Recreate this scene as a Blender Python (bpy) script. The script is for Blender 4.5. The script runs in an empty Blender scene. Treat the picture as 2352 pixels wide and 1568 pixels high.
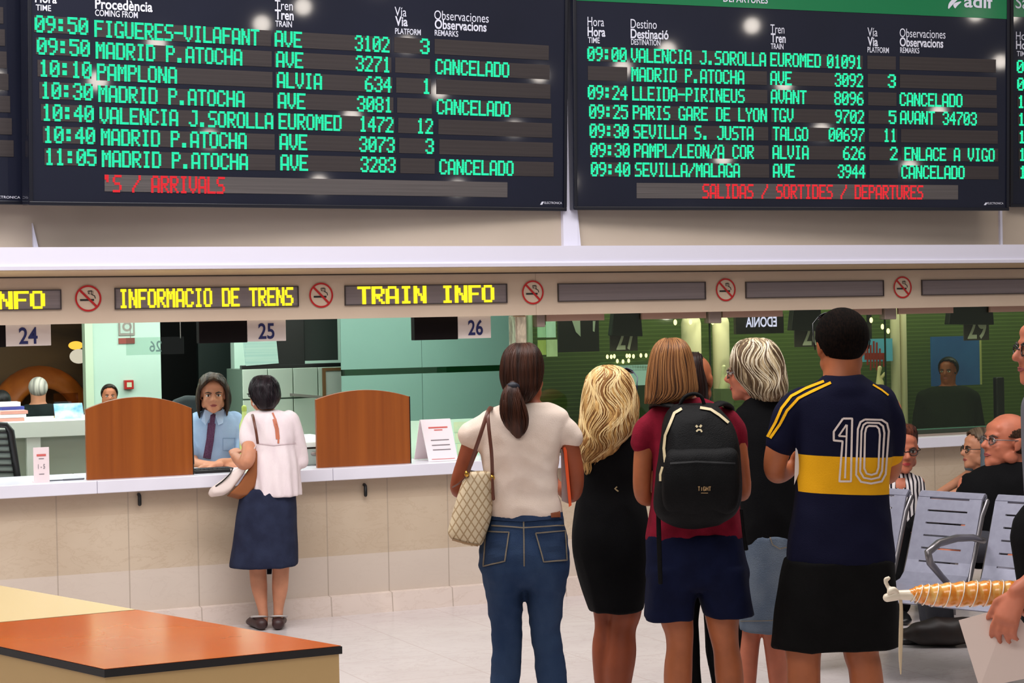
import bpy, bmesh, math, random
import numpy as np
from mathutils import Vector as V3, Matrix, noise
from mathutils.bvhtree import BVHTree
random.seed(7); np.random.seed(7)
SC = bpy.context.scene
COL = SC.collection
# ------------------------------------------------------------------ camera
FPX, CX, CY, HZ, ROLL, CAMH = 4500.0, 1176.0, 784.0, 735.0, 0.02, 1.8
pit = math.atan((CY - HZ) / FPX)
R0 = V3((1, 0, 0)); U0 = V3((0, math.sin(pit), math.cos(pit))); FW = V3((0, math.cos(pit), -math.sin(pit)))
RV = R0 * math.cos(ROLL) - U0 * math.sin(ROLL); UV = U0 * math.cos(ROLL) + R0 * math.sin(ROLL)
CAM = V3((0, 0, CAMH))
cd = bpy.data.cameras.new('camera'); cam = bpy.data.objects.new('camera', cd); COL.objects.link(cam)
cd.sensor_width = 36; cd.lens = FPX / 2352 * 36; cd.clip_end = 200
m = Matrix((RV, UV, -FW)).transposed().to_4x4(); m.translation = CAM; cam.matrix_world = m
SC.camera = cam
# ------------------------------------------------------------------ light
SC.view_settings.view_transform = 'Standard'; SC.view_settings.look = 'None'
SC.view_settings.exposure = 0.0; SC.view_settings.gamma = 1.0
wd = bpy.data.worlds.new('world'); SC.world = wd; wd.use_nodes = True
wd.node_tree.nodes['Background'].inputs[0].default_value = (1, .97, .97, 1)
wd.node_tree.nodes['Background'].inputs[1].default_value = .17
def area(name, loc, target, sx, sy, power, col):
    l = bpy.data.lights.new(name, 'AREA'); l.shape = 'RECTANGLE'; l.size = sx; l.size_y = sy; l.energy = power; l.color = col
    o = bpy.data.objects.new(name, l); COL.objects.link(o); o.location = loc
    o.rotation_euler = (V3(target) - V3(loc)).to_track_quat('-Z', 'Y').to_euler(); return o
area('hall_ceiling_light', (-1, 7.6, 6.2), (-1, 8.9, 0), 9, 2.5, 620, (1, .965, .96))
area('hall_rear_light', (-2, 1.5, 5.6), (0, 11, 1.8), 8, 2, 190, (1, .96, .93))
area('concourse_light', (4.5, 10.6, 5.5), (3, 11.5, 0), 3, 2, 60, (1, .9, .8))
def spot(name, loc, target, power, deg, col):
    l = bpy.data.lights.new(name, 'SPOT'); l.energy = power; l.spot_size = math.radians(deg); l.spot_blend = .5; l.color = col; l.shadow_soft_size = .02
    o = bpy.data.objects.new(name, l); COL.objects.link(o); o.location = loc; o.rotation_euler = (V3(target) - V3(loc)).to_track_quat('-Z', 'Y').to_euler()
# ------------------------------------------------------------------ pixel rays and the wall frame
def ray(px, py): return FW + RV * ((px - CX) / FPX) + UV * ((CY - py) / FPX)
def at(px, py, y): d = ray(px, py); return CAM + d * (y / d.y)
def atz(px, py, z): d = ray(px, py); return CAM + d * ((z - CAMH) / d.z)
TH = math.radians(24.5)
W0 = atz(890, 1405, 0); WU = V3((math.cos(TH), math.sin(TH), 0)); WN = V3((math.sin(TH), -math.cos(TH), 0))
def W(u, n, z): return W0 + WU * u + WN * n + V3((0, 0, z))
def wl(px, py, n=0.0):
    d = ray(px, py); t = (n - (CAM - W0).dot(WN)) / d.dot(WN); p = CAM + d * t
    return (p - W0).dot(WU), p.z
def wu(px, py, n=0.0): return wl(px, py, n)[0]
def wz(px, py, n=0.0): return wl(px, py, n)[1]
spot('plinth_patch_spot', (-1.6, 9.6, 6.0), W(wu(890, 1376), 0, .085), 260, 1.3, (1, .93, .8))  # narrow spot added to make the bright patch on the plinth
# ------------------------------------------------------------------ materials
def lin(c): return tuple(((x / 255) / 12.92 if x / 255 <= .04045 else ((x / 255 + .055) / 1.055) ** 2.4) for x in c) + (1,)
MATS = {}
def mat(name, c, rough=.5, metal=0, c2=None, scale=(8, 8, 8), detail=4, bump=0, bscale=None, spec=.5, emit=0, lo=.35, hi=.65, alpha=None, coat=0, sheen=0):
    if name in MATS: return MATS[name]
    mt = bpy.data.materials.new(name); mt.use_nodes = True; nt = mt.node_tree; b = nt.nodes['Principled BSDF']
    b.inputs['Base Color'].default_value = lin(c); b.inputs['Roughness'].default_value = rough; b.inputs['Metallic'].default_value = metal
    b.inputs['Specular IOR Level'].default_value = spec
    if coat: b.inputs['Coat Weight'].default_value = coat; b.inputs['Coat Roughness'].default_value = .08
    if sheen: b.inputs['Sheen Weight'].default_value = sheen
    if emit: b.inputs['Emission Color'].default_value = lin(c); b.inputs['Emission Strength'].default_value = emit
    tc = nt.nodes.new('ShaderNodeTexCoord')
    def nz(sc, det):
        mp = nt.nodes.new('ShaderNodeMapping'); mp.inputs['Scale'].default_value = sc; nt.links.new(tc.outputs['Object'], mp.inputs[0])
        n = nt.nodes.new('ShaderNodeTexNoise'); n.inputs['Scale'].default_value = 1; n.inputs['Detail'].default_value = det
        nt.links.new(mp.outputs[0], n.inputs[0]); return n
    if c2:
        n = nz(scale, detail); r = nt.nodes.new('ShaderNodeValToRGB'); r.color_ramp.elements[0].position = lo; r.color_ramp.elements[1].position = hi
        r.color_ramp.elements[0].color = lin(c); r.color_ramp.elements[1].color = lin(c2)
        nt.links.new(n.outputs[0], r.inputs[0]); nt.links.new(r.outputs[0], b.inputs['Base Color'])
    if bump:
        n = nz(bscale or scale, 3); bp = nt.nodes.new('ShaderNodeBump'); bp.inputs['Strength'].default_value = bump; bp.inputs['Distance'].default_value = .01
        nt.links.new(n.outputs[0], bp.inputs['Height']); nt.links.new(bp.outputs[0], b.inputs['Normal'])
    MATS[name] = mt; return mt
def nodes(mt): return mt.node_tree, mt.node_tree.nodes['Principled BSDF']
def mathn(nt, op, a, b=None):
    n = nt.nodes.new('ShaderNodeMath'); n.operation = op
    for i, x in enumerate((a, b)):
        if x is None: continue
        if isinstance(x, (int, float)): n.inputs[i].default_value = x
        else: nt.links.new(x, n.inputs[i])
    return n.outputs[0]
def mixc(nt, f, a, b):
    n = nt.nodes.new('ShaderNodeMix'); n.data_type = 'RGBA'
    for s, x in ((0, f), (6, a), (7, b)):
        if isinstance(x, (tuple, int, float)): n.inputs[s].default_value = x
        else: nt.links.new(x, n.inputs[s])
    return n.outputs[2]
def marble(name, ca, cb, cv, rough, gu=None, gv=None, wallspace=True, joint=(150, 135, 120), vein=1.0, band=None):
    """veined stone; optional slab joints every gu metres (list of joint positions along the wall) and a paler band below a height"""
    mt = mat(name, ca, rough); nt, b = nodes(mt); L = nt.links
    g = nt.nodes.new('ShaderNodeNewGeometry'); mp = nt.nodes.new('ShaderNodeMapping'); mp.vector_type = 'TEXTURE'
    mp.inputs['Location'].default_value = W0; mp.inputs['Rotation'].default_value = (0, 0, TH); L.new(g.outputs['Position'], mp.inputs[0])
    n1 = nt.nodes.new('ShaderNodeTexNoise'); n1.inputs['Scale'].default_value = 1.6; n1.inputs['Detail'].default_value = 6; L.new(mp.outputs[0], n1.inputs[0])
    r = nt.nodes.new('ShaderNodeValToRGB'); r.color_ramp.elements[0].position = .35; r.color_ramp.elements[1].position = .65
    r.color_ramp.elements[0].color = lin(ca); r.color_ramp.elements[1].color = lin(cb); L.new(n1.outputs[0], r.inputs[0])
    m2 = nt.nodes.new('ShaderNodeMapping'); m2.inputs['Rotation'].default_value = (.3, .75, .4); m2.inputs['Scale'].default_value = (1, 1.3, 2.2); L.new(mp.outputs[0], m2.inputs[0])
    n2 = nt.nodes.new('ShaderNodeTexNoise'); n2.inputs['Scale'].default_value = 4.5; n2.inputs['Detail'].default_value = 8; n2.inputs['Roughness'].default_value = .65
    n2.inputs['Distortion'].default_value = .6; L.new(m2.outputs[0], n2.inputs[0])
    v = mathn(nt, 'ABSOLUTE', mathn(nt, 'SUBTRACT', n2.outputs[0], .5))
    v = mathn(nt, 'SUBTRACT', 1, mathn(nt, 'MINIMUM', mathn(nt, 'MULTIPLY', v, 38), 1))
    n3 = nt.nodes.new('ShaderNodeTexNoise'); n3.inputs['Scale'].default_value = 1.9; L.new(mp.outputs[0], n3.inputs[0])
    v = mathn(nt, 'MULTIPLY', v, mathn(nt, 'MULTIPLY', n3.outputs[0], vein))
    c = mixc(nt, v, r.outputs[0], lin(cv))
    sx = nt.nodes.new('ShaderNodeSeparateXYZ'); L.new(mp.outputs[0], sx.inputs[0])
    if band:
        wide = nt.nodes.new('ShaderNodeTexNoise'); wide.inputs['Scale'].default_value = .01
        f = mathn(nt, 'LESS_THAN', sx.outputs[2], band[0]); c = mixc(nt, mathn(nt, 'MULTIPLY', f, band[2]), c, lin(band[1]))
        f = mathn(nt, 'GREATER_THAN', sx.outputs[2], band[3]); c = mixc(nt, mathn(nt, 'MULTIPLY', f, band[5]), c, lin(band[4]))  # upper band: shade under the counter edge painted into the stone
    for out, gs in ((0, gu), (1, gv)):
        for p, w in gs or ():
            f = mathn(nt, 'LESS_THAN', mathn(nt, 'ABSOLUTE', mathn(nt, 'SUBTRACT', sx.outputs[out], p)), w)
            c = mixc(nt, mathn(nt, 'MULTIPLY', f, .55), c, lin(joint))
    L.new(c, b.inputs['Base Color']); return mt
def thin_glass(name, tint, refl):
    mt = bpy.data.materials.new(name); mt.use_nodes = True; nt = mt.node_tree; nt.nodes.clear()
    o = nt.nodes.new('ShaderNodeOutputMaterial'); mx = nt.nodes.new('ShaderNodeMixShader'); t = nt.nodes.new('ShaderNodeBsdfTransparent'); g = nt.nodes.new('ShaderNodeBsdfGlossy')
    t.inputs[0].default_value = lin(tint); g.inputs['Roughness'].default_value = .02; mx.inputs[0].default_value = refl
    nt.links.new(t.outputs[0], mx.inputs[1]); nt.links.new(g.outputs[0], mx.inputs[2]); nt.links.new(mx.outputs[0], o.inputs[0]); return mt
def emit(name, c, s):
    if name in MATS: return MATS[name]
    mt = bpy.data.materials.new(name); mt.use_nodes = True; nt = mt.node_tree; nt.nodes.clear()
    o = nt.nodes.new('ShaderNodeOutputMaterial'); e = nt.nodes.new('ShaderNodeEmission'); e.inputs[0].default_value = lin(c); e.inputs[1].default_value = s
    nt.links.new(e.outputs[0], o.inputs[0]); MATS[name] = mt; return mt
# ------------------------------------------------------------------ mesh building
class MB:
    def __init__(s, T=None): s.v = []; s.f = []; s.T = T or (lambda x, y, z: V3((x, y, z)))
    def add(s, vs, fs): k = len(s.v); s.v += [V3(v) for v in vs]; s.f += [tuple(i + k for i in f) for f in fs]; return s
    def merge(s, o): return s.add(o.v, o.f)
    def box(s, x0, x1, y0, y1, z0, z1):
        c = [s.T(x, y, z) for z in (z0, z1) for y in (y0, y1) for x in (x0, x1)]
        return s.add(c, [(0, 2, 3, 1), (4, 5, 7, 6), (0, 1, 5, 4), (2, 6, 7, 3), (0, 4, 6, 2), (1, 3, 7, 5)])
    def quad(s, a, b, c, d): return s.add([a, b, c, d], [(0, 1, 2, 3)])
    def prism(s, poly, vec):
        n = len(poly); a = [V3(p) for p in poly]; b = [p + V3(vec) for p in a]
        return s.add(a + b, [tuple(range(n))[::-1], tuple(range(n, 2 * n))] + [(i, (i + 1) % n, n + (i + 1) % n, n + i) for i in range(n)])
    def tube(s, pts, seg=12, flat=1.0, up=None, round_ends=True):
        """pts: (Vector, r) or (Vector, rx, ry); a smooth tube along the path with rounded ends"""
        P = [V3(p[0]) for p in pts]; R = [(p[1], p[2] if len(p) > 2 else p[1] * flat) for p in pts]
        n = len(P); tn = []
        for i in range(n):
            t = P[min(i + 1, n - 1)] - P[max(i - 1, 0)]; tn.append(t.normalized() if t.length > 1e-9 else V3((0, 0, 1)))
        if round_ends:
            def cap(p, t, r, sg):
                out = []
                for a in (75, 50, 25): k = math.radians(a); out.append((p + t * (sg * min(r) * math.sin(k)), (r[0] * math.cos(k), r[1] * math.cos(k)), t))
                return out
            A = cap(P[0], tn[0], R[0], -1); B = cap(P[-1], tn[-1], R[-1], 1)[::-1]
            P = [a[0] for a in A] + P + [b[0] for b in B]; R = [a[1] for a in A] + R + [b[1] for b in B]; tn = [a[2] for a in A] + tn + [b[2] for b in B]
        n = len(P); x = V3(up) if up is not None else (V3((1, 0, 0)) if abs(tn[0].x) < .8 else V3((0, 1, 0))); vs = []
        for i in range(n):
            x = (x - tn[i] * x.dot(tn[i]))
            x = x.normalized() if x.length > 1e-6 else tn[i].orthogonal().normalized()
            y = tn[i].cross(x)
            for k in range(seg): a = 2 * math.pi * k / seg; vs.append(P[i] + x * (R[i][0] * math.cos(a)) + y * (R[i][1] * math.sin(a)))
        fs = [(i * seg + k, i * seg + (k + 1) % seg, (i + 1) * seg + (k + 1) % seg, (i + 1) * seg + k) for i in range(n - 1) for k in range(seg)]
        fs += [tuple(range(seg))[::-1], tuple(range((n - 1) * seg, n * seg))]
        return s.add(vs, fs)
    def ell(s, c, r, M=None, nu=20, nv=12):
        c = V3(c); vs = []; fs = []
        for j in range(1, nv):
            b = math.pi * j / nv - math.pi / 2
            for i in range(nu):
                a = 2 * math.pi * i / nu; p = V3((r[0] * math.cos(b) * math.cos(a), r[1] * math.cos(b) * math.sin(a), r[2] * math.sin(b))); vs.append(c + (M @ p if M else p))
        for s_ in (-1, 1): p = V3((0, 0, s_ * r[2])); vs.append(c + (M @ p if M else p))
        for j in range(nv - 2):
            for i in range(nu): fs.append((j * nu + i, j * nu + (i + 1) % nu, (j + 1) * nu + (i + 1) % nu, (j + 1) * nu + i))
        k = (nv - 1) * nu
        for i in range(nu): fs.append((k, (i + 1) % nu, i)); fs.append((k + 1, (nv - 2) * nu + i, (nv - 2) * nu + (i + 1) % nu))
        return s.add(vs, fs)
    def xf(s, M): s.v = [M @ v for v in s.v]; return s
def WB(): return MB(lambda u, n, z: W(u, n, z))
WORLD = {}
def tag(o, label=None, cat=None, group=None, kind=None):
    for k, v in (('label', label), ('category', cat), ('group', group), ('kind', kind)):
        if v: o[k] = v
    return o
def obj(name, mb, m, parent=None, smooth=False, bevel=0, origin=None, solid=0, subs=0):
    me = bpy.data.meshes.new(name)
    V = mb.v; lo = V3((min(v.x for v in V), min(v.y for v in V), min(v.z for v in V))); hi = V3((max(v.x for v in V), max(v.y for v in V), max(v.z for v in V)))
    c = V3(origin) if origin is not None else V3(((lo.x + hi.x) / 2, (lo.y + hi.y) / 2, lo.z if parent is None else (lo.z + hi.z) / 2))
    me.from_pydata([v - c for v in V], [], mb.f); me.update()
    if m: me.materials.append(m)
    if smooth:
        for p in me.polygons: p.use_smooth = True
    o = bpy.data.objects.new(name, me); COL.objects.link(o); WORLD[o] = c
    if parent: o.parent = parent; o.location = c - WORLD[parent]
    else: o.location = c
    if solid: md = o.modifiers.new('solid', 'SOLIDIFY'); md.thickness = solid; md.offset = 0
    if subs: md = o.modifiers.new('sub', 'SUBSURF'); md.levels = subs; md.render_levels = subs
    if bevel: md = o.modifiers.new('bevel', 'BEVEL'); md.width = bevel; md.segments = 2; md.limit_method = 'ANGLE'
    return o
def thing(name, loc, label, cat, group=None):
    o = bpy.data.objects.new(name, None); COL.objects.link(o); o.empty_display_size = .1; o.location = loc; WORLD[o] = V3(loc); return tag(o, label, cat, group)
def struct(name, mb, m, label=None, **k): return tag(obj(name, mb, m, **k), label, None, None, 'structure')
def dup(root, off, label=None, group=None):
    def cp(o, par):
        c = o.copy(); COL.objects.link(c)
        if par: c.parent = par; WORLD[c] = WORLD[par] + c.location
        for ch in [x for x in SC.objects if x.parent == o]: cp(ch, c)
        return c
    r = cp(root, None); r.location = root.location + V3(off); WORLD[r] = V3(r.location)
    if label: r['label'] = label
    if group: r['group'] = group
    return r
# ------------------------------------------------------------------ writing
FONT = {'A': '0E1111111F1111', 'B': '1E11111E11111E', 'C': '0E11101010110E', 'D': '1E11111111111E', 'E': '1F10101E10101F', 'F': '1F10101E101010', 'G': '0E11101013110F',
        'H': '1111111F111111', 'I': '0E04040404040E', 'J': '0701010101110E', 'L': '1010101010101F', 'M': '111B1515111111', 'N': '11191915131311', 'O': '0E11111111110E',
        'P': '1E11111E101010', 'R': '1E11111E141211', 'S': '0F10100E01011E', 'T': '1F040404040404', 'U': '1111111111110E', 'V': '1111111111 0A04'.replace(' ', ''), 'Y': '11110A04040404',
        '0': '0E11131519110E', '1': '040C040404040E', '2': '0E11010204081F', '3': '0E11010601110E', '4': '02060A121F0202', '5': '1F101E0101110E', '6': '0608101E11110E',
        '7': '1F010204080808', '8': '0E11110E11110E', '9': '0E11110F01020C', ':': '000C0C000C0C00', '.': '000000000C0C00'.replace('0C0C00', '000C0C'), '-': '0000001F000000', '/': '01010204081010',
        "'": '0C0C0400000000', ' ': '00000000000000'}
def led(mb, text, F, x0, x1, zc, h, off=.004, bold=0.0, strips=2):
    n = len(text); cols = n * 6 - 1; cw = (x1 - x0) / cols; rh = h / 7
    for i, ch in enumerate(text):
        g = FONT.get(ch, FONT[' '])
        for r in range(7):
            bits = int(g[2 * r:2 * r + 2], 16); c = 0
            while c < 5:
                if bits >> (4 - c) & 1:
                    e = c
                    while e < 5 and bits >> (4 - e) & 1: e += 1
                    a = x0 + (i * 6 + c - bold) * cw; b = x0 + (i * 6 + e + bold) * cw - cw * .06; zt = zc + h / 2 - r * rh
                    for k in range(strips):
                        s0 = zt - rh * (k / strips) - rh * .04; s1 = s0 - rh / strips * (.74 if strips > 1 else 1.0)
                        mb.quad(F(a, s1, off), F(b, s1, off), F(b, s0, off), F(a, s0, off))
                    c = e
                else: c += 1
    return mb
_cap = {}
def glyphs(text, bold=0.0):
    cu = bpy.data.curves.new('t', 'FONT'); cu.body = text; cu.size = 1; cu.offset = bold; cu.resolution_u = 4
    o = bpy.data.objects.new('t', cu); COL.objects.link(o); bpy.context.view_layer.update()
    me = bpy.data.meshes.new_from_object(o.evaluated_get(bpy.context.evaluated_depsgraph_get()))
    vs = [v.co.copy() for v in me.vertices]; fs = [tuple(p.vertices) for p in me.polygons]
    bpy.data.objects.remove(o); bpy.data.curves.remove(cu); bpy.data.meshes.remove(me); return vs, fs
def txt(mb, text, F, x0, x1, z0, h, off=.003, bold=0.0, mirror=False):
    """text fitted between x0 and x1, baseline z0, capital height h"""
    if 'H' not in _cap: _cap['H'] = max(v.y for v in glyphs('H')[0])
    vs, fs = glyphs(text, bold); a = min(v.x for v in vs); b = max(v.x for v in vs); k = h / _cap['H']
    def fx(x): t = (x - a) / (b - a); return x1 + (x0 - x1) * t if mirror else x0 + (x1 - x0) * t
    return mb.add([F(fx(v.x), z0 + v.y * k, off) for v in vs], fs)
def WF(n0): return lambda u, z, off: W(u, n0 + off, z)
def disc(mb, F, cx, cz, r0, r1, off, n=40):
    vs = []
    for i in range(n):
        a = 2 * math.pi * i / n
        for r in (r0, r1): vs.append(F(cx + r * math.cos(a), cz + r * math.sin(a), off))
    if r0 <= 0: return mb.add([vs[2 * i + 1] for i in range(n)], [tuple(range(n))])
    return mb.add(vs, [(2 * i, 2 * i + 1, 2 * ((i + 1) % n) + 1, 2 * ((i + 1) % n)) for i in range(n)])
def stroke(mb, F, pts, w, off):
    L = []; Rr = []
    for i, p in enumerate(pts):
        a = V3((*pts[max(i - 1, 0)], 0)); b = V3((*pts[min(i + 1, len(pts) - 1)], 0)); t = (b - a).normalized(); nn = V3((-t.y, t.x, 0)) * (w / 2)
        L.append(F(p[0] + nn.x, p[1] + nn.y, off)); Rr.append(F(p[0] - nn.x, p[1] - nn.y, off))
    for i in range(len(pts) - 1): mb.quad(Rr[i], Rr[i + 1], L[i + 1], L[i])
    return mb
# ================================================================== THE SETTING
BEIGE = mat('beige panel', (202, 181, 160), .55, c2=(196, 174, 154), scale=(2, 2, 2))
UPPER = mat('taupe plaster', (190, 175, 158), .7, c2=(184, 169, 152), scale=(1.5, 1.5, 1.5))
WHITE = mat('white lacquer', (224, 222, 238), .4)
WORK = mat('white worktop', (228, 226, 238), .25, c2=(222, 220, 232), scale=(3, 3, 3))
BLACK = mat('black plastic', (12, 12, 13), .4)
GREY = mat('grey metal', (140, 132, 128), .4, metal=.6)
joints = [(wu(x, 1250, -.06), .004) for x in (-330, -100, 131, 296, 455, 752, 892, 1030, 1160, 1290, 1420, 1560, 1700, 1850, 2000, 2150, 2300, 2450)]
STONE = marble('beige marble', (186, 166, 143), (200, 182, 160), (160, 134, 108), .3, gu=joints, vein=.4,
               band=(.365, (210, 198, 190), .6, .70, (182, 160, 138), .45))  # darker band at the top paints in the worktop overhang's shadow
STONE2 = marble('pale marble plinth', (222, 206, 196), (212, 196, 186), (176, 150, 132), .25, gu=[(a, b) for a, b in joints], vein=.35)
tj = [(-9 + .62 * i, .0035) for i in range(34)]
FLOORM = marble('pale marble floor', (214, 206, 206), (205, 196, 196), (182, 168, 164), .16, gu=tj, gv=[(-14 + .62 * i, .0035) for i in range(34)], vein=.55, joint=(186, 172, 166))
f = MB(); f.quad((-14, -4, 0), (14, -4, 0), (14, 22, 0), (-14, 22, 0)); struct('floor', f, FLOORM)
UL, UR, UP = -6.5, 9.0, wu(1213, 900, 0)      # left end, right end, pillar
ZC0, ZC1 = .838, .913
# low wall under the counter, plinth, worktop
b = WB(); b.box(UL, UR, -.30, -.06, 0, ZC0); struct('wall_counter', b, STONE)
b = WB()
for u0, u1 in ((UL, UR),):
    pr = [W(u0, -.06, 0), W(u0, 0, 0), W(u0, -.012, .118), W(u0, -.05, .122), W(u0, -.06, .122)]; b.prism(pr, WU * (u1 - u0))
struct('baseboard_counter', b, STONE2)
b = WB(); seams = [UL] + sorted(wu(x, 1085, .02) for x in (-420, 222, 764)) + [UP]
for a, c in zip(seams[:-1], seams[1:]): b.box(a + .001, c - .001, -.64, .03, ZC0, ZC1)
tag(obj('counter_worktop', b, WORK, bevel=.004), 'long white worktop running under ticket windows 24 to 26', 'counter')
b = WB(); b.box(UP + .002, UR, -.34, .03, ZC0, ZC1); tag(obj('counter_shelf', b, WORK, bevel=.004), 'white shelf below the green glass ticket windows 27 to 29', 'shelf')
# fascia with its LED signs, moulding, cornice, upper wall
ZF0 = wz(1223, 723.5, 0); ZF1 = wz(1000, 627, 0); ZB0 = wz(1000, 613, .25); ZB1 = wz(1000, 565, .25)
b = WB(); b.box(UL, wu(1231, 700), -.12, 0, ZF0, ZF1 + .02); b.box(wu(1231.6, 700), UR, -.12, 0, ZF0, ZF1 + .02); struct('trim_1', b, BEIGE)
b = WB(); b.box(UL, UR, -.02, .006, ZF1 - .008, ZF1); struct('trim_2', b, mat('dark joint', (60, 48, 40), .6))
b = WB(); pr = [W(UL, -.12, ZF1), W(UL, .006, ZF1), W(UL, .20, ZB0 - .004), W(UL, .20, ZB0 + .02), W(UL, -.12, ZB0 + .02)]; b.prism(pr, WU * (UR - UL))
struct('trim_3', b, mat('moulding', (196, 170, 138), .5))
b = WB(); pr = [W(UL, -.1, ZB0), W(UL, .25, ZB0), W(UL, .255, ZB0 + .02), W(UL, .25, ZB0 + .028), W(UL, .24, ZB0 + .03), W(UL, .25, ZB1), W(UL, -.1, ZB1)]
b.prism(pr, WU * (UR - UL)); struct('trim_4', b, WHITE)
b = WB(); b.box(UL, UR, -.3, 0, ZB1 - .02, 5.2); struct('wall_upper', b, UPPER)
b = WB(); b.box(wu(1292, 540, .02), wu(1325, 540, .02), -.01, .035, ZB1 - .01, 5.0); 
b.prism([W(wu(1325, 540, .02), .0, ZB1), W(wu(1333, 565, .02), .0, ZB1), W(wu(1325, 484, .02), .0, wz(1325, 484, .02))], WN * .03)
struct('trim_5', b, WHITE)
b = WB(); b.box(wu(2298, 540, .02), wu(2303, 540, .02), -.01, .02, ZB1 - .01, 5.0); struct('trim_6', b, WHITE)
b = WB(); b.prism([W(wu(76, 560, .02), 0, ZB1), W(wu(88, 560, .02), 0, ZB1), W(wu(74, 512, .02), 0, wz(74, 512, .02))], WN * .03); struct('trim_7', b, WHITE)
# ------------------------------------------------------------------ timetable boards
NAVY = mat('navy board', (24, 27, 44), .5, c2=(20, 23, 38), scale=(1, 1, 1), coat=.9, spec=.12)
CELL = mat('led cell', (66, 60, 60), .45, c2=(50, 46, 47), scale=(1, 1, 160), lo=.3, hi=.7, spec=.2)
CELL2 = mat('led strip cell', (92, 86, 86), .45, c2=(70, 66, 66), scale=(1, 1, 160), lo=.3, hi=.7)
GREEN = emit('green led', (42, 240, 165), 1.7); RED = emit('red led', (255, 50, 60), 1.15); YEL = emit('amber led', (255, 226, 40), 1.5)
INK = mat('white print', (214, 216, 232), .5)
NAVY.node_tree.nodes['Principled BSDF'].inputs['Coat Roughness'].default_value = .035
class Board:
    def __init__(s, name, label, cpx, cpy, n, yaw, tilt, l, r, group):
        y, t = math.radians(yaw), math.radians(tilt)
        u, z = wl(cpx, cpy, n); s.o = W(u, n, z); s.ex = V3((math.cos(y), math.sin(y), 0)); nb = V3((math.sin(y), -math.cos(y), 0))
        s.ez = V3((0, 0, math.cos(t))) + nb * math.sin(t); s.en = nb * math.cos(t) - V3((0, 0, math.sin(t)))
        s.x0 = s.loc(*l)[0]; s.x1 = s.loc(*r)[0]; s.h = 1.75
        s.root = thing(name, s.F((s.x0 + s.x1) / 2, 0, 0), label, 'information board', group)
        b = MB(lambda x, yy, zz: s.F(x, zz, -yy)); b.box(s.x0, s.x1, 0, .14, 0, s.h); obj('casing', b, NAVY, s.root, bevel=.006)
        b = MB(lambda x, yy, zz: s.F(x, zz, -yy)); fw = .022
        b.box(s.x0, s.x1, -.012, 0, 0, fw); b.box(s.x0, s.x0 + fw, -.012, 0, fw, s.h); b.box(s.x1 - fw, s.x1, -.012, 0, fw, s.h)
        obj('frame', b, mat('board frame', (17, 19, 30), .3), s.root, bevel=.003)
    def F(s, x, z, off): return s.o + s.ex * x + s.ez * z + s.en * off
    def loc(s, px, py):
        d = ray(px, py); t = (s.o - CAM).dot(s.en) / d.dot(s.en); p = CAM + d * t - s.o; return p.dot(s.ex), p.dot(s.ez)
    def cell(s, xl, yl, xr, yr, h, m=None):
        a = s.loc(xl, yl); c = s.loc(xr, yr); z = (a[1] + c[1]) / 2
        b = MB(lambda x, yy, zz: s.F(x, zz, -yy)); b.box(a[0], c[0], -.003, .02, z - h / 2, z + h / 2)
        return obj('display_cell', b, m or CELL, s.root)
    def text(s, cell, t, xl, yl, xr, yr, h, m, off=.006):
        a = s.loc(xl, yl); c = s.loc(xr, yr); b = MB(); led(b, t, s.F, a[0], c[0], (a[1] + c[1]) / 2, h, off, bold=.27)
        obj('led_text', b, m, cell)
    def rows(s, cols, ys, h, data, hl):
        for r in range(7):
            k = r / 6; cells = []
            for (l0, l1, r0, r1), (ya, yb, slope) in zip(cols, ys):
                xl = l0 + (l1 - l0) * k; xr = r0 + (r1 - r0) * k; yc = ya + (yb - ya) * k; sl = slope[0] + (slope[1] - slope[0]) * k
                cells.append((xl, xr, s.cell(xl, yc - sl * (xr - xl) / 2, xr, yc + sl * (xr - xl) / 2, h), yc, sl))
            for ci, t, xl, xr in data[r]:
                a = cells[ci]; mid = (a[0] + a[1]) / 2
                s.text(a[2], t, xl, a[3] + a[4] * (xl - mid), xr, a[3] + a[4] * (xr - mid), hl, GREEN)
    def head(s, items):
        for t, xl, xr, yc, cap, bold in items:
            a = s.loc(xl, yc); c = s.loc(xr, yc + .05 * (xr - xl)); b = MB(); z = a[1] - cap / 2
            txt(b, t, s.F, a[0], c[0], z, cap, .003, bold); obj('heading', b, INK, s.root)
LB = Board('arrivals_board', 'dark LED arrivals board with large green rows, left of the white post', 682, 478, .2, 29, 3, (66, 470), (1300, 484), 'hanging timetable boards')
LS = (.056, .024)
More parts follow.
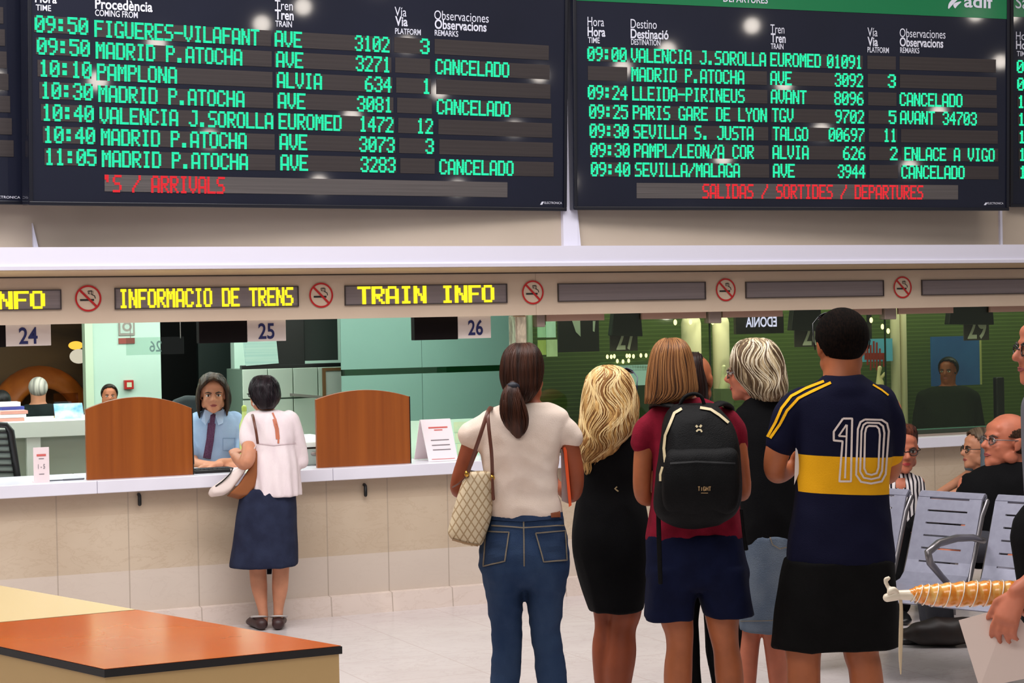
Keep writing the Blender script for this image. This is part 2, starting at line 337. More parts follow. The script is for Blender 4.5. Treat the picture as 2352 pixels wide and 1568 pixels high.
LB.rows([(78, 102, 203, 222), (217, 233, 622, 632), (628, 642, 896, 910), (905, 919, 985, 998), (998, 1011, 1260, 1271)],
        [(58, 361, LS), (77, 369, LS), (96, 376, LS), (105, 381, LS), (114, 386, LS)], .092,
        [[(0, '09:50', 80, 201), (1, 'FIGUERES-VILAFANT', 217, 594), (2, 'AVE', 631, 692), (2, '3102', 815, 893), (3, '3', 965, 985)],
         [(0, '09:50', 85, 205), (1, 'MADRID P.ATOCHA', 220, 555), (2, 'AVE', 634, 695), (2, '3271', 817, 896), (4, 'CANCELADO', 1000, 1168)],
         [(0, '10:10', 90, 209), (1, 'PAMPLONA', 223, 405), (2, 'ALVIA', 636, 738), (2, '634', 838, 898), (3, '1', 970, 988)],
         [(0, '10:30', 94, 212), (1, 'MADRID P.ATOCHA', 226, 560), (2, 'AVE', 638, 700), (2, '3081', 820, 900), (4, 'CANCELADO', 1003, 1171)],
         [(0, '10:40', 97, 214), (1, 'VALENCIA J.SOROLLA', 229, 626), (2, 'EUROMED', 640, 783), (2, '1472', 825, 902), (3, '12', 957, 993)],
         [(0, '10:40', 100, 217), (1, 'MADRID P.ATOCHA', 232, 565), (2, 'AVE', 642, 704), (2, '3073', 825, 905), (3, '3', 977, 995)],
         [(0, '11:05', 103, 220), (1, 'MADRID P.ATOCHA', 234, 568), (2, 'AVE', 644, 706), (2, '3283', 828, 907), (4, 'CANCELADO', 1009, 1178)]], .096)
c = LB.cell(240, 422, 1165, 434, .095, CELL2); LB.text(c, "'S / ARRIVALS", 237, 421, 515, 426, .1, RED)
LB.head([('Hora', 80, 130, -6, .052, .02), ('TIME', 82, 117, 17, .032, .012), ('Procedència', 218, 350, 8, .055, .022), ('COMING FROM', 218, 316, 29, .034, .012),
         ('Tren', 631, 672, 11, .055, 0), ('Tren', 631, 674, 33, .055, .022), ('TRAIN', 632, 670, 54, .034, .012), ('Vía', 906, 933, 26, .055, 0), ('Via', 907, 936, 48, .055, .022),
         ('PLATFORM', 907, 966, 71, .034, .012), ('Observaciones', 997, 1122, 34, .055, 0), ('Observacions', 998, 1117, 55, .055, .022), ('REMARKS', 998, 1052, 75, .034, .012)])
b = MB(); a = LB.loc(1250, 468); c = LB.loc(1290, 469); txt(b, 'ELECTRONICA', LB.F, a[0], c[0], a[1], .014, .003)
q = [LB.loc(1240, 470), LB.loc(1244, 463), LB.loc(1249, 463), LB.loc(1245, 470)]; b.add([LB.F(x, z, .003) for x, z in q], [(0, 1, 2, 3)]); obj('maker_mark', b, INK, LB.root)
RB = Board('departures_board', 'dark LED departures board with green header strip, right of the white post', 1818, 483, .2, 21, 2, (1318, 485), (2316, 482), 'hanging timetable boards')
RS = (.033, .011)
RB.rows([(1349, 1356, 1439, 1447), (1448, 1457, 1760, 1766), (1767, 1774, 1981, 1989), (1992, 1997, 2057, 2062), (2066, 2071, 2287, 2293)],
        [(125, 389, RS), (132, 391, RS), (140, 393, RS), (144, 394, RS), (148, 396, RS)], .09,
        [[(0, '09:00', 1349, 1438), (1, 'VALENCIA J.SOROLLA', 1449, 1758), (2, 'EUROMED', 1769, 1884), (2, '01091', 1899, 1979)],
         [(1, 'MADRID P.ATOCHA', 1450, 1708), (2, 'AVE', 1769, 1817), (2, '3092', 1917, 1981), (3, '3', 2039, 2056)],
         [(0, '09:24', 1350, 1440), (1, 'LLEIDA-PIRINEUS', 1452, 1709), (2, 'AVANT', 1770, 1851), (2, '8096', 1916, 1982), (4, 'CANCELADO', 2066, 2209)],
         [(0, '09:25', 1353, 1441), (1, 'PARIS GARE DE LYON', 1453, 1760), (2, 'TGV', 1773, 1821), (2, '9702', 1918, 1983), (3, '5', 2041, 2057), (4, 'AVANT 34703', 2067, 2242)],
         [(0, '09:30', 1354, 1443), (1, 'SEVILLA S. JUSTA', 1455, 1729), (2, 'TALGO', 1775, 1855), (2, '00697', 1903, 1984), (3, '11', 2029, 2058)],
         [(0, '09:30', 1356, 1445), (1, 'PAMPL/LEON/A COR', 1456, 1730), (2, 'ALVIA', 1774, 1856), (2, '626', 1936, 1986), (3, '2', 2044, 2060), (4, 'ENLACE A VIGO', 2077, 2283)],
         [(0, '09:40', 1357, 1446), (1, 'SEVILLA/MALAGA', 1458, 1698), (2, 'AVE', 1775, 1824), (2, '3944', 1924, 1986), (4, 'CANCELADO', 2070, 2214)]], .093)
c = RB.cell(1462, 438, 2200, 441, .1, CELL2); RB.text(c, 'SALIDAS / SORTIDES / DEPARTURES', 1613, 440, 2119, 441, .098, RED)
RB.head([('Hora', 1349, 1387, 49, .058, 0), ('Hora', 1349, 1390, 72, .058, .022), ('TIME', 1350, 1377, 92, .036, .012), ('Destino', 1448, 1508, 54, .058, 0), ('Destinació', 1448, 1535, 77, .058, .022),
         ('DESTINATION', 1449, 1516, 96, .036, .012), ('Tren', 1769, 1801, 66, .058, 0), ('Tren', 1770, 1804, 87, .058, .022), ('TRAIN', 1770, 1799, 106, .036, .012), ('Vía', 1992, 2015, 73, .058, 0),
         ('Via', 1992, 2016, 95, .058, .022), ('PLATFORM', 1992, 2041, 114, .036, .012), ('Observaciones', 2066, 2171, 75, .058, 0), ('Observacions', 2066, 2166, 96, .058, .022), ('REMARKS', 2067, 2111, 115, .036, .012)])
GRN = mat('green header', (0, 112, 66), .25, coat=.3)
zs = (RB.loc(1310, 7)[1] + RB.loc(2310, 38)[1]) / 2
b = MB(lambda x, yy, zz: RB.F(x, zz, -yy)); b.box(RB.x0 + .02, RB.x1 - .02, -.004, .0, zs, 1.72); gs = obj('header_strip', b, GRN, RB.root)
b = MB(); a = RB.loc(1660, 4); c = RB.loc(1762, 6); txt(b, 'DEPARTURES', RB.F, a[0], c[0], a[1], .045, .008, .012); obj('heading', b, INK, gs)
b = MB(); a = RB.loc(2213, 16); c = RB.loc(2280, 18); txt(b, 'adif', RB.F, a[0], c[0], a[1], .085, .008, .02)
for (p, q, w) in (((2177, 20), (2207, -10), .05), ((2192, 19), (2206, 4), .05)):
    A = RB.loc(*p); B_ = RB.loc(*q); n = 10; pts = []
    for i in range(n + 1): t = i / n; pts.append((A[0] + (B_[0] - A[0]) * t - .02 * math.sin(math.pi * t), A[1] + (B_[1] - A[1]) * t, w * math.sin(math.pi * (.08 + .84 * t)) * .6))
    for i in range(n): b.quad(*[RB.F(pts[k][0] + s_ * pts[k][2], pts[k][1] - s_ * pts[k][2] * .4, .008) for k, s_ in ((i, -.5), (i, .5), (i + 1, .5), (i + 1, -.5))])
obj('operator_logo', b, INK, gs)
b = MB(); a = RB.loc(2268, 469); c = RB.loc(2304, 469); txt(b, 'ELECTRONICA', RB.F, a[0], c[0], a[1], .014, .003)
q = [RB.loc(2259, 471), RB.loc(2263, 465), RB.loc(2268, 465), RB.loc(2264, 471)]; b.add([RB.F(x, z, .003) for x, z in q], [(0, 1, 2, 3)]); obj('maker_mark', b, INK, RB.root)
# the two boards cut off by the photo's edges
L2 = Board('arrivals_board', 'dark LED board cut off at far left with blank grey cells', -560, 462, .3, 31, 3, (-1200, 440), (62, 468), 'hanging timetable boards')
for r in range(7):
    L2.cell(-260, 24 + 51.5 * r - 10, 7 + 4.0 * r, 45 + 51.8 * r - 5, .092)
b = MB(); a = L2.loc(-20, 455); c = L2.loc(46, 455); txt(b, 'ELECTRONICA', L2.F, a[0], c[0], a[1], .014, .003); obj('maker_mark', b, INK, L2.root)
R2 = Board('departures_board', 'dark LED board cut off at far right, green header strip and starting times', 2800, 476, .2, 20, 2, (2319, 482), (3280, 468), 'hanging timetable boards')
for r, t in enumerate(('09:50', '09:50', '10:00', '10:10', '10:30', '10:40', '11:05')):
    y = 153 + 40.3 * r; cl = R2.cell(2334 + r, y, 2420 + r, y + 2, .09); R2.text(cl, t, 2335 + r, y, 2420 + r, y + 2, .093, GREEN)
R2.head([('Hora', 2333, 2370, 82, .058, 0), ('Hora', 2333, 2372, 103, .058, .022), ('TIME', 2335, 2360, 123, .036, .012)])
zs = R2.loc(2340, 39)[1]; b = MB(lambda x, yy, zz: R2.F(x, zz, -yy)); b.box(R2.x0 + .02, R2.x1 - .02, -.004, 0, zs, 1.72); gs = obj('header_strip', b, GRN, R2.root)
b = MB(); a = R2.loc(2331, 19); c = R2.loc(2420, 20); txt(b, 'Salidas', R2.F, a[0], c[0], a[1], .09, .008, 0); obj('heading', b, INK, gs)
# ------------------------------------------------------------------ LED strips, no-smoking signs and window numbers on the fascia
LEDC = mat('led strip', (134, 122, 122), .45, c2=(118, 106, 108), scale=(1, 1, 140), lo=.3, hi=.7); LEDB = mat('led strip rim', (60, 50, 48), .5)
Fz = WF(0)
def strip(xl, xr, yt, yb, yt2, yb2, label, text=None, tx=None):
    u0, za = wl(xl, (yt + yb) / 2, 0); u1, zb = wl(xr, (yt2 + yb2) / 2, 0); h = (wz(xl, yt) - wz(xl, yb) + wz(xr, yt2) - wz(xr, yb2)) / 2; z = ZS
    root = thing('led_sign', W((u0 + u1) / 2, 0, z - h / 2), label, 'sign', 'LED strips along the beige fascia')
    b = WB(); b.box(u0, u1, -.01, .004, z - h / 2, z + h / 2); obj('display_panel', b, LEDC, root)
    b = WB(); e = .006; b.box(u0 - e, u1 + e, -.01, .012, z - h / 2 - e, z - h / 2); b.box(u0 - e, u1 + e, -.01, .012, z + h / 2, z + h / 2 + e); b.box(u1, u1 + e, -.01, .012, z - h / 2, z + h / 2); b.box(u0 - e, u0, -.01, .012, z - h / 2, z + h / 2)
    obj('rim', b, LEDB, root)
    if text: b = MB(); led(b, text, Fz, wu(tx[0], 680), wu(tx[1], 680), z, h * .98, .007, bold=.34, strips=1); obj('led_text', b, YEL, root)
ZS = sum(wz(x, y) for x, y in ((470, 682), (980, 676), (1450, 670), (1870, 664))) / 4
strip(-330, 138, 662, 704, 662, 705, 'amber LED strip reading INFO, leftmost, cut by the photo edge', 'TREN INFO', (-235, 101))
strip(265, 683, 660, 704, 661, 705, 'amber LED strip reading INFORMACIO DE TRENS', 'INFORMACIO DE TRENS', (274, 672))
strip(793, 1162, 658, 700, 657, 697, 'amber LED strip reading TRAIN INFO', 'TRAIN INFO', (822, 1133))
strip(1282, 1618, 653, 691, 650, 687, 'blank grey LED strip just right of the third no-smoking sign')
strip(1713, 2027, 650, 684, 646, 679, 'blank grey LED strip above the head of the person in the 10 shirt')
strip(2117, 2440, 643, 676, 638, 668, 'blank grey LED strip at far right above window 29')
NSR = mat('sign red', (186, 22, 24), .4); NSW = mat('sign cream', (214, 190, 168), .5); NSK = mat('sign black', (25, 20, 20), .5)
for px, py, pos in ((202, 682, 'left of INFORMACIO DE TRENS'), (737, 681, 'between INFORMACIO DE TRENS and TRAIN INFO'), (1223, 674.5, 'right of TRAIN INFO'), (1666, 670, 'between the first two blank LED strips'), (2072, 662.6, 'rightmost, beside the last blank LED strip')):
    u = wu(px, py); z = ZS + .004; r = .077
    root = thing('no_smoking_sign', W(u, 0, z - r), 'round red no-smoking sign, ' + pos, 'sign', 'no-smoking signs on the fascia')
    b = MB(); disc(b, Fz, u, z, 0, r, .003); obj('backing', b, NSW, root)
    b = MB(); k = .03; b2 = r * .42; led_ = None
    stroke(b, Fz, [(u - r * .62, z - r * .12), (u + r * .45, z - r * .12)], r * .14, .005); obj('cigarette', b, NSK, root)
    b = MB(); sm = [(u + r * .05, z + r * .32), (u + r * .0, z + r * .55), (u + r * .28, z + r * .58), (u + r * .25, z + r * .3), (u + r * .5, z + r * .18), (u + r * .55, z - r * .02)]
    stroke(b, Fz, sm, r * .07, .005); sm = [(x + r * .1, zz - r * .04) for x, zz in sm[:4]]; stroke(b, Fz, sm, r * .04, .005); obj('smoke', b, NSK, root)
    b = MB(); disc(b, Fz, u, z, r * .86, r, .007); k = r * .64; stroke(b, Fz, [(u - k, z + k), (u + k, z - k)], r * .17, .0075); obj('prohibition_ring', b, NSR, root)
NUMW = mat('number plate', (226, 212, 206), .4); NUMB = mat('number blue', (26, 34, 96), .5); NUMD = mat('dark call display', (11, 3, 4), .6, spec=.15)
for t, a, c, e, y0, y1, x0, x1 in (('24', -100, 13, 117, 744, 797, 43, 86), ('25', 457, 568, 657, 736, 786, 593, 630), ('26', 952, 1052, 1128, 731, 779, 1075, 1109)):
    n = -.14; u0, u1, u2 = wu(a, 760, n), wu(c, 760, n), wu(e, 760, n); z1 = ZF0 + .01; z0 = (wz(c, y1, n))
    root = thing('window_number_sign', W(u1, n, z0), 'white and dark sign with blue number %s over its ticket window' % t, 'sign', 'window number signs')
    b = WB(); b.box(u0, u1, n - .06, n, z0, z1); obj('call_display', b, NUMD, root, bevel=.003)
    b = WB(); b.box(u1, u2, n - .06, n, z0 + .004, z1); pl = obj('number_plate', b, NUMW, root, bevel=.003)
    b = MB(); h = (wz(x0, 751, n) - wz(x0, 751 + .68 * (y1 - y0), n)); txt(b, t, WF(n), wu(x0, 760, n), wu(x1, 760, n), (z0 + min(z1, ZF0)) / 2 - h / 2, h, .003, .018); obj('number', b, NUMB, pl)

# unseen point lamps added so their glints show in the glossy boards
for x, z in ((28.7, 6.6), (18.8, 5.3), (29.7, 5.6), (17.6, 4.9), (13.4, 3.7), (22.2, 4.8), (24.2, 1.9), (14.8, 4.4), (20.4, 3.3), (16.2, 2.8), (23.4, 3.9), (26.4, 3.2), (21.2, 5.9), (27.4, 4.4), (19.4, 2.0)):
    l = bpy.data.lights.new('board_glint_lamp', 'POINT'); l.energy = 22; l.shadow_soft_size = .15; l.color = (1, .9, .8); o = bpy.data.objects.new('board_glint_lamp', l); COL.objects.link(o); o.location = (x, -4, z)
# ================================================================== BEHIND THE COUNTER
PALE = mat('pale office wall', (196, 224, 208), .6, c2=(188, 216, 200), scale=(1, 1, 1)); CEIL = mat('office ceiling', (206, 226, 214), .7)
NB = -3.3
b = WB(); uD0, uD1 = wu(371, 900, NB), wu(540, 900, NB)
b.box(wu(203, 880, NB), uD0, NB - .1, NB, 0, 2.5); b.box(uD1, UP + 1.4, NB - .1, NB, 0, 2.5); b.box(UL - 2, UP + 1.4, NB - .1, NB, 2.2, 2.5)
struct('wall_office', b, PALE)
b = WB(); b.box(UL - 2, UP + .02, NB - .1, -.12, 2.42, 2.5); b.box(UP + .02, UP + 1.4, NB - .1, -1.1, 2.42, 2.5); struct('ceiling', b, CEIL)
b = MB(); b.prism([W(UP + .02, -.2, 0), W(UP + .10, -.2, 0), W(UP + .56, -1.1, 0), W(UP + .48, -1.1, 0)], V3((0, 0, 2.42))); struct('wall_office_right', b, PALE)
b = WB(); b.box(UP + 1.4, UP + 1.5, NB, -1.1, 0, 2.42); struct('wall_office_end', b, PALE)
b = WB(); b.box(UL - 2, UP, NB, -.95, 0, .012); struct('floor_office', b, mat('office floor', (120, 116, 110), .5))
# dark corridor behind the doorway
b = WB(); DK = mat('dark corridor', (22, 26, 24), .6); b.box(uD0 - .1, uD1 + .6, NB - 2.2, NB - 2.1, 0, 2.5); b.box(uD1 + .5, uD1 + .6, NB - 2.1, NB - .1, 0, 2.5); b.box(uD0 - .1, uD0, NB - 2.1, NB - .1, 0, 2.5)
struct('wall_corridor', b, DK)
b = WB(); b.box(wu(455, 800, NB - .6), wu(540, 800, NB - .6), NB - .65, NB - .6, .02, 2.2); struct('door_1', b, mat('dark door', (34, 46, 42), .4))
area('office_ceiling_light', W(-1.7, -2.1, 2.4), W(-1.9, -2.5, 0), 5.0, 1.0, 95, (.93, 1, .95))
area('office_front_light', W(-1.2, -1.2, 2.4), W(-1.2, -1.5, 0), 5.0, .8, 72, (.93, 1, .95))
area('office_back_light', W(-5.2, -2.2, 2.4), W(-5.2, -2.2, 0), 1.6, 1.0, 60, (.9, 1, .95))
# brown lobby behind the left part of the office
BR = mat('brown lobby wall', (112, 82, 44), .5, c2=(58, 40, 20), scale=(.8, .8, 3)); b = WB(); b.box(UL - 3, wu(203, 880, NB) + .6, NB - 2.0, NB - 1.9, 0, 2.6); struct('wall_lobby', b, BR)
b = WB(); b.box(wu(196, 880, NB), wu(214, 880, NB), NB - .08, NB + .02, 0, 2.3); struct('trim_8', b, mat('pale post', (206, 226, 196), .5))
OR = mat('orange arch paint', (206, 112, 34), .5, c2=(160, 78, 22), scale=(4, 4, 4)); b = WB(); n = NB - 1.6; pts = []
uc = wu(98, 960, n); zc = wz(98, 960, n)
for i in range(17):
    a = math.pi * i / 16; pts.append((W(uc + .33 * math.cos(a), n, zc - .02 + .36 * math.sin(a)), .07))
b.tube(pts, flat=2.2); t = obj('arched_display', b, OR, smooth=True); tag(t, 'orange arch in the brown lobby behind the grey-haired person', 'display')
b = WB(); n = NB - 1.5; b.ell(W(wu(174, 793, n), n, wz(174, 793, n)), (.06, .06, .035)); t = obj('lobby_lamp', b, emit('warm lamp', (255, 190, 70), 1.3), smooth=True); tag(t, 'small yellow lamp glowing in the brown lobby', 'lamp')
b = WB(); n = NB - 1.45; b.ell(W(wu(181, 818, n), n, wz(181, 818, n)), (.075, .075, .06)); t = obj('lobby_lamp', b, emit('pale lamp', (235, 225, 200), .8), smooth=True); tag(t, 'pale globe lamp below the yellow lamp in the lobby', 'lamp')
# frosted glass partition
FROST = mat('frosted glass', (138, 176, 164), .35, c2=(132, 170, 158), scale=(1, 1, 1)); n = -1.9
u0, u1 = wu(785, 880, n), UP + 1.2; um = wu(970, 880, n)
root = thing('frosted_partition', W(u0, n, .02), 'teal frosted glass partition behind window 26', 'partition')
zg0, zg1 = wz(980, 857, n), wz(980, 843, n)
for a, c in ((u0, um - .002), (um + .002, u1)):
    b = WB(); b.box(a, c, n - .012, n, .02, zg0); obj('frosted_panel', b, FROST, root); b = WB(); b.box(a, c, n - .012, n, zg1, 2.4); obj('frosted_panel', b, FROST, root)
b = WB(); b.box(u0, u1, n - .009, n - .003, zg0, zg1); obj('clear_strip', b, thin_glass('clear green glass', (120, 160, 130), .05), root)
# cabinets with pale doors behind the clerk
CAB = mat('pale cabinet', (222, 236, 218), .4); CABJ = mat('cabinet shadow gap', (110, 130, 116), .6); n = NB + .4
u0, u1 = wu(556, 900, n), wu(786, 900, n)
root = thing('wall_cabinet', W((u0 + u1) / 2, NB, .012), 'pale green-white cabinet with eight doors behind the clerk', 'cabinet')
zt, zm = wz(660, 845, n), wz(660, 914, n)
b = WB(); b.box(u0, u1, NB, n, .012, zt); obj('carcass', b, CABJ, root)
k = 4; w = (u1 - u0) / k
for i in range(k):
    for za, zb in ((zm + .006, zt - .002), (.9, zm - .006)):
        b = WB(); b.box(u0 + i * w + .004, u0 + (i + 1) * w - .004, n, n + .018, za, zb); obj('door', b, CAB, root, bevel=.002)
b = WB(); b.box(u0, u1, n, n + .018, .02, .885); obj('lower_front', b, CAB, root)
# hanging screen with its arm
n = -2.2; SCR = mat('screen page', (176, 204, 190), .4, c2=(150, 190, 180), scale=(1, 1, 60), emit=.12)
root = thing('hanging_monitor', W(wu(670, 780, n), n, wz(670, 842, n)), 'dark ceiling-hung monitor with a lit page, right of sign 25', 'monitor')
b = WB(); u0, u1 = wu(555, 790, n), wu(786, 790, n); b.box(u0, u1, n - .06, n, wz(670, 845, n), wz(670, 836, n)); b.box(wu(622, 790, n), wu(700, 790, n), n - .3, n, wz(670, 838, n), 2.4)
obj('housing', b, BLACK, root, bevel=.004)
b = WB(); b.box(wu(700, 780, n), wu(786, 780, n), n - .14, n - .1, wz(740, 828, n), 2.4); obj('back_panel', b, mat('dark grey panel', (44, 52, 48), .6), root)
b = WB(); q = [W(wu(x, y, n + .01), n + .012, wz(x, y, n + .01)) for x, y in ((566, 840), (640, 834), (630, 735), (556, 735))]; b.add(q + [p - WN * .03 for p in q], [(0, 1, 2, 3), (7, 6, 5, 4), (0, 4, 5, 1), (1, 5, 6, 2), (2, 6, 7, 3), (3, 7, 4, 0)]); obj('screen', b, SCR, root)
# notice frame, fire call point, wall sign
n = NB + .55; n = -2.1
root = thing('framed_notice', W(wu(770, 890, n), n, wz(770, 911, n)), 'brown framed notice sheet at the edge of the frosted partition', 'frame')
u0, u1, z0, z1 = wu(742, 880, n), wu(792, 880, n), wz(766, 915, n), wz(766, 851, n)
b = WB(); e = .022; b.box(u0, u0 + e, n - .02, n, z0, z1); b.box(u1 - e, u1, n - .02, n, z0, z1); b.box(u0, u1, n - .02, n, z1, z1 + e); b.box(u0, u1, n - .02, n, z0 - e, z0); obj('frame', b, mat('brown wood frame', (96, 66, 30), .5), root)
b = WB(); b.box(u0 + e, u1 - e, n - .018, n - .01, z0, z1); obj('notice', b, mat('grey paper', (160, 170, 160), .6), root)
b = WB(); b.box(u0, u0 + .02, NB, n - .02, z0, z0 + .02); obj('bracket', b, GREY, root)
n = NB; u, z = wl(294, 883, n); root = thing('fire_call_point', W(u, n, z - .03), 'small red square call point on the pale wall', 'alarm')
b = WB(); r = .035; b.box(u - r, u + r, n, n + .04, z - r, z + r); obj('housing', b, mat('alarm red', (176, 30, 26), .4), root, bevel=.004)
b = WB(); r = .018; b.box(u - r, u + r, n + .04, n + .043, z - r, z + r); obj('press_plate', b, mat('alarm pane', (206, 214, 180), .4), root)
n = NB; root = thing('wall_plaque', W(wu(291, 770, n), n, wz(291, 790, n)), 'greyish plaque with a ringed square mark high on the pale wall', 'sign')
b = WB(); b.box(wu(272, 765, n), wu(309, 765, n), n, n + .01, wz(291, 770, n), 2.2); obj('plate', b, mat('plaque grey', (150, 142, 132), .6), root)
b = WB(); b.box(wu(276, 765, n), wu(305, 765, n), n + .01, n + .012, wz(291, 765, n), 2.19); obj('white_field', b, mat('plaque pale', (184, 204, 190), .6), root)
b = MB(); disc(b, WF(n), wu(291, 753, n), wz(291, 750, n), .02, .036, .014); obj('ring', b, mat('plaque grey', (150, 142, 132), .6), root)
b = WB(); b.box(wu(272, 785, n), wu(309, 785, n), n, n + .01, wz(291, 789, n), wz(291, 776, n)); obj('red_strip', b, mat('plaque red', (150, 70, 60), .6), root)
# ghost reflection of a window number in the office glass, built as a hung plate
n = -2.7; root = thing('reflected_number_sign', W(wu(360, 795, n), n, wz(360, 814, n)), 'translucent hanging plate with a mirrored 26 behind window 24', 'sign')
b = WB(); b.box(wu(290, 795, n), wu(423, 795, n), n - .006, n, wz(360, 814, n), wz(360, 774, n)); obj('plate', b, thin_glass('haze plate', (238, 246, 242), .05), root)
b = MB(); txt(b, '26', WF(n), wu(343, 800, n), wu(371, 800, n), wz(357, 807, n), wz(357, 783, n) - wz(357, 807, n), .004, .01, mirror=True); obj('number', b, mat('reflected number', (92, 116, 112), .6), root)
for x in (300, 415): b = WB(); b.tube([(W(wu(x, 780, n), n - .003, wz(x, 776, n)), .003), (W(wu(x, 780, n), n - .003, 2.42), .003)], 6); obj('hanger', b, GREY, root)
# white back desk on the left with its brochures
b = WB(); n0, n1 = -1.75, -1.35; DW = mat('desk white', (238, 246, 236), .35)
root = thing('back_desk', W(wu(90, 1000, n1), n1, .012), 'white service desk at the left, behind window 24', 'desk')
zt, zm = wz(110, 966, n1), wz(110, 1003, n1)
b.box(UL - .5, wu(300, 1000, n1), n0 - .3, n1 + .03, zm, zt); obj('top', b, DW, root, bevel=.004)
b = WB(); b.box(UL - .5, wu(300, 1000, n1), n0 - .3, n1 - .03, .012, zm); obj('front_panel', b, mat('desk grey green', (176, 186, 168), .5), root)
b = WB(); b.box(wu(60, 1000, n1), wu(92, 1000, n1), n1 - .03, n1 + .015, .012, zm); obj('leg', b, DW, root)
def on(px, py, n, z): u = wu(px, py, n); return u
for i, (x0, x1, c, lab) in enumerate(((0, 52, (232, 238, 248), 'white brochure pile with blue edges on the back desk, rear one'), (-2, 60, (238, 226, 232), 'white and pink brochure pile on the back desk, front one'))):
    n = -1.62 + .17 * i; root = thing('brochure_stack', W(wu(x0, 950, n), n, zt), lab, 'brochures')
    top = .12 - .05 * i
    for j in range(4 - i):
        b = WB(); h = top / (4 - i); s_ = .012 * ((j * 7) % 3 - 1); b.box(wu(x0, 950, n) + s_, wu(x1, 950, n) + s_, n - .15, n, zt + j * h, zt + (j + 1) * h - .002)
        obj('brochure_bundle', b, mat('brochure %d' % (j % 2 + 2 * i), ((70, 84, 170), c, (214, 150, 140), c)[j % 2 + 2 * i], .5), root)
n = -1.5; root = thing('blue_leaflets', W(wu(160, 950, n), n, zt), 'blue and white leaflets standing on the back desk', 'leaflets')
b = WB(); x0, x1 = wu(128, 950, n), wu(193, 950, n); BL = mat('blue leaflet', (96, 160, 220), .4, c2=(214, 230, 240), scale=(9, 9, 14)); b.prism([W(x0, n, zt), W(x1, n, zt), W(x1, n - .05, zt + .10), W(x0, n - .05, zt + .10)], WN * -.02); obj('leaflet_block', b, BL, root)
b = WB(); x0, x1 = wu(125, 905, n - .2), wu(181, 905, n - .2); b.box(x0, x1, n - .24, n - .22, zt, wz(150, 903, n - .2)); t = obj('clear_leaflet_holder', b, thin_glass('holder plastic', (214, 196, 170), .06)); tag(t, 'clear plastic panel standing behind the blue leaflets', 'panel')
# mesh-backed chair at the far left
n = -.78; root = thing('mesh_chair', W(wu(-10, 1100, n), n, .012), 'black slatted mesh chair at far left behind the worktop', 'chair')
def q_(px, py): return W(wu(px, py, n), n, wz(px, py, n))
b = MB(); b.tube([(q_(-60, 1120), .02), (q_(-50, 985), .02), (q_(-20, 974), .018), (q_(14, 976), .02), (q_(24, 990), .024), (q_(44, 1120), .02)], 10); obj('back_frame', b, BLACK, root, smooth=True)
b = MB(); 
for i in range(9): b.tube([(q_(-52, 993 + 15 * i), .006), (q_(24 + 2.2 * i, 993 + 15 * i), .006)], 6)
obj('back_slats', b, BLACK, root, smooth=True)
b = MB(); b.prism([q_(-52, 988) - WN * .01, q_(22, 986) - WN * .01, q_(42, 1110) - WN * .01, q_(-56, 1110) - WN * .01], WN * -.012); obj('mesh_panel', b, mat('grey mesh', (128, 140, 132), .7), root)
b = MB(); u = wu(-5, 1100, n); b.box(0, 0, 0, 0, 0, 0); b = WB(); b.box(u - .24, u + .24, n - .5, n - .03, .44, .50); obj('seat', b, BLACK, root, bevel=.02)
b = WB(); b.tube([(W(u, n - .25, .05), .03), (W(u, n - .25, .45), .03)], 10); obj('pedestal', b, GREY, root, smooth=True)
for i in range(5):
    a = i * 2 * math.pi / 5; b = WB(); b.tube([(W(u, n - .25, .07), .02), (W(u + .26 * math.cos(a), n - .25 + .26 * math.sin(a), .03), .018)], 8); obj('leg', b, BLACK, root, smooth=True)
b = WB(); b.box(u - .1, u + .1, n - .04, n - .02, .48, .72); obj('back_bracket', b, BLACK, root)
# wooden dividers on the worktop
WOOD = mat('cherry veneer', (128, 62, 16), .32, c2=(152, 80, 24), scale=(16, 16, .5), detail=3, lo=.3, hi=.7, coat=.15)
EDGE = mat('black edging', (18, 14, 14), .4)
def divider(xl, xr, yl, yr, ym, label):
    n = -.06; u0, u1 = wu(xl, 1060, n), wu(xr, 1060, n); z0 = ZC1; zl, zr = wz(xl, yl, n), wz(xr, yr, n); zm = wz((xl + xr) / 2, ym, n)
    root = thing('counter_divider', W((u0 + u1) / 2, n, z0), label, 'divider', 'wooden dividers on the worktop')
    poly = [W(u0, n, z0), W(u1, n, z0)]; N = 18
    for i in range(N + 1):
        t = i / N; a = zr + (zl - zr) * t + (zm - (zl + zr) / 2) * (1 - (2 * t - 1) ** 2); poly.append(W(u1 + (u0 - u1) * t, n, a))
    b = MB(); b.prism(poly, WN * -.028); obj('panel', b, WOOD, root, bevel=.002)
    b = WB(); b.box(u1 + .001, u1 + .006, n - .028, n, z0, zr); obj('edging', b, EDGE, root)
    b = WB(); b.box((u0 + u1) / 2 - .15, (u0 + u1) / 2 + .15, n - .14, n - .029, z0, z0 + .03); obj('foot', b, EDGE, root)
divider(199, 443, 940, 937, 911, 'cherry wood divider with arched top, left of the clerk')
divider(729, 943, 917, 910, 895, 'cherry wood divider with arched top, right of the white-bloused person')
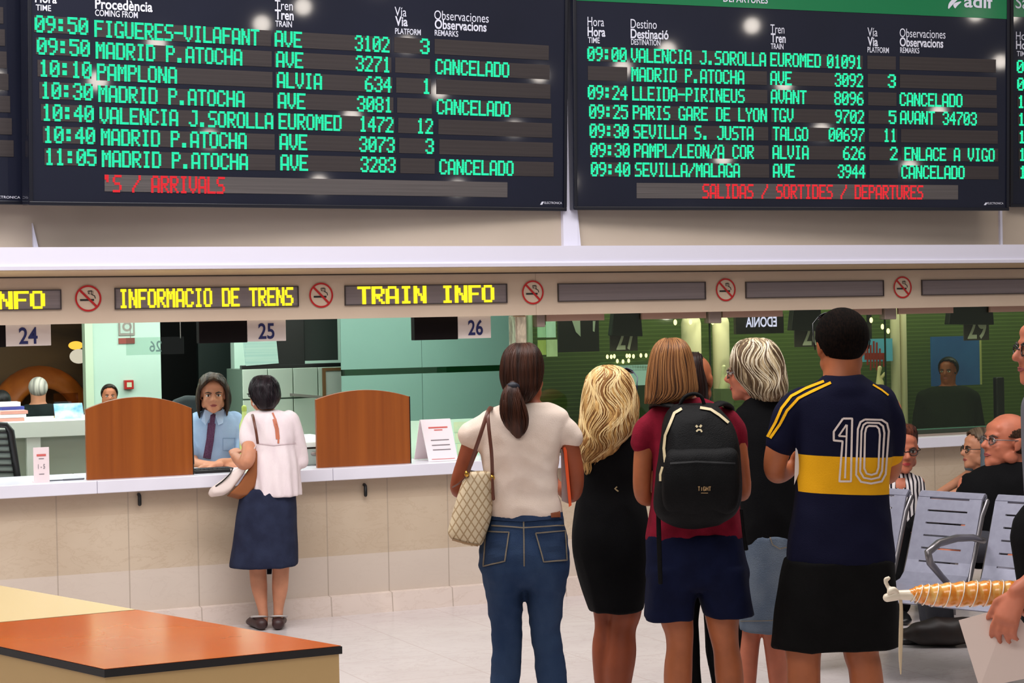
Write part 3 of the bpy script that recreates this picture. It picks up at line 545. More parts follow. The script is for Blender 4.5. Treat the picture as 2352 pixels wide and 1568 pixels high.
# things on the worktop
n = -.05; root = thing('table_sign', W(wu(95, 1090, n), n, ZC1), 'small white upright card with red line and digits 1-5', 'sign')
u0, u1 = wu(77, 1060, n), wu(113, 1060, n); zt_ = wz(95, 1027, n); CARD = mat('card white', (232, 214, 216), .5); b = WB(); b.box(u0, u1, n - .006, n, ZC1, zt_); obj('card', b, CARD, root)
b = WB(); b.box(u0, u1, n - .05, n - .006, ZC1, ZC1 + .008); obj('foot', b, CARD, root)
RI = mat('red print', (206, 96, 90), .6); GI = mat('grey print', (120, 112, 118), .6)
b = MB(); stroke(b, WF(n), [(u0 + .018, zt_ - .045), (u1 - .018, zt_ - .045)], .012, .002); obj('red_line', b, RI, root)
b = MB(); txt(b, '1 - 5', WF(n), u0 + .025, u1 - .025, wz(95, 1076, n), .026, .002, .01); stroke(b, WF(n), [(u0 + .03, zt_ - .065), (u1 - .03, zt_ - .065)], .004, .002); stroke(b, WF(n), [(u0 + .03, ZC1 + .05), (u1 - .03, ZC1 + .05)], .004, .002); obj('print', b, GI, root)
n = -.12; b = WB(); u0, u1 = wu(112, 1098, n), wu(175, 1096, n); b.box(u0, u1, n - .02, n, ZC1, ZC1 + .006); b.tube([(W(u0 + .08, n + .02, ZC1 + .006), .005), (W(u0 + .2, n + .015, ZC1 + .006), .005)], 8); tag(obj('pen', b, mat('pen grey', (70, 74, 84), .4)), 'dark pen lying on the worktop beside the small card', 'pen')
n = -.08; root = thing('notice_holder', W(wu(1006, 1055, n), n, ZC1), 'leaning white notice with red heading, right end of the worktop', 'notice')
def qq(px, py, nn): return W(wu(px, py, nn), nn, wz(px, py, nn))
A = [qq(986, 1056, n), qq(1052, 1053, n), qq(1034, 961, n - .12), qq(966, 964, n - .12)]
for p in A[:2]: p.z = ZC1 + .002
b = MB(); b.prism(A, WN * -.012); obj('sheet', b, mat('notice white', (236, 224, 230), .5), root)
def onA(s, t, o=.003): p = A[0].lerp(A[1], s).lerp(A[3].lerp(A[2], s), t); return p + (A[1] - A[0]).cross(A[3] - A[0]).normalized() * o
FA = lambda x, z, o: onA(x, z, o)
b = MB(); stroke(b, FA, [(.2, .80), (.85, .80)], .035, .002); stroke(b, FA, [(.38, .74), (.66, .74)], .025, .002); stroke(b, FA, [(.1, .05), (.9, .05)], .012, .002); obj('red_heading', b, RI, root)
b = MB()
for t in (.5, .38, .27): stroke(b, FA, [(.2, t), (.82, t)], .022, .002)
obj('print', b, GI, root)
b = MB(); b.prism([A[3] - WN * .012, A[2] - WN * .012, A[2] - WN * .12 - V3((0, 0, A[2].z - ZC1 - .003)), A[3] - WN * .12 - V3((0, 0, A[3].z - ZC1 - .003))], WN * -.006); obj('back_stay', b, CARD, root)
n = -.45; root = thing('mint_notice_board', W(wu(1050, 1000, n), n, ZC1), 'pale mint leaflet stand behind the leaning notice', 'stand')
b = WB(); b.box(wu(940, 1000, n), wu(1100, 1000, n), n - .015, n, ZC1, wz(1060, 962, n)); obj('backing', b, mat('mint panel', (196, 232, 206), .5), root)
for i, (x, y) in enumerate(((1042, 975), (1045, 1000), (1050, 1025))):
    b = WB(); b.box(wu(x, y, n), wu(x + 50, y, n), n, n + .003, wz(x, y + 18, n), wz(x, y - 6, n)); obj('leaflet', b, mat('mint leaflet', (206, 226, 180), .5, c2=(180, 214, 176), scale=(12, 12, 12)), root)
# printer, bottle, screen edge and keyboard around the clerk
n = -.3; root = thing('ticket_printer', W(wu(718, 1070, n), n, ZC1), 'white and grey ticket printer on the worktop beside the right divider', 'printer')
PW = mat('printer white', (226, 238, 234), .35); b = WB(); u0, u1 = wu(690, 1040, n), wu(748, 1040, n); za, zb = wz(715, 1030, n), wz(715, 1002, n)
b.box(u0, u1, n - .3, n, ZC1, za); obj('body', b, mat('printer grey', (160, 178, 172), .45), root, bevel=.01)
b = MB(); b.prism([W(u0, n, za + .008), W(u0, n - .3, za + .008), W(u0, n - .28, zb), W(u0, n - .09, zb), W(u0, n - .01, za + .04)], WU * (u1 - u0)); obj('lid', b, PW, root, bevel=.008)
b = WB(); b.box(u0 + .002, u1 - .002, n - .29, n - .004, za, za + .008); obj('slot', b, BLACK, root)
b = WB(); b.ell(W((u0 + u1) / 2, n, wz(715, 1042, n)), (.024, .008, .012)); obj('badge', b, GREY, root, smooth=True)
n = -.55; b = WB(); u, z = wl(561, 954, n); zb = ZC1; b.tube([(W(u, n, zb + .03), .034), (W(u, n, z - .06), .034), (W(u, n, z - .015), .016), (W(u, n, z + .03), .014)], 14); root = obj('bottle', b, mat('green plastic bottle', (196, 216, 130), .25), smooth=True); tag(root, 'small pale green bottle behind the shoulder of the clerk', 'bottle')
b = WB(); b.tube([(W(u, n, z + .034), .017), (W(u, n, z + .05), .017)], 12); obj('cap', b, mat('cap green', (176, 200, 90), .4), root, smooth=True)
n = -.12; root = thing('computer_monitor', W(wu(436, 1080, n), n - .1, ZC1), 'slim dark monitor seen edge-on beside the left divider', 'monitor')
b = MB(); u, z0 = wl(444, 1066, n); z1 = wz(442, 948, n); b.prism([W(u - .012, n, z0), W(u + .008, n, z0), W(u, n, z1), W(u - .02, n, z1)], WN * -.33); obj('screen', b, mat('monitor navy', (22, 26, 48), .35), root, bevel=.003)
b = WB(); b.box(u - .07, u - .01, n - .26, n - .08, ZC1, ZC1 + .012); b.box(u - .04, u - .015, n - .2, n - .14, ZC1, z0 + .1); obj('stand', b, BLACK, root)
n = -.1; b = WB(); u0, u1 = wu(448, 1080, n), wu(512, 1078, n); root = thing('keyboard', W(u0, n, ZC1), 'black keyboard lying on the worktop in front of the clerk', 'keyboard')
b.box(u0, u1 + .05, n - .14, n, ZC1, ZC1 + .02); obj('base', b, BLACK, root, bevel=.004)
b = WB()
for i in range(9):
    for j in range(4): b.box(u0 + .012 + i * .026, u0 + .034 + i * .026, n - .13 + j * .032, n - .105 + j * .032, ZC1 + .02, ZC1 + .026)
obj('keys', b, mat('key grey', (38, 38, 40), .5), root)
# black hooks under the counter edge
for x, y0, y1, lab in ((318, 1131, 1161, 'left of the white-bloused person'), (836, 1109, 1140, 'between the white-bloused person and the ponytailed one')):
    n = -.06; u = wu(x, y0, n); b = WB(); b.tube([(W(u, -.055, wz(x, y0 + 4, n)), .011), (W(u, -.035, wz(x, y0 + 6, n)), .011), (W(u, -.035, wz(x, y1 - 4, n)), .011)], 10)
    tag(obj('bag_hook', b, BLACK, smooth=True), 'black bag hook under the counter, ' + lab, 'hook', 'bag hooks under the counter')
# ================================================================== GREEN GLASS WINDOWS 27 TO 29
STEEL = mat('polished steel column', (224, 208, 184), .16, metal=.75, bump=.5, bscale=(9, 9, 5))
b = WB(); b.box(wu(1197, 900), UP + .03, -.18, -.06, ZC1, ZF0); t = obj('steel_column', b, STEEL, bevel=.01); tag(t, 'polished steel column between window 26 and the green glass', 'column')
b = WB(); b.box(wu(1178, 900, -.15), wu(1197, 900, -.15), -.2, -.16, ZC1, ZF0); struct('trim_9', b, mat('grey green strip', (84, 110, 106), .4))
NG = -.10; ND = -1.0; ZG0 = wz(2150, 985, NG)
BLIND = mat('green blind', (78, 98, 40), .6, c2=(56, 74, 30), scale=(.6, .6, .6)); nt, bb = nodes(BLIND)
g = nt.nodes.new('ShaderNodeNewGeometry'); sx = nt.nodes.new('ShaderNodeSeparateXYZ'); nt.links.new(g.outputs['Position'], sx.inputs[0])
fr = mathn(nt, 'FRACT', mathn(nt, 'MULTIPLY', sx.outputs[2], 34)); ln = mathn(nt, 'LESS_THAN', fr, .28); old = bb.inputs['Base Color'].links[0].from_socket
nt.links.new(mixc(nt, mathn(nt, 'MULTIPLY', ln, .5), old, lin((104, 124, 62))), bb.inputs['Base Color'])
b = WB(); b.box(UP + .5, UR, ND - .05, ND, ZC1, 2.3); struct('wall_blind', b, BLIND)
b = WB(); b.box(UP + .04, UR, ND, NG - .02, 2.25, 2.3); struct('ceiling_booth', b, mat('booth ceiling', (70, 80, 50), .7))
b = WB(); b.box(UP + .03, UR, ND, -.34, ZC1 - .05, ZC1); struct('trim_10', b, mat('dark sill', (40, 44, 34), .5))
area('booth_light', W(2.8, -.55, 2.2), W(2.8, -.7, 1), 7, .35, 34, (.98, 1, .86))
GL = thin_glass('green tinted glass', (238, 246, 230), .05)
js = [UP + .035, wu(1632, 830, NG), wu(2034, 800, NG), wu(2420, 800, NG), UR]
for i in range(4):
    b = WB(); b.box(js[i] + .003, js[i + 1] - .003, NG - .008, NG, ZG0, ZF0 + .02); struct('window_%d' % (i + 1), b, GL)
for u in js[1:4]:
    b = WB(); b.box(u - .005, u + .003, NG - .009, NG + .002, ZG0, ZF0); struct('trim_11', b, mat('glass edge', (26, 40, 28), .3))
PINK = mat('pinkish header', (186, 150, 134), .5)
for a, c in ((1255, 1388), (1475, 1622), (1660, 1798), (1962, 2026), (2064, 2190), (2275, 2400)):
    n = NG + .02; zt = ZF0 + .005; b = WB(); b.box(wu(a, 725, n), wu(c, 725, n), NG, n, ZF0 - .042, zt); struct('trim_12', b, PINK)
for x, lab in ((1243, 'beside the steel column'), (1643, 'between windows 27 and 28'), (2046, 'between windows 28 and 29')):
    n = NG + .04; b = WB(); w = .05 if x > 1300 else .03; u = wu(x, 728, n); b.box(u - w, u + w, NG - .03, n, ZF0 - .078, ZF0 + .01); tag(obj('glass_clamp', b, mat('clamp grey', (150, 132, 124), .45, metal=.3), bevel=.006), 'grey metal glass clamp under the fascia, ' + lab, 'clamp', 'glass clamps')
b = WB(); b.box(js[0], UR, NG - .03, NG + .02, ZG0 - .03, ZG0); struct('trim_13', b, mat('dark glass channel', (52, 60, 48), .35))
b = WB(); b.box(js[0], UR, NG - .02, NG + .015, ZG0 - .012, ZG0 + .006); struct('trim_14', b, mat('green glass lip', (84, 128, 104), .25))
b = WB(); b.box(js[0], UR, -.2, NG + .03, ZC1, ZG0 - .03); struct('trim_15', b, mat('sill grey', (150, 136, 124), .45))
# number plates hanging partly behind dark monitors
NPL = mat('dark number plate', (64, 54, 54), .5); NUM = mat('pale numeral', (206, 200, 196), .5)
for t, xa, xb, y0, y1, x0, x1, mx0, mx1, my in (('27', 1402, 1465, 770, 807, 1415, 1460, 1405, 1477, 774), ('28', 1826, 1900, 765, 797, 1843, 1886, 1818, 1890, 762), ('29', 2215, 2272, 748, 782, 2222, 2266, 2180, 2284, 748)):
    n = NG - .12; root = thing('booth_number_plate', W(wu(xa, y1, n), n, wz(xa, y1, n)), 'dark plate with white number %s behind green glass, its top hidden' % t, 'sign', 'number plates behind the green glass')
    zt = wz(xa, y0 - 26, n); b = WB(); b.box(wu(xa, y1, n), wu(xb, y1, n), n - .01, n, wz(xa, y1, n), zt); pl = obj('plate', b, NPL, root)
    b = MB(); zb = wz(x0, y1 - 5, n); txt(b, t, WF(n), wu(x0, 790, n), wu(x1, 790, n), zb, .165, .004, .015); obj('number', b, NUM, pl)
    b = WB(); b.box(wu((xa + xb) / 2, y0, n) - .01, wu((xa + xb) / 2, y0, n) + .01, n - .014, n - .008, zt - .02, 2.25); obj('hanger', b, GREY, root)
    n2 = NG - .03; root = thing('booth_monitor', W(wu(mx0, my, n2), n2, wz(mx0, my, n2)), 'dark monitor back hanging above the number %s plate' % t, 'monitor', 'monitor backs at the top of the green glass')
    b = MB(); zb, zt = wz(mx0, my, n2), ZF0 + .06; a, c = wu(mx0, my, n2), wu(mx1, my, n2); b.prism([W(a, n2, zb + .01), W(c, n2, zb), W(c - .015, n2, zt), W(a + .03, n2, zt)], WN * -.06); obj('casing', b, BLACK, root, bevel=.006)
    b = WB(); b.box(a + .08, a + .16, n2 - .05, n2 - .01, zt, 2.25); obj('mount', b, BLACK, root)
# shop displays built behind the glass, much of it standing in for reflections
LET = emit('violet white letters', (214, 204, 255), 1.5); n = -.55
root = thing('reflected_sign', W(wu(1745, 740, n), n, wz(1745, 760, n)), 'dark sign with glowing mirrored letters EDONIA behind glass', 'sign')  # reflection of a sign opposite, modelled as a mirrored sign
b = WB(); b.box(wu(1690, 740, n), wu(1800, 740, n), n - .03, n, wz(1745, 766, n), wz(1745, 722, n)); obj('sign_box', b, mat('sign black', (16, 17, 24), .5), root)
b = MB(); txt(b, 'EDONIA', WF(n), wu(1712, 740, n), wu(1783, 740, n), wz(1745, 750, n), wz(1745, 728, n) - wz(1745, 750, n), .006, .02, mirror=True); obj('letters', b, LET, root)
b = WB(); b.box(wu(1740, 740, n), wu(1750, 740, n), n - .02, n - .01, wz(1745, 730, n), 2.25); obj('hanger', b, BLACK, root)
CREAM = mat('cream column', (224, 212, 182), .6); k = 0
for x, w_, lab in ((1590, 20, 'cream display column behind the glass left of the first glass joint'), (1658, 17, 'cream display column behind the glass right of the first glass joint'), (2058, 9, 'slim cream column behind the glass right of the second glass joint'), (2076, 7, 'thin pale column behind the glass left of window 29')):
    n = -.80; root = thing('display_column', W(wu(x, 900, n), n, ZC1), lab, 'column', 'cream columns behind the green glass'); r = (wu(x + w_, 900, n) - wu(x - w_, 900, n)) / 2
    b = WB(); b.tube([(W(wu(x, 900, n), n, ZC1 + .01), r), (W(wu(x, 900, n), n, 1.75 if w_ > 10 else 1.82), r)], 20); obj('shaft', b, CREAM, root, smooth=True)
    b = WB(); u = wu(x, 900, n); b.box(u - r * 1.15, u + r * 1.15, n - r * 1.1, n + r * 1.1, ZC1, ZC1 + .03); obj('base', b, CREAM, root)
    if w_ > 10:
        l = bpy.data.lights.new('column_spot', 'SPOT'); l.energy = 14; l.spot_size = math.radians(50); l.color = (1, .95, .84); lo = bpy.data.objects.new('column_spot', l); COL.objects.link(lo); lo.location = W(u, n + .42, 2.2)
        lo.rotation_euler = (W(u, n, 1.3) - lo.location).to_track_quat('-Z', 'Y').to_euler()
LAMP = emit('warm spot lamp', (255, 236, 170), 3.0)
lamps = [(1395, 819), (1404, 819), (1411, 818), (1440, 817), (1446, 817), (1455, 818), (1472, 816), (1484, 816), (1418, 829), (1431, 830), (1444, 828), (1551, 740), (1586, 739), (1637, 739), (1689, 734), (2001, 735), (2027, 750), (2040, 760)]
for i, (x, y) in enumerate(lamps):
    n = -.7; b = WB(); r = .012 if i < 11 else .016; b.ell(W(wu(x, y, n), n, wz(x, y, n)), (r * .8, r * .8, r * 1.3), nu=10, nv=6); o = obj('spot_lamp', b, LAMP, smooth=True)
    tag(o, 'small glowing warm bulb behind green glass under number 27, in a double row' if i < 11 else 'small bright ceiling spot behind the green glass at its top', 'lamp', 'bulbs under number 27' if i < 11 else 'ceiling spots behind the green glass')
n = -.72; b = WB(); root = thing('lit_counter_model', W(wu(1440, 850, n), n, ZC1), 'pale lit kiosk behind the glass under the row of bulbs', 'kiosk')
b.prism([W(wu(x, y, n), n, wz(x, y, n)) for x, y in ((1370, 852), (1395, 832), (1490, 828), (1495, 850))], WN * -.1); obj('canopy', b, mat('kiosk canopy', (84, 110, 70), .5), root)
b = WB(); b.box(wu(1415, 860, n), wu(1490, 860, n), n - .1, n, wz(1450, 885, n), wz(1450, 838, n)); obj('lit_panel', b, emit('kiosk light', (170, 205, 196), .75), root)
b = WB(); b.box(wu(1390, 860, n), wu(1495, 860, n), n - .1, n, ZC1, wz(1450, 886, n)); obj('base', b, mat('kiosk base', (36, 58, 26), .6), root)
n = -.6; root = thing('hung_panel', W(wu(1330, 790, n), n, wz(1330, 808, n)), 'dark hanging panel with white curved shape, left of number 27', 'panel')
b = WB(); b.box(wu(1283, 770, n), wu(1376, 770, n), n - .02, n, wz(1330, 808, n), 2.25); obj('panel', b, mat('panel dark', (30, 30, 30), .6), root)
b = MB(); F_ = WF(n); sh = [(1313, 735), (1332, 735), (1333, 773), (1322, 762)]; b.add([F_(wu(x, y, n), wz(x, y, n), .004) for x, y in sh], [(0, 1, 2, 3)]); sh = [(1361, 737), (1367, 737), (1365, 762), (1361, 760)]; b.add([F_(wu(x, y, n), wz(x, y, n), .004) for x, y in sh], [(0, 1, 2, 3)]); obj('white_shape', b, mat('shape white', (210, 222, 214), .5), root)
n = -.6; root = thing('lit_window_poster', W(wu(1257, 790, n), n, wz(1257, 820, n)), 'pale lit double poster beside the steel column behind glass', 'poster')
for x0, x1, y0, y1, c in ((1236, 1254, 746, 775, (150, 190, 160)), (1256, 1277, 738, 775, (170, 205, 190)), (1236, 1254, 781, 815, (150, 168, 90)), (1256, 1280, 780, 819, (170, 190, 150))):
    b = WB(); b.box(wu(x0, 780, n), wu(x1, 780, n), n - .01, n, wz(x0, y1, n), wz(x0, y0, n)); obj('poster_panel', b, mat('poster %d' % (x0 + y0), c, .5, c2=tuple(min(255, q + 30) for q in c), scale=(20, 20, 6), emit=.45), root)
n = -.75; root = thing('shop_poster', W(wu(2010, 830, n), n, wz(2010, 900, n)), 'light blue poster with red lettering behind the head with sunglasses', 'poster')
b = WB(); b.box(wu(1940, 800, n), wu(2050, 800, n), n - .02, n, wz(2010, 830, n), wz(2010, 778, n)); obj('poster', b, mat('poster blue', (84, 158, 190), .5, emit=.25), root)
b = MB(); F_ = WF(n)
for i, (x, y0, y1) in enumerate(((1992, 785, 838), (1999, 792, 850), (2006, 783, 845), (2013, 786, 850), (2020, 800, 846), (2029, 812, 842))): stroke(b, F_, [(wu(x, y0, n), wz(x, y0, n)), (wu(x, y1, n), wz(x, y1, n))], .016, .004 + .0004 * i)
stroke(b, F_, [(wu(1985, 818, n), wz(1985, 818, n)), (wu(2032, 818, n), wz(2032, 818, n))], .05, .0035); obj('red_lettering', b, mat('poster red', (160, 44, 26), .5), root)
b = WB(); b.box(wu(1995, 800, n), wu(2005, 800, n), n - .02, n - .01, wz(2010, 780, n), 2.25); obj('hanger', b, BLACK, root)
n = -.75; b = WB(); b.box(wu(2141, 820, n), wu(2250, 820, n), n - .02, n, wz(2195, 885, n), wz(2195, 772, n)); root = thing('blue_screen', W(wu(2195, 885, n), n, ZC1), 'blue screen on a stand behind window 29 with dark figures before it', 'screen')
obj('display', b, mat('blue display', (46, 88, 140), .4, c2=(36, 66, 120), scale=(3, 3, 3), emit=.22), root); b = WB(); b.box(wu(2190, 900, n), wu(2200, 900, n), n - .02, n - .005, ZC1, wz(2195, 884, n)); obj('post', b, BLACK, root)
b = WB(); b.box(wu(2250, 820, n), wu(2254, 820, n), n - .02, n + .004, wz(2195, 885, n), wz(2195, 768, n)); obj('edge_strip', b, mat('pale strip', (186, 186, 120), .5), root)
for x, y, lab, c in ((1662, 880, 'small lit statuette on a stand at the foot of the cream column', (214, 206, 170)), (2020, 868, 'pale statuette behind the shoulder with yellow stripes', (224, 206, 160))):
    n = -.5; root = thing('statuette', W(wu(x, 930, n), n, ZC1), lab, 'statuette'); u = wu(x, 900, n); z = wz(x, 892, n)
    b = WB(); b.box(u - .05, u + .05, n - .05, n + .05, ZC1, z); obj('plinth', b, mat('plinth green', (92, 104, 70), .5), root)
    b = WB(); b.tube([(W(u, n, z), .035), (W(u + .005, n, z + .05), .028), (W(u - .005, n, z + .10), .012), (W(u + .006, n, z + .15), .016)], 12); b.tube([(W(u, n, z + .06), .014), (W(u + .05, n, z + .11), .01)], 8); obj('figure', b, mat('statue %d' % x, c, .4), root, smooth=True)
n = -.62; u0, u1 = wu(1608, 870, n), wu(1628, 870, n); root = thing('checked_display', W(u0, n, ZC1), 'red and pale blue checked rack behind the dark-haired head', 'rack'); b = WB(); b.box(u0, u1, n - .04, n, ZC1, wz(1618, 832, n)); obj('board', b, mat('rack red', (186, 60, 46), .5), root)
b = WB()
for i in range(12):
    for j in range(2): z = wz(1618, 838 + 9 * i, n); u = u0 + (u1 - u0) * (.3 + .42 * j); b.box(u - .011, u + .011, n, n + .003, z - .012, z + .004)
obj('checks', b, mat('rack blue', (190, 206, 224), .5), root)
b = WB(); n = -.3; b.box(wu(2290, 900, n), wu(2308, 900, n), n - .05, n, ZC1, wz(2300, 866, n)); tag(obj('speaker_column', b, BLACK, bevel=.01), 'slim black upright device on the sill behind window 29', 'device')
# ================================================================== PEOPLE: shared builders
def cr(a, b, c, d, t): return .5 * (2 * b + (c - a) * t + (2 * a - 5 * b + 4 * c - d) * t * t + (3 * b - a - 3 * c + d) * t ** 3)
def dense(rows, sub):
    out = []; n = len(rows)
    for i in range(n - 1):
        A, B, C, D = rows[max(i - 1, 0)], rows[i], rows[i + 1], rows[min(i + 2, n - 1)]
        for k in range(sub): out.append([cr(A[j], B[j], C[j], D[j], k / sub) for j in range(len(B))])
    out.append(list(rows[-1])); return out
class Fig:
    """works in photo pixels at one distance and turns them into metres there"""
    def __init__(s, Y): s.Y = Y; s.s = Y / FPX
    def P(s, px, py, dy=0.0): return at(px, py, s.Y + dy)
    def fy(s, px): return HZ + ROLL * (CX - px) + FPX * CAMH / s.Y
    def loft(s, rows, n=36, sub=5, ex=2.4, capt=True, capb=True, fn=None):
        """rows: (y, xl, xr, half depth m, dy m) from top to bottom"""
        R = dense([tuple(r) + ((0,) if len(r) < 5 else ()) for r in rows], sub); b = MB(); vs = []
        for i, (py, xl, xr, hd, dy) in enumerate(R):
            c = s.P((xl + xr) / 2, py, dy); hx = max((xr - xl) / 2 * s.s, .002); hd = max(hd, .002)
            for k in range(n):
                a = 2 * math.pi * k / n; ca, sa = math.cos(a), math.sin(a)
                p = c + V3((hx * math.copysign(abs(ca) ** (2 / ex), ca), hd * math.copysign(abs(sa) ** (2 / ex), sa), 0))
                if fn: p = fn(p, i / (len(R) - 1), a)
                vs.append(p)
        m_ = len(R); fs = [(i * n + k, (i + 1) * n + k, (i + 1) * n + (k + 1) % n, i * n + (k + 1) % n) for i in range(m_ - 1) for k in range(n)]
        if capt: fs.append(tuple(range(n)))
        if capb: fs.append(tuple(range((m_ - 1) * n, m_ * n))[::-1])
        return b.add(vs, fs)
    def tube(s, pts, seg=16, flat=1.0, sub=4):
        """pts: (px, py, dy m, r px)"""
        R = dense([tuple(p) + ((flat,) if len(p) < 5 else ()) for p in pts], sub); return MB().tube([(s.P(*r[:3]), max(r[3], .5) * s.s, max(r[3], .5) * s.s * r[4]) for r in R], seg)
def remesh(mbs, vox=.009, smooth=3, fac=.5):
    b = MB()
    for x in mbs: b.merge(x)
    me = bpy.data.meshes.new('tmp'); me.from_pydata(b.v, [], b.f); me.update()
    bm = bmesh.new(); bm.from_mesh(me); bmesh.ops.recalc_face_normals(bm, faces=bm.faces); bm.to_mesh(me); bm.free()
    o = bpy.data.objects.new('tmp', me); COL.objects.link(o)
    md = o.modifiers.new('r', 'REMESH'); md.mode = 'VOXEL'; md.voxel_size = vox
    if smooth: md = o.modifiers.new('s', 'SMOOTH'); md.factor = fac; md.iterations = smooth
    bpy.context.view_layer.update(); r = bpy.data.meshes.new_from_object(o.evaluated_get(bpy.context.evaluated_depsgraph_get()))
    q = MB(); q.v = [v.co.copy() for v in r.vertices]; q.f = [tuple(p.vertices) for p in r.polygons]
    bpy.data.objects.remove(o); bpy.data.meshes.remove(me); bpy.data.meshes.remove(r); return q
def normals(mb):
    me = bpy.data.meshes.new('n'); me.from_pydata(mb.v, [], mb.f); me.update(); N = [v.normal.copy() for v in me.vertices]; bpy.data.meshes.remove(me); return N
def folds(mb, amp=.006, sc=(9, 9, 3.5), seed=0, tilt=.5):
    N = normals(mb); o = V3((seed * 7.3, seed * 3.1, seed * 1.7))
    for i, v in enumerate(mb.v):
        q = V3((v.x * sc[0] + v.z * tilt * 3, v.y * sc[1], v.z * sc[2])) + o
        k = noise.noise(q); k = (1 - abs(k) * 2.2) * .7 + .5 * noise.noise(q * 2.1); mb.v[i] = v + N[i] * (amp * k)
    return mb
def bvh(mb): return BVHTree.FromPolygons(mb.v, mb.f)
def hit(tree, px, py, off):
    d = ray(px, py).normalized(); h = tree.ray_cast(CAM, d)
    return None if h[0] is None else h[0] + h[1] * (off if h[1].dot(d) < 0 else -off)
def decal(tree, polys, off=.003, step=4.0):
    """strokes (list of (points, width px)) laid on the surface they cover"""
    b = MB()
    for pts, w in polys:
        P = []
        for i in range(len(pts) - 1):
            a, c = V3((*pts[i], 0)), V3((*pts[i + 1], 0)); n = max(1, int((c - a).length / step)); P += [a.lerp(c, k / n) for k in range(n)]
        P.append(V3((*pts[-1], 0))); rows = []; nw = max(2, int(w / step) + 1)
        for i, p in enumerate(P):
            t = (P[min(i + 1, len(P) - 1)] - P[max(i - 1, 0)])
            t = t.normalized() if t.length > 0 else V3((1, 0, 0)); nn = V3((-t.y, t.x, 0))
            rows.append([hit(tree, p.x + nn.x * w * (k / (nw - 1) - .5), p.y + nn.y * w * (k / (nw - 1) - .5), off) for k in range(nw)])
        for r0, r1 in zip(rows[:-1], rows[1:]):
            for k in range(nw - 1):
                q = (r0[k], r0[k + 1], r1[k + 1], r1[k])
                if all(x is not None for x in q) and max((q[0] - x).length for x in q) < .12: b.add(q, [(0, 1, 2, 3)])
    return b
def patch(tree, poly, off=.004, nx=10, ny=10):
    """a four-cornered patch (photo pixels) laid on a surface"""
    b = MB(); A, B, C, D = [V3((*p, 0)) for p in poly]; g = [[hit(tree, *(A.lerp(B, i / nx).lerp(D.lerp(C, i / nx), j / ny)).xy, off) for i in range(nx + 1)] for j in range(ny + 1)]
    for j in range(ny):
        for i in range(nx):
            q = (g[j][i], g[j + 1][i], g[j + 1][i + 1], g[j][i + 1])
            if all(x is not None for x in q): b.add(q, [(0, 1, 2, 3)])
    return b
SKIN = {}
def skin(k):
    tones = {'tan': (164, 88, 54), 'mid': (184, 114, 82), 'fair': (202, 138, 106), 'olive': (176, 102, 64), 'dark': (146, 74, 46), 'rosy': (192, 112, 84)}
    c = tones[k]; return mat('skin ' + k, c, .5, c2=tuple(int(x * .93) for x in c), scale=(14, 14, 14), spec=.35)
def hairmat(name, c, c2, sc=(55, 55, 5), rough=.42, lo=.38, hi=.62): return mat('hair ' + name, c, rough, c2=c2, scale=(sc[0] * 1.5, sc[1] * .12, sc[2] * .7), detail=1.5, bump=.35, bscale=(150, 12, 4), lo=lo, hi=hi, spec=.22 if rough < .7 else .08)
def cloth(name, c, c2=None, bump=.25, sc=(160, 160, 160), rough=.85): return mat('cloth ' + name, c, rough, c2=c2, scale=sc, bump=bump, bscale=(260, 260, 260), spec=.12)
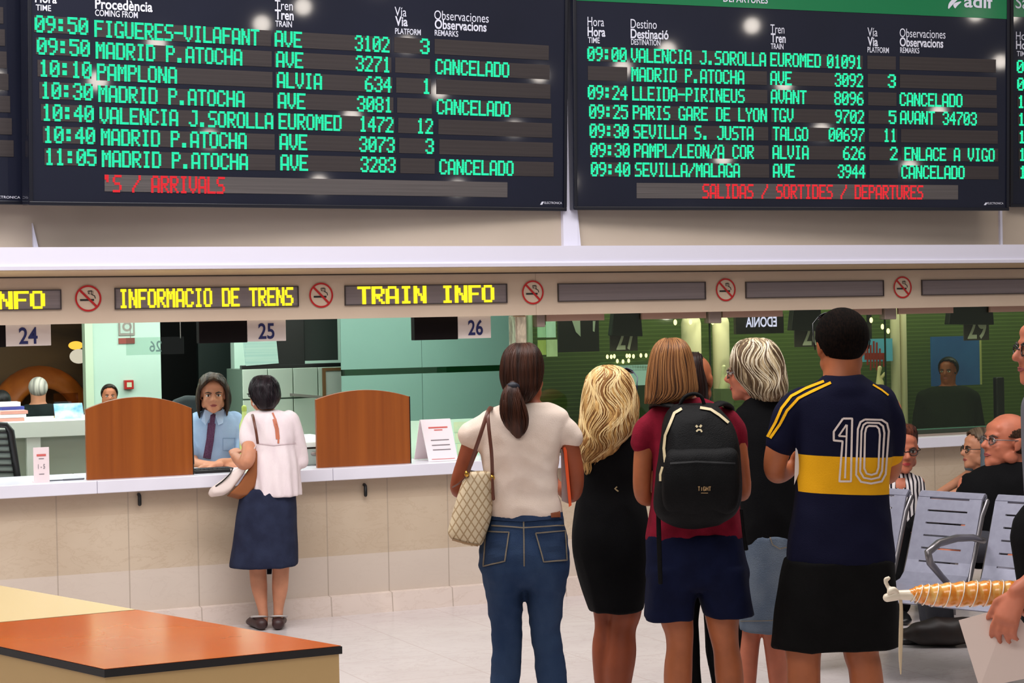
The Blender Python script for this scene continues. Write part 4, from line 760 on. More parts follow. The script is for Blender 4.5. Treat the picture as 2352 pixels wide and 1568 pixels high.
class Head:
    def __init__(s, chin, top, yaw=0, tilt=0, roll=0, k=1.0, wide=1.0):
        """yaw: 0 looks straight away from the camera, 180 at it; h from chin to crown"""
        s.h = (top - chin).length * k; s.M = Matrix.Translation(chin) @ Matrix.Rotation(math.radians(yaw), 4, 'Z') @ Matrix.Rotation(math.radians(roll), 4, 'Y') @ Matrix.Rotation(math.radians(tilt), 4, 'X') @ Matrix.Scale(s.h, 4)
        s.R = s.M.to_3x3(); s.w = wide
    def p(s, x, y, z): return s.M @ V3((x * s.w, y, z))
    def body(s, neck_to, nr=.052, ears=True):
        b = []
        def e(c, r): m_ = MB(); m_.ell((0, 0, 0), r); b.append(m_.xf(s.M @ Matrix.Translation(V3((c[0] * s.w, c[1], c[2]))) @ Matrix.Diagonal((s.w, 1, 1, 1))))
        e((0, -.06, .62), (.335, .42, .37)); e((0, .12, .36), (.265, .26, .33)); e((0, .2, .12), (.17, .17, .12)); e((0, .30, .06), (.085, .07, .065))
        e((0, .30, .57), (.21, .085, .06)); e((0, .27, .70), (.22, .09, .12))
        for sx in (-1, 1):
            e((sx * .14, .25, .36), (.1, .1, .09)); e((sx * .24, .02, .22), (.07, .14, .12))
            if ears: e((sx * .335, -.03, .46), (.035, .085, .13)); e((sx * .35, -.05, .52), (.035, .07, .06)); e((sx * .33, -.01, .36), (.03, .04, .045))
        m_ = MB(); m_.tube([(s.p(0, .33, .54), .035 * s.h), (s.p(0, .40, .44), .045 * s.h), (s.p(0, .435, .37), .062 * s.h)], 12); b.append(m_)
        for sx in (-1, 1): e((sx * .06, .36, .345), (.045, .05, .04))
        e((0, .345, .235), (.1, .045, .026)); e((0, .335, .19), (.085, .045, .026))
        m_ = MB(); a = s.p(0, -.02, .30); c = V3(neck_to); m_.tube([(a, nr), (a.lerp(c, .5), nr * .98), (c, nr * 1.02), (c + (c - a) * .3, nr * 1.15)], 18); b.append(m_); return b
    def face(s, root, iris=(60, 40, 24), brow=(40, 28, 20), lips=(150, 70, 66), eyes=True):
        W_ = mat('eye white', (226, 220, 214), .2); I = mat('iris %d' % iris[0], iris, .2); k = s.h
        for sx in (-1, 1):
            b = MB(); b.ell((0, 0, 0), (.062, .035, .032), nu=14, nv=8); b.xf(s.M @ Matrix.Translation(V3((sx * .135 * s.w, .335, .475)))); e = obj('eye', b, W_, root, smooth=True)
            b = MB(); b.ell((0, 0, 0), (.028, .015, .028), nu=12, nv=8); b.xf(s.M @ Matrix.Translation(V3((sx * .135 * s.w, .362, .475)))); obj('iris', b, I, e, smooth=True)
            b = MB(); b.tube([(s.p(sx * .06, .385, .54), .012 * k), (s.p(sx * .14, .375, .565), .016 * k), (s.p(sx * .22, .32, .54), .008 * k)], 8); obj('eyebrow', b, mat('brow %d' % brow[0], brow, .8), root, smooth=True)
            b = MB(); b.tube([(s.p(sx * .075, .358, .495), .007 * k), (s.p(sx * .135, .375, .513), .009 * k), (s.p(sx * .2, .34, .49), .006 * k)], 8); obj('eyelid', b, mat('lid %d' % brow[0], tuple(min(255, x + 40) for x in brow), .7), root, smooth=True)
        b = MB()
        for z, r, y in ((.232, .014, .382), (.2, .018, .375)): b.tube([(s.p(-.095, y - .035, .217), .006 * k), (s.p(-.04, y, z), r * k), (s.p(.04, y, z), r * k), (s.p(.095, y - .035, .217), .006 * k)], 8)
        obj('mouth', b, mat('lips %d' % lips[0], lips, .4), root, smooth=True)
    def glasses(s, root, m_, lens=None, name='glasses', lift=0.0, k2=1.0):
        g = MB(); k = s.h
        ca, sa = math.cos(math.radians(lift)), math.sin(math.radians(lift))
        def q(x, y, z): y, z = (y + .05) * k2, (z - .5) * k2; return s.p(x * k2, -.05 + y * ca - z * sa, .5 + y * sa + z * ca)
        for sx in (-1, 1):
            ring = [(q(sx * (.14 + .095 * math.cos(a)), .405 - .03 * abs(math.cos(a)), .465 + .07 * math.sin(a)), .011 * k) for a in [i * math.pi / 8 for i in range(17)]]; g.tube(ring, 6, round_ends=False)
            g.tube([(q(sx * .235, .37, .49), .011 * k), (q(sx * .33, .26, .5), .010 * k), (q(sx * .365, -.02, .52), .010 * k), (q(sx * .35, -.1, .46), .01 * k)], 6)
        g.tube([(q(-.045, .41, .48), .01 * k), (q(0, .425, .495), .01 * k), (q(.045, .41, .48), .01 * k)], 6); o = obj(name, g, m_, root, smooth=True)
        b = MB()
        for sx in (-1, 1):
            c = [q(sx * (.14 + .09 * math.cos(a)), .402 - .03 * abs(math.cos(a)), .465 + .066 * math.sin(a)) for a in [i * math.pi / 8 for i in range(16)]]; b.add(c, [tuple(range(16))])
        obj('lens', b, lens or thin_glass('spectacle lens', (236, 240, 240), .08), o)
    def cap(s, grow=.03, z0=.42, yfront=.2, back=.3, seg=32, sides=.36):
        """close hair over the skull: the skull ellipsoid grown and cut along a hairline"""
        b = MB(); b.ell((0, 0, 0), (.335 + grow, .42 + grow, .37 + grow), nu=seg, nv=20); b.v = [v + V3((0, -.06, .62)) for v in b.v]
        def ok(v):
            lim = back if v.y < -.12 else (sides if v.y < .1 else z0 + (v.y - .1) * 1.25)
            return v.z > lim
        keep = [f for f in b.f if all(ok(b.v[i]) for i in f)]; use = sorted({i for f in keep for i in f}); mp = {o: i for i, o in enumerate(use)}
        c = MB(); c.v = [V3((b.v[i].x * s.w, b.v[i].y, b.v[i].z)) for i in use]; c.f = [tuple(mp[i] for i in f) for f in keep]; return c.xf(s.M)
def hand(wrist, d, pn, side, L=.185, curl=.5, spread=.12, thumb=.6):
    """palm, four jointed fingers of different lengths, thumb from the side of the palm. d: towards the fingertips, pn: palm normal, side: towards the thumb"""
    d = V3(d).normalized(); pn = V3(pn); pn = (pn - d * pn.dot(d)).normalized(); sd = d.cross(pn).normalized(); sd = sd if sd.dot(V3(side)) > 0 else -sd
    w = V3(wrist); k = L / .185; out = []; b = MB(); b.tube([(w - d * .02, .024 * k, .019 * k), (w + d * .03 * k, .034 * k, .017 * k), (w + d * .085 * k, .040 * k, .014 * k)], 14, up=sd); out.append(b)
    for i, (o, ln) in enumerate(((.029, .070), (.010, .080), (-.010, .074), (-.028, .058))):
        p = w + d * .088 * k + sd * (o * k); dd = (d + sd * (spread * (1.5 - i) * .5)).normalized(); pts = [(p - d * .02, .0095 * k)]; ax = dd.cross(pn); a = 0
        for j, f in enumerate((.45, .32, .23)):
            a += curl * (.75 + .12 * i) * (.8, 1.1, .8)[j]; v = dd * math.cos(a) + pn * math.sin(a); p = p + v * (ln * f * k); pts.append((p, (.0088, .0082, .0072)[j] * k))
        b = MB(); b.tube(pts, 10); out.append(b)
    p = w + d * .025 * k + sd * .026 * k; v = (d * .75 + sd * .75 + pn * thumb * .5).normalized(); v2 = (d + pn * thumb * .6 + sd * .15).normalized()
    b = MB(); b.tube([(p, .013 * k), (p + v * .035 * k, .0115 * k), (p + v * .035 * k + v2 * .030 * k, .0098 * k), (p + v * .035 * k + v2 * .052 * k, .008 * k)], 10); out.append(b); return out
def shoe(c, yaw, L=.25, w=.045, h=.07):
    M = Matrix.Translation(V3((c[0], c[1], 0))) @ Matrix.Rotation(math.radians(yaw), 4, 'Z'); b = MB()
    b.tube([(V3((0, -.05, .035)), w * .8, .034), (V3((0, .02, .038)), w * .85, .037), (V3((0, .1, .034)), w, .032), (V3((0, L - .08, .026)), w * .95, .025), (V3((0, L - .06, .022)), w * .6, .02)], 16, up=(1, 0, 0))
    for i, v in enumerate(b.v): b.v[i] = V3((v.x, v.y, max(v.z, 0.002)))
    return b.xf(M)
def strands(fig, rows, n, r=.0022, ex=2.4, seed=1, a0=0, a1=2 * math.pi, t0=0.0, t1=1.0, out=.003, wob=.012):
    """fine locks laid over a hair volume that follows the same outline rows"""
    R = dense([tuple(q) + ((0,) if len(q) < 5 else ()) for q in rows], 6); rnd = random.Random(seed); b = MB(); N = len(R)
    for k in range(n):
        a = a0 + (a1 - a0) * rnd.random(); i0 = int((t0 + rnd.random() * .35 * (t1 - t0)) * (N - 1)); i1 = int(min(1, t1 * (.75 + .3 * rnd.random())) * (N - 1)); pts = []; ph = 2.2 * math.sin(a * 2.3 + seed * .01) + .5 * rnd.random(); w = wob * (.75 + .3 * rnd.random())
        for i in range(i0, i1 + 1, 2):
            py, xl, xr, hd, dy = R[i]; aa = a + w * 4 * math.sin(i * .35 + ph); ca, sa = math.cos(aa), math.sin(aa); hx = (xr - xl) / 2 * fig.s
            pts.append((fig.P((xl + xr) / 2, py, dy) + V3(((hx + out) * math.copysign(abs(ca) ** (2 / ex), ca), (hd + out) * math.copysign(abs(sa) ** (2 / ex), sa), 0)), r * (1 - .7 * (i - i0) / max(1, i1 - i0))))
        if len(pts) > 2: b.tube(pts, 5)
    return b
def person(bodies, sk, label, vox=.009):
    b = remesh(bodies, vox, 3); r = obj('person', b, sk, None, smooth=True); return tag(r, label, 'person'), b
def wear(name, mbs, m_, root, vox=.009, fold=.005, sc=(9, 9, 3.5), seed=0, smooth=4, tilt=.5):
    b = remesh(mbs, vox, smooth)
    if fold: folds(b, fold, sc, seed, tilt)
    return obj(name, b, m_, root, smooth=True), b
# ================================================================== THE QUEUE
BR_STRAP = mat('brown leather', (96, 50, 34), .45); GOLD = mat('gold metal', (214, 168, 80), .25, metal=1); DARKL = mat('dark lens', (16, 16, 24), .1); BLKF = mat('black frame', (14, 14, 16), .25)
# ---- ponytailed woman in jeans
F = Fig(7.6); P = F.P
H = Head(P(1202, 930, .02), P(1200, 792, .02), yaw=-28, tilt=-3)
tee = [(926, 1166, 1262, .058, -.01), (938, 1128, 1286, .08), (956, 1100, 1304, .10), (1000, 1100, 1294, .118), (1040, 1106, 1285, .122), (1090, 1112, 1280, .12), (1130, 1116, 1281, .122), (1160, 1120, 1288, .13), (1184, 1125, 1291, .128)]
inn = [(y, a + 9, c - 9, h - .016, d[0] if d else 0) for y, a, c, h, *d in tee]
armL = [(1112, 975, 0, 24), (1088, 1008, 0, 23), (1068, 1060, 0, 20), (1052, 1108, .01, 18), (1055, 1128, .05, 17), (1085, 1122, .2, 15), (1104, 1108, .28, 11.5)]
armR = [(1292, 982, 0, 24), (1311, 1030, 0, 21), (1322, 1085, 0, 20), (1321, 1124, .01, 18.5), (1310, 1138, .06, 17.5), (1294, 1128, .2, 15), (1285, 1118, .28, 11.5)]
bod = H.body(P(1212, 948, -.01), .056) + [F.loft(inn, sub=3), F.tube(armL), F.tube(armR), F.loft([(1170, 1135, 1285, .11), (1285, 1116, 1292, .125), (1315, 1135, 1275, .08)], sub=3)]
for pts in ([(1157, 1320, 0, 40), (1163, 1450, 0, 30), (1160, 1568, 0, 28), (1163, 1700, 0, 20), (1164, 1790, 0, 15)], [(1254, 1320, 0, 42), (1253, 1450, 0, 30), (1268, 1568, 0, 28), (1272, 1700, 0, 20), (1274, 1790, 0, 15)]): bod.append(F.tube(pts))
bod += hand(P(1106, 1106, .29), (.5, 1, .3), (1, 0, -.2), (0, 0, 1), .17) + hand(P(1284, 1117, .29), (-.5, 1, .2), (-1, 0, 0), (0, 0, 1), .17)
pA, mA = person(bod, skin('dark'), 'person with brown ponytail in cream tee and blue jeans, queueing'); H.face(pA)
CRM = cloth('cream jersey', (232, 214, 200), (222, 202, 186), .2, (9, 9, 9))
sl = [F.tube([(1136, 985, 0, 44), (1108, 994, 0, 43), (1088, 1000, 0, 38)], flat=.95), F.tube([(1262, 980, 0, 40), (1296, 992, 0, 33), (1312, 1003, 0, 27)])]
tA, mt = wear('tee_shirt', [F.loft(tee)] + sl, CRM, pA, fold=.006, sc=(8, 8, 10), seed=2)
JN = cloth('blue denim', (34, 52, 82), (50, 68, 96), .35, (7, 7, 4)); jn = [F.loft([(1172, 1130, 1289, .122), (1200, 1121, 1294, .13), (1240, 1107, 1302, .14, -.01), (1285, 1100, 1307, .15, -.015), (1312, 1105, 1305, .146, -.01), (1332, 1124, 1288, .125), (1346, 1160, 1250, .06)])]
jn += [F.tube(q) for q in ([(1153, 1285, -.01, 50, 1.7), (1155, 1315, -.005, 48.5, 1.72), (1158, 1345, 0, 45, 1.65), (1160, 1375, 0, 41.5, 1.5), (1161, 1405, 0, 38.5, 1.3), (1164, 1450, 0, 35), (1163, 1500, 0, 34), (1160, 1568, 0, 33), (1162, 1650, 0, 29), (1164, 1740, 0, 25), (1164, 1778, 0, 24)], [(1256, 1285, -.01, 51, 1.7), (1255, 1315, -.005, 50, 1.68), (1252, 1345, 0, 47.5, 1.6), (1252, 1375, 0, 43, 1.45), (1253, 1405, 0, 39, 1.28), (1253, 1450, 0, 34.5), (1261, 1510, 0, 34), (1269, 1568, 0, 34), (1272, 1650, 0, 29), (1274, 1740, 0, 25), (1274, 1778, 0, 24)])]
jA, mj = wear('jeans', jn, JN, pA, fold=.006, sc=(7, 7, 16), seed=4, smooth=5, tilt=.8); tr = bvh(mj)
DST = cloth('denim stitch', (120, 110, 96)); DN2 = cloth('darker denim', (30, 46, 74), (42, 58, 84), .3, (8, 8, 8))
for pk in ([(1118, 1221), (1170, 1222), (1160, 1288), (1112, 1300)], [(1230, 1224), (1296, 1219), (1300, 1286), (1248, 1290)]): obj('back_pocket', patch(tr, pk, .003), DN2, jA, smooth=True); obj('pocket_stitching', decal(tr, [(pk + pk[:1], 3)], .005), DST, jA)
obj('waist_seam', decal(tr, [([(1130, 1207), (1200, 1212), (1294, 1206)], 3), ([(1203, 1185), (1203, 1225), (1204, 1300)], 3)], .004), DST, jA)
obj('waistband', decal(tr, [([(1130, 1188), (1200, 1191), (1290, 1184)], 14)], .006), cloth('waistband denim', (34, 48, 74), (44, 60, 88), .3, (9, 9, 9)), jA, smooth=True)
obj('leather_label', patch(tr, [(1261, 1177), (1282, 1175), (1283, 1188), (1262, 1189)], .01, 4, 4), mat('label leather', (122, 62, 30), .6), jA)
BRH = hairmat('brown', (42, 22, 14), (70, 38, 24)); hr = [(787, 1184, 1216, .02, -.02), (793, 1170, 1229, .05, -.02), (810, 1156, 1242, .085, -.02), (838, 1149, 1249, .105, -.02), (866, 1148, 1247, .112, -.02), (892, 1155, 1240, .105, -.03), (912, 1166, 1226, .075, -.04), (925, 1180, 1214, .045, -.045)]
b = remesh([F.loft(hr)], .008, 3).merge(strands(F, hr, 160, .0016, seed=3, a0=math.pi, t1=.95, out=.0005, wob=.008)); hA = obj('hair', b, BRH, pA, smooth=True)
pt = [(1178, 880, -.13, 10), (1174, 902, -.15, 20), (1178, 935, -.155, 29), (1183, 962, -.15, 30), (1189, 985, -.14, 21), (1190, 1002, -.13, 9)]
b = remesh([F.tube(pt, flat=.75)], .008, 2); prow = [(y, x - r, x + r, r * F.s * .75, d) for x, y, d, r in pt]; b.merge(strands(F, prow, 130, .002, seed=5, t1=1.0, out=.001)); obj('ponytail', b, BRH, hA, smooth=True)
obj('hair_tie', F.tube([(1170, 888, -.135, 8), (1178, 886, -.15, 9), (1186, 888, -.135, 8)]), mat('tie navy', (28, 32, 44), .6), hA, smooth=True)
for x in (1164, 1274): obj('shoe', shoe(P(x, F.fy(x)), 0), mat('white trainer', (210, 208, 206), .6), pA, smooth=True)
# her tote bag and folder
MONO = mat('cream monogram canvas', (206, 186, 152), .7); nt, bb = nodes(MONO); tcn = nt.nodes.new('ShaderNodeTexCoord'); mp = nt.nodes.new('ShaderNodeMapping'); mp.inputs['Rotation'].default_value = (0, .75, 0); mp.inputs['Scale'].default_value = (1, .2, 1); nt.links.new(tcn.outputs['Object'], mp.inputs[0])
sx = nt.nodes.new('ShaderNodeSeparateXYZ'); nt.links.new(tcn.outputs['Object'], sx.inputs[0]); q_x = mathn(nt, 'MULTIPLY', sx.outputs[0], 34); q_z = mathn(nt, 'MULTIPLY', sx.outputs[2], 22)
lt = [mathn(nt, 'LESS_THAN', mathn(nt, 'FRACT', mathn(nt, op, q_x, q_z)), .2) for op in ('ADD', 'SUBTRACT')]; lt = mathn(nt, 'MAXIMUM', *lt)
nt.links.new(mixc(nt, lt, lin((212, 194, 162)), lin((168, 142, 106))), bb.inputs['Base Color'])
bg = thing('tote_bag', P(1080, 1255, -.06), 'cream patterned tote bag with brown straps on the shoulder above blue jeans', 'bag')
b = remesh([F.loft([(1082, 1074, 1130, .045, -.06), (1110, 1060, 1132, .06, -.06), (1150, 1047, 1132, .07, -.06), (1190, 1036, 1128, .075, -.06), (1220, 1029, 1119, .075, -.06), (1236, 1038, 1114, .07, -.06), (1251, 1078, 1107, .06, -.06)], ex=3.2)], .009, 2); obj('bag_body', b, MONO, bg, smooth=True); tb = bvh(b)
obj('mouth_opening', F.tube([(1080, 1083, -.06, 4), (1104, 1090, -.06, 6), (1127, 1090, -.06, 4)]), mat('bag lining', (34, 24, 18), .8), bg, smooth=True)
for q in ([(1072, 1094, -.1, 4.5), (1086, 1050, -.14, 4.5), (1103, 1000, -.17, 4.5), (1119, 950, -.14, 4.5), (1126, 936, -.06, 4.5), (1130, 935, .02, 4.5)], [(1131, 1092, -.1, 4), (1129, 1040, -.16, 4), (1123, 985, -.165, 4), (1121, 952, -.14, 4.2), (1127, 938, -.06, 4.2), (1131, 935, .02, 4.2)]): obj('strap', F.tube(q, flat=.35), BR_STRAP, bg, smooth=True)
for x, y in ((1072, 1088), (1131, 1097)): b = MB(); b.ell(P(x, y, -.11), (.009, .006, .012)); obj('ring', b, GOLD, bg, smooth=True)
obj('tassel', F.tube([(1131, 1100, -.12, 3), (1132, 1125, -.12, 3.5), (1133, 1145, -.115, 4)]), BR_STRAP, bg, smooth=True); obj('side_lace', F.tube([(1071, 1092, -.1, 2), (1056, 1108, -.08, 2), (1040, 1118, -.02, 2)]), BR_STRAP, bg, smooth=True)
obj('base_piping', decal(tb, [([(1036, 1236), (1076, 1247), (1106, 1252)], 4)], .004), mat('piping tan', (150, 120, 82), .6), bg)
fo = thing('folder', P(1300, 1160, .04), 'grey folder with orange edge tucked under the arm beside the cream tee', 'folder')
b = MB(); b.prism([P(1288, 1032, -.02), P(1299, 1026, .0), P(1310, 1158, .0), P(1290, 1150, -.02)], V3((.004, .16, 0))); obj('cover', b, mat('folder grey', (170, 160, 156), .6), fo)
b = MB(); b.prism([P(1294, 1028, -.03), P(1301, 1024, -.03), P(1313, 1160, -.03), P(1307, 1164, -.03)], V3((0, .03, 0))); obj('orange_edge', b, mat('folder orange', (236, 84, 24), .5), fo)
# ---- blonde woman in a black dress
F = Fig(8.2); P = F.P; H = Head(P(1412, 968, .02), P(1400, 846, .02), yaw=-22, tilt=-4)
dr = [(972, 1362, 1448, .055, -.01), (985, 1340, 1468, .08), (1010, 1328, 1478, .105), (1060, 1330, 1472, .12), (1120, 1332, 1470, .118), (1170, 1321, 1484, .128), (1230, 1313, 1492, .145), (1290, 1321, 1490, .14), (1350, 1338, 1485, .13), (1400, 1355, 1480, .125)]
inn = [(y, a + 8, c - 8, h - .016) for y, a, c, h, *d in dr[:-2]]
bod = H.body(P(1405, 985, -.01), .052) + [F.loft(inn, sub=3)]
for q in ([(1335, 1000, 0, 20), (1322, 1060, .02, 18), (1322, 1120, .04, 16), (1345, 1125, .2, 14), (1370, 1115, .3, 10)], [(1470, 1000, 0, 20), (1486, 1060, .02, 18), (1486, 1120, .04, 16), (1465, 1125, .2, 14), (1440, 1115, .3, 10)]): bod.append(F.tube(q))
bod += hand(P(1372, 1114, .31), (.5, 1, .2), (1, 0, -.2), (0, 0, 1), .165) + hand(P(1438, 1114, .31), (-.5, 1, .2), (-1, 0, 0), (0, 0, 1), .165)
fy = F.fy(1410)
bod += [F.tube([(1385, 1330, .01, 34), (1384, 1400, .01, 23), (1384, 1440, .01, 18.5), (1381, 1490, 0, 22), (1384, 1568, 0, 19), (1392, 1650, 0, 12), (1394, fy - 12, 0, 12)]), F.tube([(1438, 1330, -.02, 42), (1438, 1400, -.02, 37), (1430, 1445, -.02, 31), (1427, 1500, -.03, 35), (1420, 1568, -.03, 31), (1424, 1650, -.02, 17), (1426, fy - 12, -.02, 14)], flat=.9)]
pB, _ = person(bod, skin('dark'), 'person with long wavy blonde hair in short black dress'); H.face(pB)
BKC = cloth('black jersey', (7, 7, 9), (10, 10, 12), .2, (10, 10, 10))
slv = [F.tube([(1350, 1000, 0, 26), (1330, 1030, .01, 24), (1322, 1066, .02, 21)]), F.tube([(1462, 1000, 0, 26), (1480, 1030, .01, 24), (1487, 1066, .02, 21)])]
dB, md = wear('dress', [F.loft(dr)] + slv, BKC, pB, fold=.006, seed=6); obj('dress_mark', decal(bvh(md), [([(1417, 1117), (1412, 1122), (1420, 1128)], 3)], .004), mat('tan mark', (170, 150, 110), .6), dB)
BLO = hairmat('blonde', (138, 94, 50), (208, 166, 102), (34, 34, 4)); hb = [(840, 1385, 1408, .02, -.02), (846, 1370, 1425, .05, -.02), (862, 1354, 1444, .085, -.02), (890, 1344, 1455, .105, -.02), (925, 1338, 1461, .115, -.025), (960, 1335, 1462, .118, -.035), (990, 1333, 1452, .11, -.05), (1015, 1331, 1430, .095, -.06), (1040, 1332, 1402, .07, -.07), (1060, 1338, 1372, .04, -.075)]
def wavy(p, t, a): k = .015 * math.sin(t * 19 + 3 * math.sin(a * 2)) * t; return p + V3((k + .006 * math.sin(a * 9 + t * 6), -.008 * math.sin(a * 11 + t * 9), 0))
b = remesh([F.loft(hb, fn=wavy)], .008, 2); folds(b, .007, (26, 26, 4), 3, 1.2); b.merge(strands(F, hb, 520, .0034, seed=9, a0=math.pi * .9, a1=math.pi * 2.1, t1=1.0, out=.004, wob=.045)).merge(strands(F, hb + [(1076, 1342, 1364, .03, -.075), (1090, 1346, 1354, .01, -.075)], 90, .003, seed=29, a0=math.pi * .9, a1=math.pi * 2.1, t0=.5, t1=1.0, out=.002, wob=.05)); hB = obj('hair', b, BLO, pB, smooth=True)
obj('hair_highlights', strands(F, hb, 80, .0032, seed=33, a0=math.pi * .9, a1=math.pi * 2.1, out=.007, wob=.05), hairmat('pale blonde', (222, 188, 128), (240, 214, 160)), hB, smooth=True); obj('hair_lowlights', strands(F, hb, 70, .0032, seed=34, a0=math.pi * .9, a1=math.pi * 2.1, out=.006, wob=.05), hairmat('dark blonde', (118, 78, 40), (140, 96, 52)), hB, smooth=True)
H.glasses(pB, mat('navy frame', (20, 28, 66), .2), DARKL, 'sunglasses', 62, 1.22)
for x in (1394, 1426): obj('shoe', shoe(P(x, F.fy(x)), 0, .23, .04), BLACK, pB, smooth=True)
# ---- girl with black backpack
F = Fig(7.8); P = F.P; fy = F.fy(1600); H = Head(P(1548, 922, .02), P(1542, 782, .02), yaw=-16, tilt=-3)
ts = [(914, 1545, 1610, .055, -.01), (930, 1510, 1650, .08), (950, 1490, 1676, .1), (1000, 1494, 1692, .115), (1080, 1500, 1690, .12), (1150, 1496, 1696, .125), (1200, 1488, 1703, .135), (1238, 1482, 1708, .135)]
inn = [(y, a + 9, c - 9, h - .016) for y, a, c, h, *d in ts]
bod = H.body(P(1572, 930, -.01), .055) + [F.loft(inn, sub=3), F.loft([(1220, 1498, 1692, .12), (1345, 1500, 1695, .13)], sub=2)]
for q in ([(1502, 975, 0, 24), (1482, 1015, 0, 23), (1475, 1080, 0, 22), (1475, 1130, .01, 20), (1488, 1145, .06, 18), (1530, 1140, .22, 15), (1556, 1120, .30, 11)], [(1682, 975, 0, 24), (1696, 1020, 0, 20), (1706, 1080, .02, 17), (1711, 1120, .04, 15), (1704, 1138, .1, 14), (1668, 1135, .24, 13), (1640, 1120, .31, 11)]): bod.append(F.tube(q))
bod += hand(P(1558, 1118, .31), (.6, 1, .2), (1, 0, -.2), (0, 0, 1), .17) + hand(P(1638, 1118, .32), (-.6, 1, .2), (-1, 0, 0), (0, 0, 1), .17)
bod += [F.tube([(1548, 1320, 0, 46), (1553, 1410, 0, 40), (1560, 1450, 0, 34), (1561, 1490, 0, 31), (1558, 1530, 0, 33), (1557, 1580, 0, 32), (1560, 1660, 0, 20), (1561, fy - 14, 0, 15)]), F.tube([(1654, 1320, 0, 50), (1659, 1410, 0, 41), (1662, 1450, 0, 35), (1668, 1490, 0, 31), (1673, 1530, 0, 33), (1677, 1580, 0, 32), (1676, 1660, 0, 20), (1675, fy - 14, 0, 15)])]
pC, _ = person(bod, skin('olive'), 'person with long light brown hair, red tee and navy shorts wearing a backpack'); H.face(pC)
REDC = cloth('crimson marl', (134, 24, 46), (112, 18, 36), .25, (18, 18, 18))
tC, _ = wear('tee_shirt', [F.loft(ts), F.tube([(1512, 968, 0, 32), (1488, 990, 0, 34), (1476, 1016, 0, 27)]), F.tube([(1668, 968, 0, 32), (1688, 990, 0, 27), (1699, 1026, .01, 20)])], REDC, pC, fold=.006, seed=8)
NVY = cloth('navy cotton', (12, 17, 42), (16, 22, 50), .2, (12, 12, 12))
sh = [F.loft([(1222, 1484, 1706, .138), (1280, 1482, 1712, .15), (1330, 1482, 1716, .148), (1350, 1540, 1660, .10)]), F.loft([(1300, 1482, 1604, .145), (1345, 1481, 1600, .14), (1390, 1480, 1594, .125), (1420, 1480, 1593, .12)]), F.loft([(1300, 1590, 1715, .145), (1345, 1600, 1718, .14), (1385, 1610, 1725, .125), (1412, 1618, 1730, .12)])]
wear('shorts', sh, NVY, pC, fold=.007, sc=(7, 7, 4), seed=9)
LBR = hairmat('light brown', (56, 32, 16), (112, 70, 38), (60, 60, 3)); hc = [(776, 1528, 1552, .02, -.02), (782, 1514, 1568, .05, -.02), (800, 1500, 1582, .09, -.02), (830, 1491, 1591, .108, -.02), (870, 1485, 1598, .115, -.03), (900, 1483, 1600, .112, -.04), (915, 1482, 1580, .1, -.05), (926, 1482, 1540, .07, -.06)]
b = remesh([F.loft(hc)], .008, 3); b.merge(strands(F, hc, 420, .0022, seed=12, a0=math.pi * .95, a1=math.pi * 2.05, t1=1.05, out=.001, wob=.006)); hC = obj('hair', b, LBR, pC, smooth=True)
obj('hair_highlights', strands(F, hc, 90, .002, seed=35, a0=math.pi, a1=math.pi * 2, t1=1.05, out=.003, wob=.006), hairmat('caramel', (140, 92, 52), (160, 112, 68)), hC, smooth=True)
for x in (1561, 1675): obj('shoe', shoe(P(x, F.fy(x)), 0), mat('grey trainer', (120, 120, 124), .6), pC, smooth=True)
bp = thing('backpack', P(1605, 1210, -.2), 'black backpack with cream piping worn over the red tee', 'bag')
BPK = cloth('black nylon', (9, 9, 10), (13, 13, 14), .3, (14, 14, 14), .6); bk = [(928, 1552, 1640, .05, -.16), (945, 1536, 1656, .08, -.18), (975, 1526, 1678, .1, -.2), (1030, 1518, 1694, .12, -.22), (1090, 1512, 1700, .135, -.23), (1140, 1505, 1698, .135, -.23), (1180, 1512, 1684, .12, -.22), (1203, 1545, 1650, .08, -.2), (1210, 1575, 1625, .05, -.19)]
b = remesh([F.loft(bk, ex=3.0)], .009, 3); folds(b, .006, (8, 8, 5), 5); obj('main_compartment', b, BPK, bp, smooth=True); tb = bvh(b)
PIP = mat('cream piping', (196, 180, 142), .5); obj('piping', decal(tb, [([(1566, 940), (1550, 950), (1540, 975), (1530, 1000), (1527, 1030), (1530, 1062)], 6), ([(1608, 938), (1632, 942), (1652, 955), (1672, 972)], 6), ([(1524, 1072), (1519, 1090), (1519, 1105)], 5)], .005), PIP, bp)
b2 = F.loft([(1030, 1542, 1682, .03, -.315), (1050, 1532, 1692, .05, -.325), (1110, 1525, 1697, .06, -.33), (1165, 1528, 1688, .05, -.31), (1190, 1550, 1656, .03, -.285)], ex=3.4); b2 = remesh([b2], .009, 3); folds(b2, .004, (9, 9, 6), 15); fp = obj('front_pocket', b2, BPK, bp, smooth=True); tf = bvh(b2)
obj('pocket_zip', decal(tf, [([(1540, 1064), (1600, 1060), (1688, 1064)], 4)], .004), mat('zip grey', (24, 24, 26), .5), fp)
obj('emblem', decal(tb, [([(1598, 978), (1602, 982)], 5), ([(1607, 982), (1611, 977)], 5), ([(1599, 992), (1603, 988), (1609, 988), (1612, 993)], 4)], .006), PIP, bp)
b = MB()
LET_ = {'T': [[(0, 0), (1, 0)], [(.5, 0), (.5, 1)]], 'I': [[(.5, .1), (.5, 1)]], 'G': [[(.9, .1), (.2, 0), (0, .5), (.2, 1), (.9, .9), (.9, .55), (.5, .55)]], 'H': [[(0, 0), (0, 1)], [(1, 0), (1, 1)], [(0, .5), (1, .5)]]}
pl = []
for i, ch in enumerate('TIGHT'): pl += [([(1603 + 6.2 * i + 4.4 * x, 1117 + 9 * y) for x, y in st], 1.8) for st in LET_[ch]]
